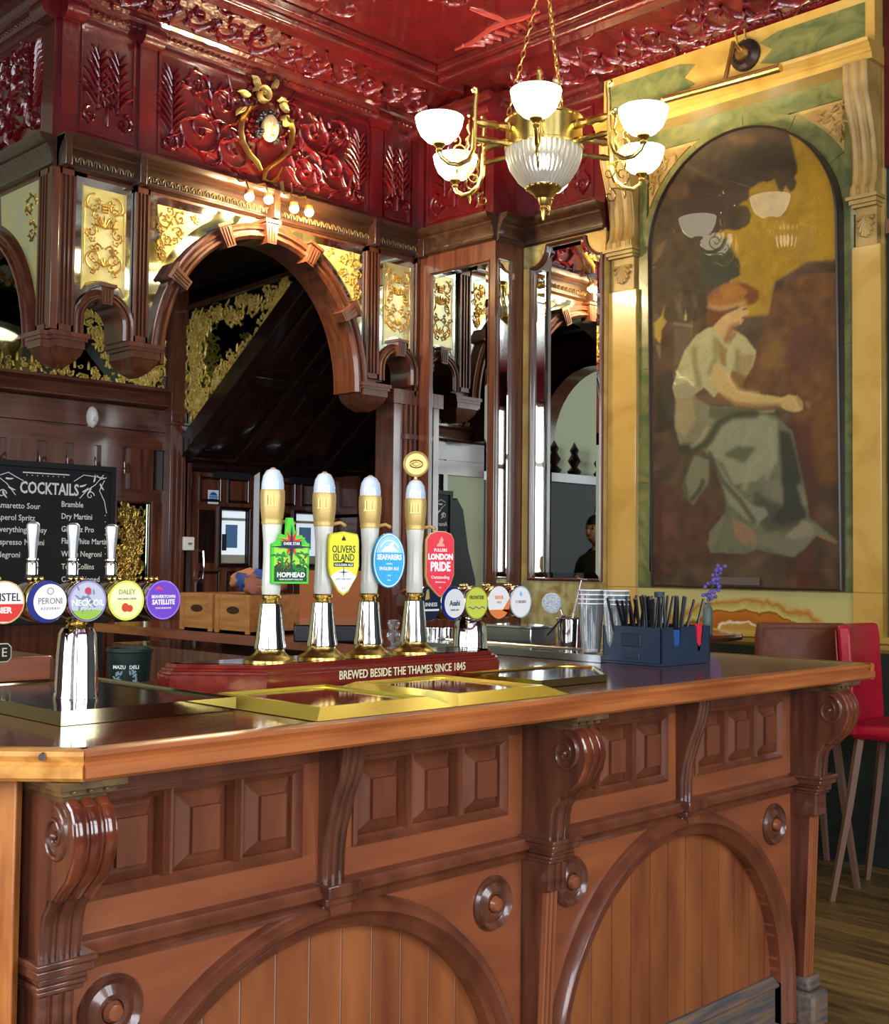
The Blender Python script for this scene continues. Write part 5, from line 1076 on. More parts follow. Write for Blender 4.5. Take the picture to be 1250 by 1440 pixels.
# 3 blue oval
m_, p = clip_frame(547, 788, 2); t = thing('pump_clip', 'sky blue oval pump clip with white rim', 'pump clip', p)
bl = flat('clip_blue', (34, 160, 214)); ov = arc(0, 0, .044, .069, 0, 352.5, 47)
outl(m_, ov, .010, bl, t, 'board'); F1 = m_ @ T(0, 0, .0004)
MB(F1).prism([(x*.95, y*.965) for x, y in ov], 0, .0006).build('rim', W_, t); MB(F1).prism([(x*.90, y*.925) for x, y in ov], .0006, .0012).build('print_field', bl, t)
MB(F1).prism([q for q in [(x*.86, y*.9) for x, y in ov] if q[1] > .012], .0012, .0016).build('print_sky', flat('pale_blue', (150, 206, 230)), t)
MB(F1).box((-.0385, -.002, .0012), (.0385, .019, .002)).build('band', bl, t)
text('SEAFARERS', .0185, F1 @ T(0, .0075, .0022), W_, t, bold=1.2, sx=.74); text('ENGLISH ALE', .0115, F1 @ T(0, -.021, .0016), W_, t, bold=.6, sx=.8); text('AMBER', .006, F1 @ T(0, -.009, .0016), W_, t); text('- 3.6 -', .007, F1 @ T(0, -.038, .0016), W_, t); text('VOL', .005, F1 @ T(0, -.05, .0016), W_, t)
mb = MB(F1); mb.prism([(-.022, .022), (-.012, .034), (-.004, .036), (.006, .045), (.012, .044), (.010, .036), (.022, .024), (.026, .022)], .0016, .0022); mb.build('ship', W_, t)
mb = MB(F1); mb.prism(arc(0, 0, .033, .052, 40, 140, 14)+arc(0, 0, .031, .049, 140, 40, 14), .0016, .002); mb.build('arc_line', W_, t)
# 4 red shield
m_, p = clip_frame(619, 792, 3); t = thing('pump_clip', 'tall red pump clip with pointed foot and white letters', 'pump clip', p)
rd = flat('clip_red', (214, 26, 50)); sh_ = [(-.040, .062), (-.030, .077), (-.010, .084), (.012, .084), (.032, .077), (.040, .062), (.041, -.030), (.032, -.054), (.012, -.078), (.0, -.088), (-.012, -.078), (-.034, -.054), (-.041, -.034)]
outl(m_, sh_, .010, flat('clip_gold_edge', (206, 180, 110)), t, 'board'); F1 = m_ @ T(0, 0, .0004)
MB(F1).prism([(x*.97, y*.98) for x, y in sh_], 0, .0008).build('print_field', rd, t)
text('FULLERS', .0115, F1 @ T(0, .034, .001), W_, t, bold=.5, sx=.9); text('LONDON', .0205, F1 @ T(0, .016, .001), W_, t, bold=1.5, sx=.80); text('PRIDE', .033, F1 @ T(0, -.010, .001), W_, t, bold=1.2, sx=.68); text('Outstanding', .012, F1 @ T(0, -.037, .001), W_, t, sx=.9); text('PREMIUM ALE', .005, F1 @ T(0, -.050, .001), W_, t); text('4.1', .006, F1 @ T(0, -.064, .001), W_, t)
mb = MB(F1); mb.prism([(-.012, .044), (.012, .044), (.010, .050), (.005, .052), (.008, .062), (.003, .070), (0, .066), (-.004, .058), (-.006, .052), (-.010, .050)], .0008, .0016); mb.build('crest', flat('crest_pink', (232, 150, 130)), t)
# ================================================================ FONT TOWERS
def badge_face(lf, name, kids, t_):
    pass
def font_tower(x, y, z, label, sc, n, spacing, first, handles, lensr, ztube, gname, colw):
    t = thing('beer_font', label, 'beer font', (x, y, z))
    MB().lathe([(colw*1.04, 0), (colw*1.04, .006), (colw, .012), (colw*.93, (ztube-z)*.45), (colw*.86, (ztube-z)*.66), (colw*.72, (ztube-z)*.72)], (x, y, z), 40, flute=.02, nf=12).build('column', chrome, t)
    h = ztube-z
    mb = MB()
    for k in range(3): mb.lathe([(colw*.45, h*(.72+.05*k)), (colw*.56, h*(.735+.05*k)), (colw*.45, h*(.765+.05*k))], (x, y, z), 24)
    mb.lathe([(colw*.42, h*.7), (colw*.42, h*.95)], (x, y, z), 20); mb.build('neck_ring', brass, t)
    MB().tube([(first-.03, y+.03*sc, ztube), (first+spacing*(n-1)+.03, y+.03*sc, ztube)], .026*sc, 14).build('manifold', maroon, t)
    heads = []
    for k in range(n):
        cx = first+k*spacing; M_ = FY(y) @ T(cx, ztube, 0); R = lensr
        b = MB(M_).lathe([(R*.5, -.05*sc), (R*.92, -.035*sc), (R*1.0, -.01*sc), (R*1.0, .02*sc), (R*.98, .026*sc)], n=32).build('tap_barrel', maroon, t)
        MB(M_).lathe([(R*.97, .018*sc), (R*1.02, .02*sc), (R*1.03, .026*sc), (R*.99, .03*sc), (R*1.03, .034*sc), (R*1.03, .042*sc), (R*.98, .044*sc)], n=32).build('bezel', brass if k % 2 else chrome, b)
        heads.append((b, M_ @ T(0, 0, .043*sc), R))
        mb = MB(); 
        for q in range(3): mb.sphere((cx+(.012*(q-1)), y+.005, ztube+R*1.06), .005*sc, 8, 6)
        mb.build('stud', brass, b)
        if k in handles:
            hz = ztube+R*.98; hc = (cx, y+.02*sc, hz)
            hs = sc
            MB().lathe([(.013*hs, 0), (.015*hs, .004), (.012*hs, .012*hs)], hc, 20).build('handle_base', blackp, b)
            MB().lathe([(.0115*hs, .01*hs), (.0115*hs, .034*hs), (.0095*hs, .038*hs), (.012*hs, .041*hs), (.012*hs, .044*hs)], hc, 20).build('handle_socket', chrome, b)
            MB().lathe([(.0075*hs, .043*hs), (.0085*hs, .06*hs), (.011*hs, .084*hs), (.0130*hs, .104*hs), (.0125*hs, .112*hs), (.007*hs, .117*hs), (0, .118*hs)], hc, 12).build('tap_handle', mat('satin_silver', (228, 230, 234), .3, .85), b)
        # spout
    return t, heads
def disc(M_, R, col, par, name='badge', w0=0, th=.0015, a0=0, a1=360, n=36):
    pts = arc(0, 0, R, R, a0, a1, n); pts = pts[:-1] if a1-a0 == 360 else pts
    return MB(M_).prism(pts, w0, w0+th).build(name, col, par)
def ring(M_, R0, R1, col, par, w0, th=.0006, a0=0, a1=360, name='ring'):
    n = 36; return MB(M_).prism(arc(0, 0, R1, R1, a0, a1, n)+arc(0, 0, R0, R0, a1, a0, n), w0, w0+th).build(name, col, par) if a1-a0 < 360 else MB(M_).sweep(arc(0, 0, R0, R0, 0, 350, 35), [(0, w0), (0, w0+th), (-(R1-R0), w0+th), (-(R1-R0), w0)], closed=True).build(name, col, par)
def seg(M_, R, v0, v1, col, par, w0, th=.0006, name='print_band'):  # part of a disc between two heights
    a0 = math.degrees(math.asin(max(-1, min(1, v0/R)))); a1 = math.degrees(math.asin(max(-1, min(1, v1/R))))
    pts = arc(0, 0, R, R, a0, a1, 10)+arc(0, 0, R, R, 180-a1, 180-a0, 10)
    return MB(M_).prism(pts, w0, w0+th).build(name, col, par)
zt1 = 1.348; LY = 2.235; s1_ = .0855
tx = onY(108, 930, LY+.03).x
xs_ = [onY(px_, 855, LY-.043).x for px_ in (15, 240)]; s1_ = (xs_[1]-xs_[0])/4
f1, H1 = font_tower(tx, LY+.03, 1.150, 'chrome font tower with five round beer badges at the near left of the counter', 1.0, 5, s1_, xs_[0], (1, 2, 3), .0410, zt1, '', .043)
navy = flat('print_navy', (16, 36, 120)); rdd = flat('print_red', (212, 52, 44)); purple = flat('print_purple', (112, 66, 186)); lime = flat('print_lime', (210, 218, 84)); silver = flat('print_silver', (190, 192, 206)); orange = flat('print_orange', (240, 132, 66)); gold_ = flat('print_gold', (196, 168, 96)); paleY = flat('print_pale_yellow', (232, 232, 160)); skyb = flat('print_sky', (146, 190, 226))
b, M_, R = H1[0]; disc(M_, R, W_, b); seg(M_, R*.93, -R*.9, -R*.08, rdd, b, .0015); ring(M_, R*.94, R, gold_, b, .0015); text('AMSTEL', .022, M_ @ T(0, R*.22, .0022), K_, b, sx=.85, bold=.1); text('BIER', .016, M_ @ T(0, -R*.38, .0024), W_, b, bold=1)
b, M_, R = H1[1]; disc(M_, R, navy, b); 
M2 = M_ @ T(R*.16, 0, 0); disc(M2, R*.84, W_, b, 'print_field', .0015, .0006); text('PERONI', .0175, M2 @ T(0, R*.02, .0024), flat('grey_text', (120, 120, 124)), b, sx=.85); text('AZZURRO', .007, M2 @ T(0, -R*.33, .0024), flat('grey_text', (120, 120, 124)), b, spacing=1.3); ring(M2 @ T(0, R*.5, 0), .0055, .0070, flat('grey_text', (120, 120, 124)), b, .0022); text('NASTRO AZZURRO', .006, M_ @ T(0, 0, .002), W_, b, curve=-R*.93) if False else None
b, M_, R = H1[2]; disc(M_, R, silver, b); seg(M_, R*.95, -R*.94, -R*.45, flat('print_green', (150, 190, 70)), b, .0015); ring(M_, R*.92, R, flat('print_lilac', (150, 140, 196)), b, .0015)
mb = MB(M_ @ T(0, 0, .0018)); r = random.Random(7)
for k in range(22): leaf(mb, r.uniform(-.022, .022), r.uniform(-.022, .028), r.uniform(0, 6.3), .012, .0018, .0006)
mb.build('print_flowers', flat('print_slate', (116, 136, 160)), b); text('NECK OIL', .0165, M_ @ T(0, -R*.10, .0032), W_, b, bold=1.2, sx=.95); text('SESSION IPA', .006, M_ @ T(0, -R*.38, .0032), W_, b, bold=.4); disc(M_ @ T(0, R*.5, 0), .007, flat('print_rose', (196, 60, 90)), b, 'print_rose', .002, .0008)
b, M_, R = H1[3]; disc(M_, R, lime, b); disc(M_, R*.9, paleY, b, 'print_field', .0015, .0006); seg(M_, R*.9, 0, R*.55, flat('print_cream', (238, 236, 190)), b, .002); text('DALEY', .014, M_ @ T(0, R*.42, .0028), flat('print_olive', (150, 160, 60)), b, sx=.9, bold=.3)
mb = MB(M_ @ T(0, -R*.35, .0022)); mb.prism(arc(-.003, 0, .008, .009, 0, 350, 20), 0, .0008); mb.prism(arc(.007, -.002, .007, .007, 0, 350, 20), 0, .001); mb.build('print_cider_apple', flat('print_fruit', (206, 70, 30)), b); text('ORCHARD CIDER', .0055, M_ @ T(0, R*.08, .0028), flat('grey_text', (120, 120, 124)), b)
b, M_, R = H1[4]; disc(M_, R, purple, b); ring(M_, R*.93, R*1.0, flat('print_violet', (150, 112, 214)), b, .0015); text('SATELLITE', .0145, M_ @ T(0, -R*.12, .0022), W_, b, bold=1, sx=.82); text('BEAVERTOWN', .0095, M_ @ T(0, R*.16, .0022), W_, b, bold=.5, sx=.9); text('SUPER SESSION IPA', .0045, M_ @ T(0, -R*.42, .0022), W_, b)
mb = MB(M_ @ T(-.010, R*.52, .0018))
for k in range(5): leaf(mb, (k-2)*.004, 0, PI/2+(k-2)*.5, .008, .002, .0006)
mb.build('print_figures', flat('print_pinkred', (226, 60, 90)), b); star(M_ @ T(.014, R*.5, 0), 0, 0, .007, .003, 6, lime, .0016, .0006) if False else None
# second tower
Y2 = 2.56; x2 = onY(661, 900, Y2+.03).x; zz2 = onY(690, 848, Y2-.05).z
xa, xb = onY(613, 850, Y2-.05).x, onY(742, 848, Y2-.05).x
f2, H2 = font_tower(x2, Y2+.03, 1.13, 'chrome font tower with five round badges behind the hand pumps', 1.15, 5, (xb-xa)/4, xa, (1,), .0500, zz2, '', .056)
b, M_, R = H2[0]; disc(M_, R, flat('print_ink', (22, 36, 60)), b); text('GUINNESS', .016, M_ @ T(0, -R*.05, .002), W_, b, sx=.9, bold=.3); seg(M_, R*.9, -R*.42, -R*.3, W_, b, .0015); mb = MB(M_ @ T(-.006, R*.5, .0016)); mb.prism([(-.010, -.014), (.008, -.010), (.004, .018), (-.004, .016)], 0, .0008); mb.build('print_harp', gold_, b)
b, M_, R = H2[1]; disc(M_, R, navy, b); disc(M_ @ T(.006, 0, 0), R*.86, W_, b, 'print_field', .0015, .0006); text('Asahi', .022, M_ @ T(.006, 0, .0024), flat('print_navy2', (30, 50, 100)), b, bold=.8, sx=.9); text('SUPER DRY', .0075, M_ @ T(.006, -R*.4, .0024), flat('print_navy2', (30, 50, 100)), b)
b, M_, R = H2[2]; disc(M_, R, lime, b); ring(M_, R*.93, R, flat('print_olive', (150, 160, 60)), b, .0015); text('FRONTIER', .0155, M_ @ T(0, R*.32, .002), flat('print_moss', (70, 90, 30)), b, sx=.9, bold=.5)
mb = MB(M_ @ T(0, -R*.3, .0016)); mb.rib([(-.036+.006*k, .003*math.sin(k*1.4)) for k in range(13)], .0016, .001); mb.build('print_wave', flat('print_teal', (40, 110, 120)), b)
b, M_, R = H2[3]; disc(M_, R, W_, b); seg(M_, R, -R*.98, -R*.45, orange, b, .0015); seg(M_, R*.98, -R*.45, -R*.1, flat('print_pale_orange', (246, 190, 150)), b, .0015) if False else None
MB(M_ @ T(0, 0, .0015)).prism([(R*.3, -R*.5)]+arc(0, 0, R, R, -40, 15, 8), 0, .0006).build('print_band', orange, b); text('BEER', .015, M_ @ T(0, R*.3, .0024), orange, b, bold=.6, spacing=1.2); text('PALE', .010, M_ @ T(0, 0, .0024), gold_, b)
b, M_, R = H2[4]; disc(M_, R, W_, b); ring(M_, R*.92, R, silver, b, .0015); text('CORNISH', .013, M_ @ T(0, 0, .002), flat('grey_text', (120, 120, 124)), b, sx=.9); star(M_ @ T(0, R*.5, 0), 0, 0, .010, .004, 8, skyb, .0016, .0006)
# ================================================================ DRIP TRAYS
def tray(name, poly, z, h, rim, floorm, label, slope=0, holes=None):
    c = Vector((sum(p[0] for p in poly)/len(poly), sum(p[1] for p in poly)/len(poly), z)); t = thing(name, label, 'tray', c)
    pts = [Vector(p) for p in poly]; area = sum(pts[i].x*pts[(i+1) % len(pts)].y-pts[(i+1) % len(pts)].x*pts[i].y for i in range(len(pts)))
    if area < 0: poly = poly[::-1]
    MB(UP(z)).sweep(poly, [(0, 0), (slope, h), (slope+.006, h), (slope+.012, h-.004), (slope+.012, h-.010)], closed=True).build('rim', rim, t, smooth=0)
    inn = inset(poly, slope+.010); pl_ = MB(UP(z)).prism(inn, 0, h-.006).build('grille_plate', floorm, t)
    if holes:
        mb = MB(UP(z+h-.009)); (x0, y0, x1, y1, nx, ny) = holes
        for i in range(nx):
            for j in range(ny):
                x = x0+(x1-x0)*(i+.5)/nx; y = y0+(y1-y0)*(j+.5)/ny; mb.sweep(arc(x, y, .017, .017, 0, 330, 11), [(0, 0), (.0015, .0012), (.003, 0)], closed=True)
        mb.build('grille_ring', chrome, t, kind='stuff')
    return t
darkmetal = mat('dark_polished_steel', (70, 66, 62), .12, 1)
tray('drip_tray', [(1.065, 2.04), (1.60, 2.04), (1.60, 2.20), (1.49, 2.30), (1.49, 2.62), (.80, 2.62), (.80, 2.305)] if False else [(1.065, 2.035), (1.445, 2.035), (1.445, 2.62), (1.065, 2.62)], 1.131, .026, mat('mirror_rim_tray', (168, 158, 124), .04, 1), darkmetal, 'dark drip tray with polished mirror rim under the near font tower', 0, (1.10, 2.07, 1.42, 2.58, 4, 5))
ti = [tuple(onZ(*q, 1.132).xy) for q in ((356, 1001), (456, 1014), (656, 993))]
tray('drip_tray', [(1.445, 1.965), (1.445, 1.785), (1.445+.385, 1.785), (1.83, 2.20), (1.445+.12, 2.20)] if False else [(1.452, 1.785), (1.825, 1.785), (1.825, 2.205), (1.452, 2.205)], 1.1315, .020, brasstray, mat('bronze_plate', (150, 112, 66), .1, 1), 'yellow brass drip tray below the cream lettering, nearer of the pair', .042, (1.53, 1.84, 1.80, 2.17, 3, 4))
tray('drip_tray', [(1.832, 1.785), (2.20, 1.785), (2.20, 2.205), (1.832, 2.205)], 1.1315, .020, brasstray, mat('bronze_plate', (150, 112, 66), .1, 1), 'yellow brass drip tray, farther of the pair in front of the plinth', .042, (1.87, 1.84, 2.17, 2.17, 3, 4))
tray('drip_tray', [(2.26, 1.92), (2.52, 1.92), (2.70, 2.10), (2.70, 2.20), (2.26, 2.20)], 1.1315, .018, mat('brass_rim_tray', (206, 190, 130), .08, 1), darkmetal, 'small mirror rimmed drip tray right of the yellow brass trays', 0, (2.29, 1.95, 2.56, 2.18, 4, 3))
tray('bar_tray', [(2.985, 2.30), (3.20, 2.30), (3.20, 3.25), (2.985, 3.25)], 1.1315, .022, steel, darkmetal, 'long steel tray holding shaker tins and tumblers beyond the small drip tray')
# ================================================================ THINGS ON THE COUNTER
# service box with brass cover plate left
bx = thing('cutlery_box', 'brown wooden box with a black octagonal letter plate behind the near font', 'box', (.98, 2.95, 1.07))
q0, q1 = onY(-60, 890, 2.78), onY(76, 885, 2.78)
MB().box((q0.x, 2.78, 1.071), (q1.x, 3.05, 1.195)).build('body', mahX, bx, bevel=.004); MB().box((q0.x, 2.74, 1.071), (q1.x+.02, 2.78, 1.115)).build('rail', oakedge, bx, bevel=.004)
MB(FY(2.78)).box((q1.x-.008, 1.12, 0), (q1.x, 1.19, .004)).build('edge', mahD, bx)
pc_ = onY(0, 918, 2.78); oc = [(x*.8, y) for x, y in [(-.03, -.012), (-.02, -.02), (.02, -.02), (.03, -.012), (.03, .012), (.02, .02), (-.02, .02), (-.03, .012)]]
MB(FY(2.78) @ T(pc_.x, pc_.z, 0)).prism([(x*1.12, y*1.12) for x, y in oc], 0, .003).build('plate_rim', cream, bx); MB(FY(2.78) @ T(pc_.x, pc_.z, 0)).prism(oc, .003, .005).build('plate', K_, bx); text('E', .03, FY(2.78) @ T(pc_.x+.008, pc_.z, .0055), cream, bx)
ib = thing('ice_bucket', 'dark green ice bucket with white lettered roundels behind the near font', 'bucket', (1.80, 2.85, 1.07))
bc = onY(182, 940, 2.88); bc = (bc.x, 2.88, 1.071)
MB().lathe([(.042, 0), (.046, .004), (.058, .115), (.062, .118), (.062, .126), (.056, .126), (.052, .01)], bc, 32).build('body', flat('bottle_green', (18, 40, 34)), ib)
for az, tx_ in ((212, 'MAZU'), (252, 'DELI')):
    a = math.radians(az); MM = FR((bc[0]+.0545*math.cos(a), bc[1]+.0545*math.sin(a), bc[2]+.055), az)
    mb = MB(MM); r = random.Random(az)
    for k in range(8): leaf(mb, r.uniform(-.012, .012), r.uniform(-.016, .014), r.uniform(0, 6), .014, .003, .0012)
    mb.build('roundel', flat('print_greyblue', (130, 150, 160)), ib); text(tx_, .013, MM @ T(0, .024, .001), W_, ib, bold=.5)
# napkin and straw caddy
cdp = (3.145, 2.20); cad = thing('bar_caddy', 'dark blue plastic bar caddy filled with black straws', 'caddy', (cdp[0], cdp[1], 1.131))
c0, c1, c2 = onZ(882, 928, 1.131), onZ(936, 938, 1.131), onZ(993, 931, 1.131)
X0, X1, Y0, Y1 = (c0.x+c1.x)/2-.01, c2.x, (c1.y+c2.y)/2, c0.y; X0 = c1.x; X1 = c2.x+.0; H = .115
tw = .006
MB().box((X0, Y0, 1.131), (X1, Y1, 1.137)).build('base', bluep, cad)
def wallpiece(a, b, name='panel'): return MB().box(a, b).build(name, bluep, cad, bevel=.002)
wallpiece((X0, Y0, 1.137), (X0+tw, Y1, 1.131+H)); wallpiece((X1-tw, Y0, 1.137), (X1, Y1, 1.131+H)); wallpiece((X0, Y1-tw, 1.137), (X1, Y1, 1.131+H))
MB(FY(Y0+tw)).prism([(X0, 1.137), (X1, 1.137), (X1, 1.131+H), (X1-.035, 1.131+H), (X1-.045, 1.131+H*.55), (X1-.062, 1.131+H*.45), (X1-.075, 1.131+H*.6), (X1-.08, 1.131+H), (X0+.11, 1.131+H), (X0+.10, 1.131+H*.5), (X0+.065, 1.131+H*.5), (X0+.06, 1.131+H), (X0, 1.131+H)], 0, tw).build('panel', bluep, cad)
MB().box(((X0+X1)/2, Y0+tw, 1.137), ((X0+X1)/2+.004, Y1-tw, 1.131+H*.9)).build('divider', blueD, cad)
MB(FX(X0)).box((-(Y0+Y1)/2-.035, 1.185, 0), (-(Y0+Y1)/2+.035, 1.225, .004)).build('recess', blueD, cad, bevel=.01); MB(FX(X0)).box((-(Y0+Y1)/2-.03, 1.148, 0), (-(Y0+Y1)/2+.03, 1.165, .003)).build('recess', bluep, cad, bevel=.006)
MB().box((X0+.062, Y0+.008, 1.14), (X0+.105, Y0+.02, 1.131+H*.92)).build('blue_napkin_pack', flat('pack_blue', (40, 84, 150)), None, label='small blue packet standing in the front slot of the caddy', cat='packet')
MB(FY(Y0+.006)).prism([(X1-.068, 1.17), (X1-.056, 1.17), (X1-.044, 1.252), (X1-.074, 1.252)], 0, .006).build('red_packet', flat('packet_red', (214, 40, 60)), None, label='narrow red packet in the right slot of the caddy', cat='packet')
r = random.Random(12); sp = None
for k in range(42):
    x = r.uniform(X0+.02, X1-.02); y = r.uniform(Y0+.04, Y1-.02); lean = r.uniform(-.055, .055)+.05*((x-(X0+X1)/2)/.1); L = r.uniform(.13, .155)
    if sp is None:
        sp = thing('straw', 'black drinking straw standing in the blue caddy', 'straw', (0, 0, 0), group='black straws in the caddy')
        MB().tube([(0, 0, 0), (0, 0, .20)], .0044, 6, cap=False).build('tube', blackp, sp); MB().lathe([(.0036, 0), (.0048, .001), (.0036, .002)], (0, 0, .198), 6).build('tip', flat('straw_tip', (110, 114, 120)), sp); s = sp
    else: s = copy_tree(sp)
    s.location = (x, y, 1.138); s.rotation_euler = (r.uniform(-.12, .12), lean*4.2, 0)
# tumblers and shaker glasses
def glass_stack(px_, py_, n, r0, r1, h, label, dz=.045, Yd=None):
    p = onX(px_, py_, Yd) if Yd else onZ(px_, py_, 1.155)
    out = []
    for k in range(n):
        t = thing('tumbler', label[k], 'glass', (p.x, p.y, p.z+k*dz), group='clear plastic tumblers stacked on the steel tray')
        c = (p.x, p.y, p.z+k*dz)
        MB().lathe([(r0-.004, .0), (r0, .002), (r1, h), (r1+.0015, h), (r1-.002, h), (r0-.003, .006), (0, .005)], c, 24).build('cup', glassm, t)
        MB().lathe([(r1-.0005, h-.002), (r1+.0022, h-.001), (r1+.001, h+.002)], c, 24).build('lip', mat('glass_lip', (230, 236, 240), .1, 0), t)
glassm = mat('clear_tumbler', (238, 244, 250), .03, trans=.86, ior=1.3, coat=.5)
glass_stack(831, 918, 4, .030, .041, .155, ['clear tumbler, lowest of the left stack on the steel tray', 'clear tumbler, second up in the left stack', 'clear tumbler, third up in the left stack', 'clear tumbler, topmost of the left stack'], dz=.014)
glass_stack(866, 920, 4, .030, .041, .155, ['clear tumbler, lowest of the right stack beside the caddy', 'clear tumbler, second up in the right stack', 'clear tumbler, third up in the right stack', 'clear tumbler, topmost of the right stack'], dz=.014)
def tin(px_, py_, r0, r1, h, label, m=chrome, z=1.145, name='shaker_tin', cat='shaker'):
    p = onZ(px_, py_, z); t = thing(name, label, cat, (p.x, p.y, z)); MB().lathe([(r0, 0), (r0, .003), (r1, h), (r1+.002, h+.001), (r1-.002, h), (r0-.003, .006), (0, .006)], tuple(p), 28).build('cup', m, t)
    MB().lathe([(r1-.001, h-.003), (r1+.003, h), (r1-.001, h+.003)], tuple(p), 28).build('rim', chrome, t); return t, p
t, pt_ = tin(803, 910, .042, .050, .10, 'wide polished steel tin holding bar spoons beside the tumblers')
sp2 = thing('bar_spoon', 'long steel muddler leaning out of the steel tin', 'spoon', (pt_.x, pt_.y, 1.152))
e0 = Vector((pt_.x-.01, pt_.y+.015, 1.157)); e1 = onX(818, 815, pt_.x+.02); MB().tube([e0, e1], .0035, 8).build('shaft', steel, sp2); dd = Vector((.7, -.7, -.12)).normalized(); MB().tube([e1-dd*.018, e1+dd*.018], .004, 8).build('cross_head', steel, sp2)
st_ = thing('strainer', 'round mesh strainer resting on the steel tin', 'strainer', (pt_.x-.06, pt_.y+.05, 1.15))
scp = onX(776, 848, pt_.x-.02); MS = FR(scp, 228)
MB(MS).sweep(arc(0, 0, .034, .034, 0, 345, 23), [(-.002, -.002), (-.002, .002), (.002, .002), (.002, -.002)], closed=True).build('hoop', steel, st_)
mb = MB(MS); mb.lathe([(.033, 0), (.028, -.012), (.015, -.02), (0, -.022)], n=20); mb.build('mesh_bowl', mat('steel_mesh', (150, 154, 156), .35, .9, bump=.3, bscale=200, c2=(120, 124, 126), scale=160), st_)
MB().tube([scp+Vector((.026, -.016, -.016)), (pt_.x, pt_.y, 1.17)], .003, 6).build('strainer_handle', steel, st_)
to = thing('tongs', 'flat steel tongs leaning against the front of the steel tin', 'tongs', (pt_.x-.05, pt_.y-.06, 1.148))
a_, b_2 = onX(770, 893, pt_.x-.055), onX(793, 866, pt_.x-.055); MB().tube([a_, b_2], .006, 6, flat=.4).build('blade', steel, to); MB().lathe([(.006, -.003), (.007, 0), (.006, .003)], tuple(b_2), 12).build('pivot', steel, to)
sb = thing('steel_box', 'brushed steel condiment box behind the far font badges', 'box', (3.1, 3.0, 1.15)); p = onZ(722, 905, 1.146)
MB().box((p.x-.02, p.y-.10, 1.141), (p.x+.12, p.y+.12, 1.205)).build('body', steel, sb, bevel=.004); MB().box((p.x-.025, p.y-.105, 1.205), (p.x+.125, p.y+.125, 1.212)).build('lid', chrome, sb)
# measuring cups left of far font
for k, (px_, lb) in enumerate(((612, 'left one of three steel thimble measures beside the far font'), (628, 'middle one of three steel thimble measures beside the far font'), (598, 'steel thimble measure nearest the round gold badge pump'))):
    p = onZ(px_, 905, 1.131); t = thing('thimble_measure', lb, 'measure', (p.x, p.y, 1.131), group='steel measures by the far font'); MB().lathe([(.022, 0), (.024, .035), (.026, .058), (.024, .058), (.02, .004), (0, .004)], tuple(p), 20).build('cup', chrome, t)
gl = thing('stemmed_glass', 'small clear bulbous glass between the third and fourth hand pumps', 'glass', (0, 0, 0)); p = onZ(553, 912, 1.131); gl.location = p; WM[gl.name] = T(*p)
MB().lathe([(.024, 0), (.022, .004), (.004, .01), (.004, .02), (.02, .03), (.026, .045), (.02, .058), (.012, .064), (.018, .075), (.022, .088), (.018, .1), (.016, .1)], tuple(p), 20).build('bowl', glassm, gl)
# bottles by the caddy
def bottle(px_, py_, z, r, h, nh, m, cap, lab, label, Xp=None):
    p = onZ(px_, py_, z); t = thing('bottle', label, 'bottle', (p.x, p.y, z))
    MB().lathe([(r*.9, 0), (r, .004), (r, h*.62), (r*.85, h*.72), (nh, h*.82), (nh, h*.93)], tuple(p), 20).build('body', m, t); MB().lathe([(nh*1.25, h*.9), (nh*1.3, h), (0, h*1.005)], tuple(p), 16).build('cap', cap, t)
    if lab: MB().lathe([(r+.0006, h*.18), (r+.0006, h*.55)], tuple(p), 20, close=True).build('label_band', lab, t)
    return t, p
bottle(908, 918, 1.131, .022, .170, .016, flat('brown_bottle', (60, 30, 24), .15), flat('cap_yellow', (206, 204, 40)), W_, 'small brown sauce bottle with yellow cap left behind the caddy')
bottle(927, 912, 1.131, .028, .205, .015, glassm, flat('cap_steel', (60, 70, 74), .3), None, 'clear glass bottle with dark cap behind the straws')
bottle(877, 927, 1.131, .011, .125, .007, flat('multicolour_tube', (70, 40, 110)), flat('cap_red', (220, 40, 60)), flat('label_teal', (30, 130, 120)), 'slim purple dropper bottle with red cap between tumblers and caddy')
tin(884, 922, .010, .012, .06, 'tiny bronze cup against the left side of the caddy', brassD, 1.131, 'bitters_cup', 'cup')
# crates on the far counter
def crate(x0, x1, y0, y1, label):
    t = thing('wooden_crate', label, 'crate', ((x0+x1)/2, (y0+y1)/2, 1.131), group='pine crates on the side counter'); z0 = 1.132; h = .16
    MB().box((x0, y0, z0), (x1, y1, z0+.01)).build('floor_board', pine, t)
    MB(FX(x0)).box((-y1, z0, -.01), (-y0, z0+h, 0)).build('side', pine, t)
    MB().box((x1-.01, y0, z0), (x1, y1, z0+h)).build('side', pine, t)
    c = (y0+y1)/2; MB().box((x0+.01, y0, z0), (x1-.01, y0+.012, z0+h)).build('side', pine, t); MB().box((x0+.01, y1-.012, z0), (x1-.01, y1, z0+h)).build('side', pine, t)
    mb = MB(FX(x0)); mb.prism(arc(-c, z0+.095, .045, .016, 0, 340, 17), 0, .002); mb.build('hand_hole', flat('hole_brown', (60, 34, 20)), t)
    for y in (y0, y1-.03): MB(FX(x0)).box((-y-.03, z0, 0), (-y, z0+h, .006)).build('corner_slat', pine, t)
ya, yb_ = onX(352, 895, 2.96).y, onX(254, 880, 2.96).y; ym = onX(301, 890, 2.96).y
crate(2.96, 3.28, ya, ym-.01, 'pine crate on the side counter, nearer the hand pumps'); crate(2.96, 3.28, ym+.01, yb_, 'pine crate on the side counter, nearer the door')
cl = thing('bar_towels', 'crumpled orange and blue towels heaped on the nearer crate', 'towel', (3.1, ya+.12, 1.29))
r = random.Random(9)
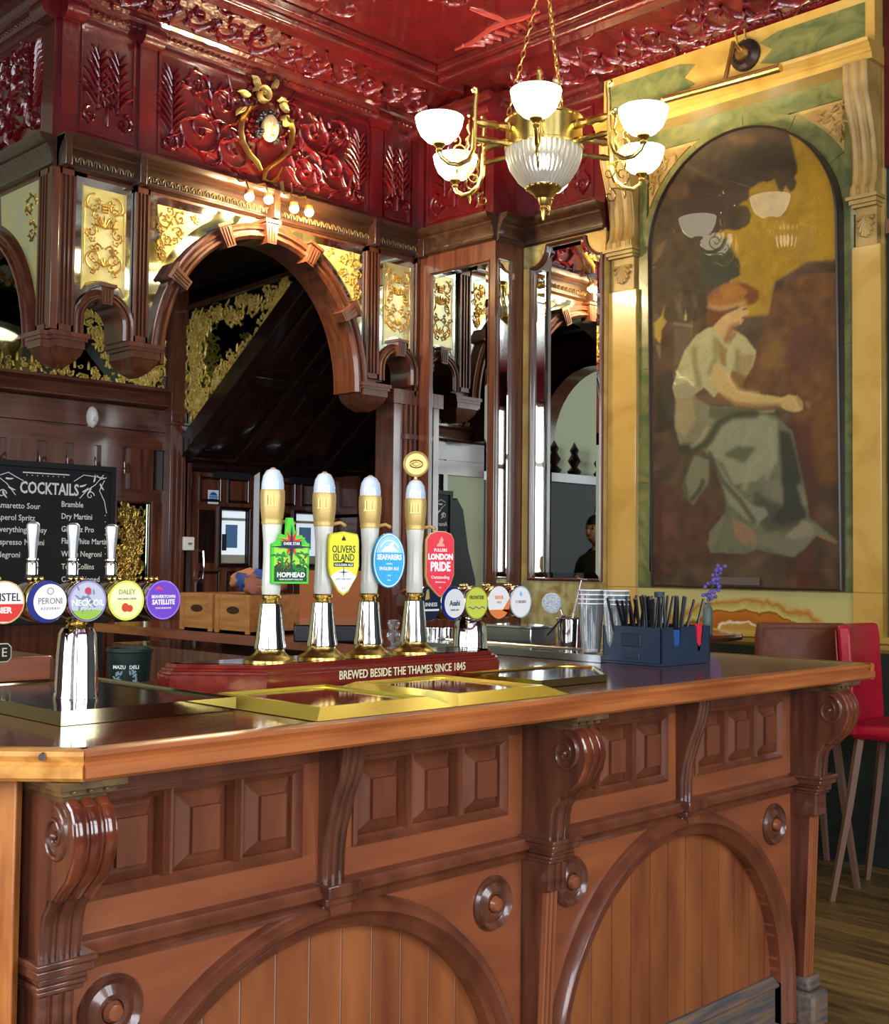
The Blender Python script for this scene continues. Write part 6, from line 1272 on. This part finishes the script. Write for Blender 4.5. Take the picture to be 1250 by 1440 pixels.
for k, (c_, nm) in enumerate((((150, 92, 70), 'brown_fold'), ((60, 84, 140), 'blue_fold'), ((196, 130, 90), 'orange_fold'))):
    bm = bmesh.new(); bmesh.ops.create_icosphere(bm, subdivisions=3, radius=.1)
    for v in bm.verts: v.co.x *= .8; v.co.y *= .9; v.co.z *= .38; v.co += v.normal*(.022*math.sin(v.co.x*70+k*2)*math.cos(v.co.y*62+k)+.012*math.sin(v.co.y*130+v.co.z*90)); v.co.z = max(v.co.z, -.034)
    mb = MB(T(3.09+.02*k, ya+.09+.07*k, 1.327+.012*k)); mb.add([tuple(v.co) for v in bm.verts], [tuple(v.index for v in f.verts) for f in bm.faces]); bm.free(); mb.build(nm, flat('cloth_%d' % k, c_, .8, 0), cl, smooth=80)
# slanted till
tl = thing('till', 'copper brown slanted till on a black base behind the hand pumps', 'till', (3.2, 3.55, 1.131)); p = onZ(470, 905, 1.131)
tf = FR((p.x, p.y, 0), 232); MB(tf).box((-.15, 1.135, -.22), (.15, 1.20, 0)).build('base', blackp, tl, bevel=.006)
MB(tf @ Matrix(((0, 0, 1, 0), (0, 1, 0, 0), (1, 0, 0, 0), (0, 0, 0, 1)))).prism([(-.2, 1.20), (.01, 1.20), (.012, 1.225), (-.10, 1.40), (-.13, 1.40)], -.13, .15).build('screen_housing', mat('copper_brown', (150, 88, 52), .35, coat=.4), tl)
MB(tf @ T(0, 1.2, -.015) @ Matrix.Rotation(-.55, 4, 'X')).box((-.11, .03, .016), (.13, .17, .02)).build('screen', blackm, tl)
# chairs ------------------------------------------------------
def bar_chair(x, y, az, m, label, back_h=.42):
    t = thing('bar_chair', label, 'chair', (x, y, 0)); FQ = FR((x, y, 0), az); a = math.radians(az); SH = .76
    mb = MB(FQ); mb.box((-.2, SH-.07, -.2), (.2, SH, .2)); mb.build('seat', m, t, bevel=.03)
    # back: curved padded shell on the side opposite to the facing direction
    vs = []; n = 10; prof = [0, .03, .2, .38, back_h]
    mb = MB(FQ); base = []
    for side, off in ((0, 0), (1, .055)):
        for zi, z in enumerate((SH-.05, SH+.08, SH+.22, SH+.36, SH+back_h)):
            for k in range(n+1):
                u = -.205+.41*k/n; wv = -.2-.03*zi/4-off+.04*((2*k/n-1)**2); base.append((u*(1 if zi < 4 else .96), z, wv))
    m_ = n+1; fs = []
    for s in range(2):
        for i in range(4):
            for k in range(n): q = s*5*m_+i*m_+k; fs.append((q, q+1, q+m_+1, q+m_))
    for k in range(n): fs.append((4*m_+k, 4*m_+k+1, 9*m_+k+1, 9*m_+k)); fs.append((k, k+1, 5*m_+k+1, 5*m_+k))
    for i in range(4):
        for k in (0, n): fs.append((i*m_+k, (i+1)*m_+k, (i+6)*m_+k, (i+5)*m_+k))
    mb.add(base, fs); mb.build('backrest', m, t, bevel=.012, smooth=50)
    mb = MB(FQ); pth = [(-.19, SH-.02, -.262), (-.192, SH+.3, -.284), (-.175, SH+back_h-.025, -.29), (0, SH+back_h-.02, -.292), (.175, SH+back_h-.025, -.29), (.192, SH+.3, -.284), (.19, SH-.02, -.262)]
    mb.tube([(q[0], q[1], q[2]+.04*((q[0]/.205)**2)) for q in pth], .0035, 6); mb.build('piping', m, t)
    for sx in (-1, 1):
        for sz in (-1, 1):
            MB(FQ).tube([(sx*.16, SH-.05, sz*.16), (sx*.19, .4, sz*.2), (sx*.235, 0.0, sz*.26)], [.02, .019, .015], 4).build('leg', legwood, t, smooth=0)
    MB(FQ).tube([(-.19, .3, .21), (.19, .3, .21)], .011, 8).build('footrest', steel, t)
    return t
bar_chair(5.22, 2.90, 42, leatherB, 'brown leather bar chair with padded back beyond the counter end')
bar_chair(5.18, 2.31, -82, leatherR, 'crimson leather bar chair right of the brown leather chair')
tb = thing('poseur_table', 'small round high table with polished edge beside the brown chair', 'table', (5.02, 3.42, 0))
TC = (5.02, 3.42); MB(T(TC[0], TC[1], 0)).lathe([(.30, 1.075), (.33, 1.08), (.335, 1.095), (.33, 1.108), (0, 1.11)], n=40).build('top', mat('table_top', (70, 34, 24), .15, coat=.8), tb)
MB(T(TC[0], TC[1], 0)).lathe([(.20, 0), (.20, .02), (.04, .05), (.032, .1), (.032, 1.03), (.1, 1.075)], n=24).build('pedestal', blackm, tb)
vs_ = thing('vase', 'slim grey green vase holding a lavender sprig', 'vase', (0, 0, 0)); vb = onX(995, 893, 5.02); vb = Vector((5.02, vb.y, 1.111)); vs_.location = vb; WM[vs_.name] = T(*vb)
MB().lathe([(.022, 0), (.024, .004), (.024, .115), (.016, .128), (.012, .135), (.014, .145)], tuple(vb), 20).build('body', flat('vase_green_grey', (92, 104, 96), .4), vs_)
fl_ = thing('lavender', 'purple lavender sprig in the grey green vase', 'flower', vb+Vector((0, 0, .14)))
ft = vb+Vector((.03, -.05, .30)); MB().tube([vb+Vector((0, 0, .10)), vb+Vector((.005, -.01, .2)), ft], .002, 5).build('stem', flat('stem_green', (70, 90, 50)), fl_)
mb = MB(); r = random.Random(2)
for k in range(46):
    q = k/46; p = vb+Vector((.005, -.01, .17))+(ft-vb-Vector((.005, -.01, .17)))*(q*1.15); mb.sphere((p.x+r.gauss(0, .014), p.y+r.gauss(0, .014), p.z+r.gauss(0, .01)), .010, 6, 4)
mb.build('blossoms', flat('lavender_purple', (110, 96, 176), .7, 0), fl_)
# ================================================================ BLACKBOARD
k0, k1, k2 = onY(160, 657, 7.3), onY(150, 800, 7.3), onY(0, 650, 7.3)
bb = thing('blackboard', 'framed blackboard with a chalked cocktail list and leaf flourishes', 'blackboard', (3.8, 7.3, 1.1)); KM = FY(7.3)
bx0, bx1, bz0, bz1 = 3.29, 4.17, 1.12, k0.z
MB(KM).box((bx0, bz0, -.02), (bx1, bz1, 0)).build('slate', chalkb, bb)
MB(KM).sweep([(bx0, bz0), (bx1, bz0), (bx1, bz1), (bx0, bz1)], [(0, 0), (0, .014), (.035, .014), (.04, 0)], closed=True).build('frame', blackm, bb)
MB(KM).box((bx0, bz0-.1, -.06), (bx1, bz0-.02, -.02)).build('foot', blackm, bb); MB().box((bx0+.05, 7.33, 0), (bx0+.09, 7.38, 1.12)).build('leg', blackm, bb); MB().box((bx1-.09, 7.33, 0), (bx1-.05, 7.38, 1.12)).build('leg', blackm, bb)
def ktext(s, px_, py_, size, align='CENTER', **kw):
    p = onY(px_, py_, 7.299); return text(s, size, KM @ T(p.x, p.z, .0012), chalk, bb, align=align, **kw)
ktext('COCKTAILS', 70, 688, .105, bold=.8, sx=.72)
for s, y in (('Amaretto Sour', 710), ('Aperol Spritz', 727), ("Everything's Rosy", 744), ('Espresso Martini', 762), ('Negroni', 780)): ktext(s, -6, y, .052, 'LEFT', sx=.92, bold=.3)
for s, y in (('Bramble', 709), ('Dry Martini', 726), ('Gin Fizz Pro', 744), ('Flat White Martini', 761), ('White Negroni', 779), ('Tom Collins', 797), ('Old Fashioned', 815)): ktext(s, 86, y, .052, 'LEFT', sx=.9, bold=.3)
mb = MB(KM)
pq = lambda x, y: ((lambda p: (p.x, p.z))(onY(x, y, 7.299)))
mb.rib([pq(32, 664), pq(98, 668)], .004, .002)
for k in range(8): mb.sphere((*pq(38+7.4*k, 668+.4*k), .001), .004, 6, 4)
for k in range(9): mb.sphere((*pq(148, 725+9*k), .001), .004, 6, 4)
for poly in ([(104, 677), (118, 668), (132, 670), (146, 672)], [(112, 701), (122, 690), (134, 682), (146, 668)], [(136, 668), (142, 674), (150, 672)], [(147, 676), (140, 690), (147, 705), (150, 722)], [(0, 668), (12, 664), (22, 670), (33, 676)], [(0, 672), (10, 680), (22, 696)]):
    mb.rib([pq(*q) for q in poly], .0028, .002)
for x, y, a in ((116, 692, .4), (124, 694, .9), (112, 684, .1), (132, 678, 1.2), (141, 680, -1.2), (12, 684, -.6), (4, 690, -1.2), (8, 672, -.2)):
    q = pq(x, y); leaf(mb, q[0], q[1], a, .055, .006, .002)
q = pq(127, 697); spiral(mb, q[0], q[1], .03, 0, 1.2, .004, .002); q = pq(3, 694); spiral(mb, q[0], q[1], .03, 0, 1.2, .004, .002); mb.build('chalk_drawing', chalk, bb, kind='stuff')
tk = thing('plastic_card_stand', 'clear plastic stand in front of the blackboard, left of the near font', 'stand', (3.0, 6.6, 0)) if False else None
# ================================================================ CHANDELIER
ch = thing('chandelier', 'brass six arm chandelier with milk glass bowls and a ribbed glass dish', 'chandelier', (0, 0, 3.6))
tcn, lat = 5.87, .47; CC = Vector(((tcn+lat)*.7071, (tcn-lat)*.7071, 0)); ch.location = (CC.x, CC.y, 3.5); WM[ch.name] = T(CC.x, CC.y, 3.5)
O = (CC.x, CC.y, 0)
mb = MB(); mb.lathe([(.19, 3.462), (.195, 3.462), (.195, 3.475), (.188, 3.48), (.188, 3.60), (.194, 3.605), (.194, 3.615), (.18, 3.615), (.18, 3.48)], O, 40, close=True); mb.build('drum', brass, ch)
MB().lathe([(.186, 3.465), (.184, 3.43), (.165, 3.37), (.125, 3.31), (.08, 3.272), (.04, 3.255)], O, 120, flute=.02, nf=40, close=True).build('ribbed_dish', ribglass, ch)
MB().lathe([(.085, 3.285), (.09, 3.28), (.075, 3.262), (.05, 3.245), (.045, 3.235), (.028, 3.225), (.022, 3.2), (.014, 3.19), (.02, 3.178), (.012, 3.165), (.010, 3.15), (.006, 3.12), (0, 3.115)], O, 24).build('finial', brassD, ch)
mb = MB()
for k in range(16):
    a = 2*PI*k/16; mb.sphere((CC.x+.078*math.cos(a), CC.y+.078*math.sin(a), 3.276), .014, 6, 5, 1, 1, .8)
mb.build('beaded_collar', brassD, ch)
# inner lamp glow of the dish
MB().sphere((CC.x, CC.y, 3.42), .03, 10, 8).build('dish_bulb', mat('soft_bulb', (255, 240, 210), .3, emit=(255, 236, 200), estr=14), ch)
a0 = math.atan2(*(Vector(((5.35+.393)*.7071, (5.35-.393)*.7071))-CC.xy).yx)
def c3(a, r_, z): return (CC.x+r_*math.cos(a), CC.y+r_*math.sin(a), z)
for k in range(6):
    a = a0+k*PI/3; fr_ = Matrix(((math.cos(a), 0, -math.sin(a), CC.x), (math.sin(a), 0, math.cos(a), CC.y), (0, 1, 0, 0), (0, 0, 0, 1)))   # (radius, z, tangential)
    ar = MB(fr_); S = lambda pts, r_, n=8: ar.tube([(p[0], p[1], 0) for p in pts], r_, n)
    S([(.375, 3.70), (.385, 3.71), (.38, 3.72), (.365, 3.715), (.362, 3.69), (.368, 3.64), (.37, 3.52), (.375, 3.42), (.40, 3.365), (.45, 3.335), (.50, 3.335), (.54, 3.36), (.552, 3.385)], [.008, .007, .008, .011, .012, .012, .012, .012, .012, .012, .011, .010, .010])
    arm = ar.build('arm', brass, ch)
    mb = MB(fr_); mb.lathe([(.001, 0), (.001, .001)], (0, 0, 0), 3) if False else None
    for z, r_ in ((3.555, .015), (3.475, .011)):
        mb.tube([(.19, z, 0), (.22, z, 0), (.24, z, 0), (.27, z, 0), (.30, z, 0), (.33, z, 0), (.365, z, 0)], [r_*1.6, r_*1.6, r_, r_*1.5, r_*1.1, r_*1.6, r_], 8)
    mb.build('arm_stay', brass, arm)
    mb = MB(fr_); sc_ = lambda cx, cz, R_, a1, tn, sg, rr: mb.tube([(cx+(R_*(1-t/16)+.006)*math.cos(a1+sg*2*PI*tn*t/16), cz+(R_*(1-t/16)+.006)*math.sin(a1+sg*2*PI*tn*t/16), 0) for t in range(17)], rr, 6)
    sc_(.44, 3.40, .042, -PI/2, 1.2, 1, .0045); sc_(.37, 3.285, .035, PI/2, 1.1, -1, .0045); sc_(.47, 3.455, .028, -PI/2, 1.2, -1, .004)
    mb.tube([(.37, 3.32, 0), (.41, 3.33, 0), (.45, 3.325, 0)], .004, 6)
    mb.tube([(.40, 3.56, 0), (.405, 3.52, 0), (.395, 3.49, 0), (.41, 3.46, 0), (.40, 3.43, 0), (.415, 3.40, 0)], [.004, .008, .004, .009, .004, .004], 6); mb.sphere((.40, 3.58, 0), .009, 6, 5)
    mb.tube([(.455, 3.33, 0), (.455, 3.30, 0), (.455, 3.28, 0)], [.004, .009, .002], 6); mb.build('scroll', brassD if False else brass, arm)
    bo = c3(a, .552, 0)
    MB().lathe([(.012, 3.38), (.018, 3.39), (.012, 3.40), (.03, 3.418), (.03, 3.43), (.022, 3.43)], bo, 16).build('gallery', brassD, arm)
    MB().lathe([(.028, 3.425), (.06, 3.435), (.09, 3.465), (.108, 3.505), (.116, 3.545), (.113, 3.547), (.102, 3.507), (.085, 3.47), (.055, 3.442), (0, 3.434)], bo, 32, close=True).build('glass_bowl', milk, arm)
    l = light('bowl_lamp', 'POINT', c3(a, .552, 3.515), 11, (1, .87, .66), radius=.04); l.parent = arm; l.location = WM[arm.name].inverted() @ Vector(c3(a, .552, 3.515))
hook = Vector((CC.x, CC.y, 4.40))
mb0 = None
for k in range(3):
    a = a0+PI/6+k*2*PI/3; p0 = Vector(c3(a, .185, 3.615)); d = hook-p0; n = 22; chn = None; L = d.length/n; dn = d.normalized()
    q = dn.to_track_quat('Z', 'Y').to_matrix().to_4x4()
    if mb0 is None:
        b = MB(); lk = [(.010*math.cos(t), 0, .022*math.sin(t)) for t in [2*PI*i/12 for i in range(13)]]; b.tube(lk, .0026, 5, cap=False); mb0 = b
    for i in range(n):
        b = MB(Matrix.Translation(p0+dn*L*(i+.5)) @ q @ Matrix.Rotation(PI/2*(i % 2), 4, 'Z')); b.v = [tuple(b.m @ Vector(v)) for v in mb0.v]; b.f = list(mb0.f); b.mi = list(mb0.mi); b.build('chain_link', brassD, ch)
MB().lathe([(.06, 4.395), (.05, 4.41), (.02, 4.42)], O, 20).build('ceiling_rose', redceil, ch); MB().tube([hook, hook+Vector((0, 0, .02))], .008, 8).build('hook', brassD, ch)
# ================================================================ WALL SCONCE with mask above the arch
sc = thing('mask_sconce', 'brass scrolled cartouche with a pale face mask on the red frieze above the arch', 'ornament', (4.05, 5.58, 3.85)); NM = FY(5.575)
def npx(x, y): p = onY(x, y, 5.56); return (p.x, p.z)
mb = MB(NM); 
mb.rib([npx(*q) for q in ((362, 148), (350, 152), (341, 168), (339, 185), (342, 200), (350, 215), (362, 228), (368, 240))], [.006, .013, .013, .012, .011, .011, .010, .008], .04)
mb.rib([npx(*q) for q in ((398, 165), (408, 170), (412, 185), (410, 200), (404, 215), (394, 225), (384, 232), (374, 240), (372, 252), (382, 256), (392, 248), (398, 235))], [.006, .012, .013, .012, .012, .014, .013, .011, .008, .006, .005, .004], .04)
mb.rib([npx(*q) for q in ((385, 258), (392, 250))], .004, .03); mb.rib([npx(*q) for q in ((396, 255), (398, 272))], .003, .03); mb.build('horn_frame', brassD, sc)
mb = MB(NM); x, z = npx(370, 134); spiral(mb, x, z, .055, PI, 1.6, .013, .05, -1); x, z = npx(402, 168); spiral(mb, x, z, .035, 0, 1.2, .010, .05, -1)
for q, a in (((350, 135), 2.6), ((385, 125), .9), ((392, 138), -.4), ((396, 145), -.9), ((344, 152), 3.6), ((364, 122), 1.8)): x, z = npx(*q); leaf(mb, x, z, a, .075, .013, .04, bend=1.0); leaf(mb, x, z, a+.6, .06, .010, .04, bend=-1.0)
mb.build('scroll_crest', goldpaint, sc)
fx, fz = npx(376, 182); hd = (fx, 5.535, fz)
bm_ = MB(); bm_.sphere(hd, .07, 20, 16, .72, .75, 1.1); bm_.sphere((fx-.012, 5.482, fz-.012), .013, 8, 6, .7, 1, 1.6); bm_.sphere((fx-.03, 5.492, fz+.012), .010, 8, 6, 1.3, .6, .7); bm_.sphere((fx+.014, 5.488, fz+.012), .010, 8, 6, 1.3, .6, .7); bm_.sphere((fx-.010, 5.492, fz-.038), .010, 8, 6, 1.6, .6, .6); bm_.sphere((fx-.006, 5.505, fz-.062), .018, 8, 6)
bm_.build('face_mask', flat('mask_cream', (226, 200, 150), .4), sc)
mb = MB(); r = random.Random(4)
for k in range(60):
    a = r.uniform(-.5, PI+.5); mb.sphere((fx+.068*math.cos(a)*r.uniform(.85, 1.15), 5.545+r.uniform(-.02, .02), fz+.012+.078*math.sin(a)*r.uniform(.8, 1.1)-(.04 if math.sin(a) < .2 else 0)), .015, 7, 5)
mb.build('curled_hair', mat('dark_hair', (40, 34, 36), .25, coat=.8), sc, kind='stuff')
spn = ['leftmost', 'second', 'third', 'fourth']
for k, (x, y) in enumerate(((350, 275), (377, 279), (413, 292), (434, 297))):
    p = onY(x, y, 5.42); t = thing('spotlight', ['small lit spotlight on the cornice, left of the pair under the mask', 'small lit spotlight on the cornice, right of the pair under the mask', 'small lit spotlight right of the keystone, left of its pair', 'small lit spotlight right of the keystone, right of its pair'][k], 'spotlight', p, group='spotlights on the canopy cornice')
    MB().lathe([(.022, .03), (.026, .0), (.022, -.006)], tuple(p), 16, close=True).build('shade', brassD, t); MB().sphere(p-Vector((0, .004, .006)), .026, 12, 8).build('bulb', bulbM, t)
    MB().tube([p+Vector((0, 0, .03)), (p.x, p.y+.03, p.z+.09), (p.x, 5.52, p.z+.10)], .005, 6).build('stalk', brassD, t)
    l = light('spot_lamp', 'POINT', p+Vector((0, -.04, -.02)), 20, (1, .78, .42), radius=.02); l.parent = t; l.location = Vector((0, -.04, -.02))
# ================================================================ BARMAN (out of the frame; the wall mirror shows him)
man = thing('person', 'person in dark jumper with short black hair behind the bar, seen in the wall mirror', 'person', (2.75, 6.515, 0))
J = {'pelvis': (0, 0, .98, .15), 'waist': (0, 0, 1.12, .14), 'chest': (.02, 0, 1.36, .17), 'neck0': (.02, 0, 1.54, .075), 'neck': (.03, 0, 1.60, .058)}
def skin(name, verts, edges, m, parent, root=0):
    me = bpy.data.meshes.new(name); me.from_pydata([v[:3] for v in verts], edges, []); o = bpy.data.objects.new(name, me); COL.objects.link(o); o.parent = parent; WM[o.name] = WM[parent.name]
    s = o.modifiers.new('s', 'SKIN'); me.skin_vertices if me.skin_vertices else None
    for i, v in enumerate(verts): me.skin_vertices[0].data[i].radius = (v[3], v[4] if len(v) > 4 else v[3]); me.skin_vertices[0].data[i].use_root = (i == root)
    u = o.modifiers.new('u', 'SUBSURF'); u.levels = u.render_levels = 2; me.materials.append(m); s.use_smooth_shade = True; return o
skinm = flat('skin_tone', (176, 128, 100), .5, 0)
bpy.context.view_layer.update()
try:
    V = [(0, 0, .98, .15, .12), (0, 0, 1.15, .14, .11), (0, 0, 1.36, .17, .12), (0, 0, 1.50, .10, .08), (.02, 0, 1.60, .055, .055),
         (0, .19, 1.47, .065), (.02, .25, 1.20, .05), (.05, .27, .96, .038), (0, -.19, 1.47, .065), (.02, -.25, 1.20, .05), (.05, -.27, .96, .038),
         (0, .1, .90, .10), (.02, .11, .50, .065), (0, .11, .09, .045), (0, -.1, .90, .10), (.02, -.11, .50, .065), (0, -.11, .09, .045)]
    body = skin('body', V, [(0, 1), (1, 2), (2, 3), (3, 4), (3, 5), (5, 6), (6, 7), (3, 8), (8, 9), (9, 10), (0, 11), (11, 12), (12, 13), (0, 14), (14, 15), (15, 16)], flat('dark_jumper', (26, 27, 28), .8, 0), man)
except Exception as e:
    print('skin', e)
base = Vector((2.75, 6.515, 0)); mb = MB(); mb.sphere(base+Vector((.06, 0, 1.73)), .105, 20, 14, .95, .76, 1.15); mb.sphere(base+Vector((.165, 0, 1.72)), .016, 8, 6, 1, .8, 1.5); mb.lathe([(.05, 1.56), (.05, 1.66)], tuple(base+Vector((.03, 0, 0))), 14)
for sy in (-1, 1): mb.sphere(base+Vector((.05, sy*.08, 1.72)), .02, 8, 6, .8, .5, 1.4)
mb.sphere(base+Vector((.15, 0, 1.668)), .014, 8, 6, .6, 1.8, .5); mb.build('head', skinm, man)
mb = MB(); 
for sy in (-1, 1): mb.sphere(base+Vector((.148, sy*.034, 1.748)), .010, 8, 6)
mb.sphere(base+Vector((.145, .034, 1.768)), .012, 8, 6, .6, 1.8, .35); mb.sphere(base+Vector((.145, -.034, 1.768)), .012, 8, 6, .6, 1.8, .35); mb.build('eyes', K_, man)
mb = MB(); mb.sphere(base+Vector((.050, 0, 1.765)), .108, 20, 12, .98, .80, 1.02, z0=8); mb.sphere(base+Vector((.025, 0, 1.75)), .098, 16, 12, .82, .80, 1.0); mb.build('hair', flat('black_hair', (18, 15, 14), .6, 0), man)
for sy in (-1, 1):
    mb = MB(); h0 = base+Vector((.05, sy*.27, .96)); mb.m = T(*h0) @ Matrix.Rotation(PI/2, 4, 'Y') @ T(*(-h0)); mb.sphere(h0+Vector((.05, 0, -.02)), .042, 12, 8, 1.2, .9, .5)
    for q in range(4): mb.tube([h0+Vector((.08, (q-1.5)*.019, -.02)), h0+Vector((.115+.006*(q in (1, 2)), (q-1.5)*.021, -.028)), h0+Vector((.14+.010*(q in (1, 2)), (q-1.5)*.021, -.045))], [.010, .009, .007], 8)
    mb.tube([h0+Vector((.04, -sy*.03, -.02)), h0+Vector((.07, -sy*.055, -.03)), h0+Vector((.095, -sy*.06, -.04))], [.011, .010, .008], 8); mb.build('hand', skinm, man)
    MB().box(base+Vector((-.1, sy*.11-.05, 0)), base+Vector((.17, sy*.11+.05, .08))).build('shoe', blackp, man, bevel=.03)
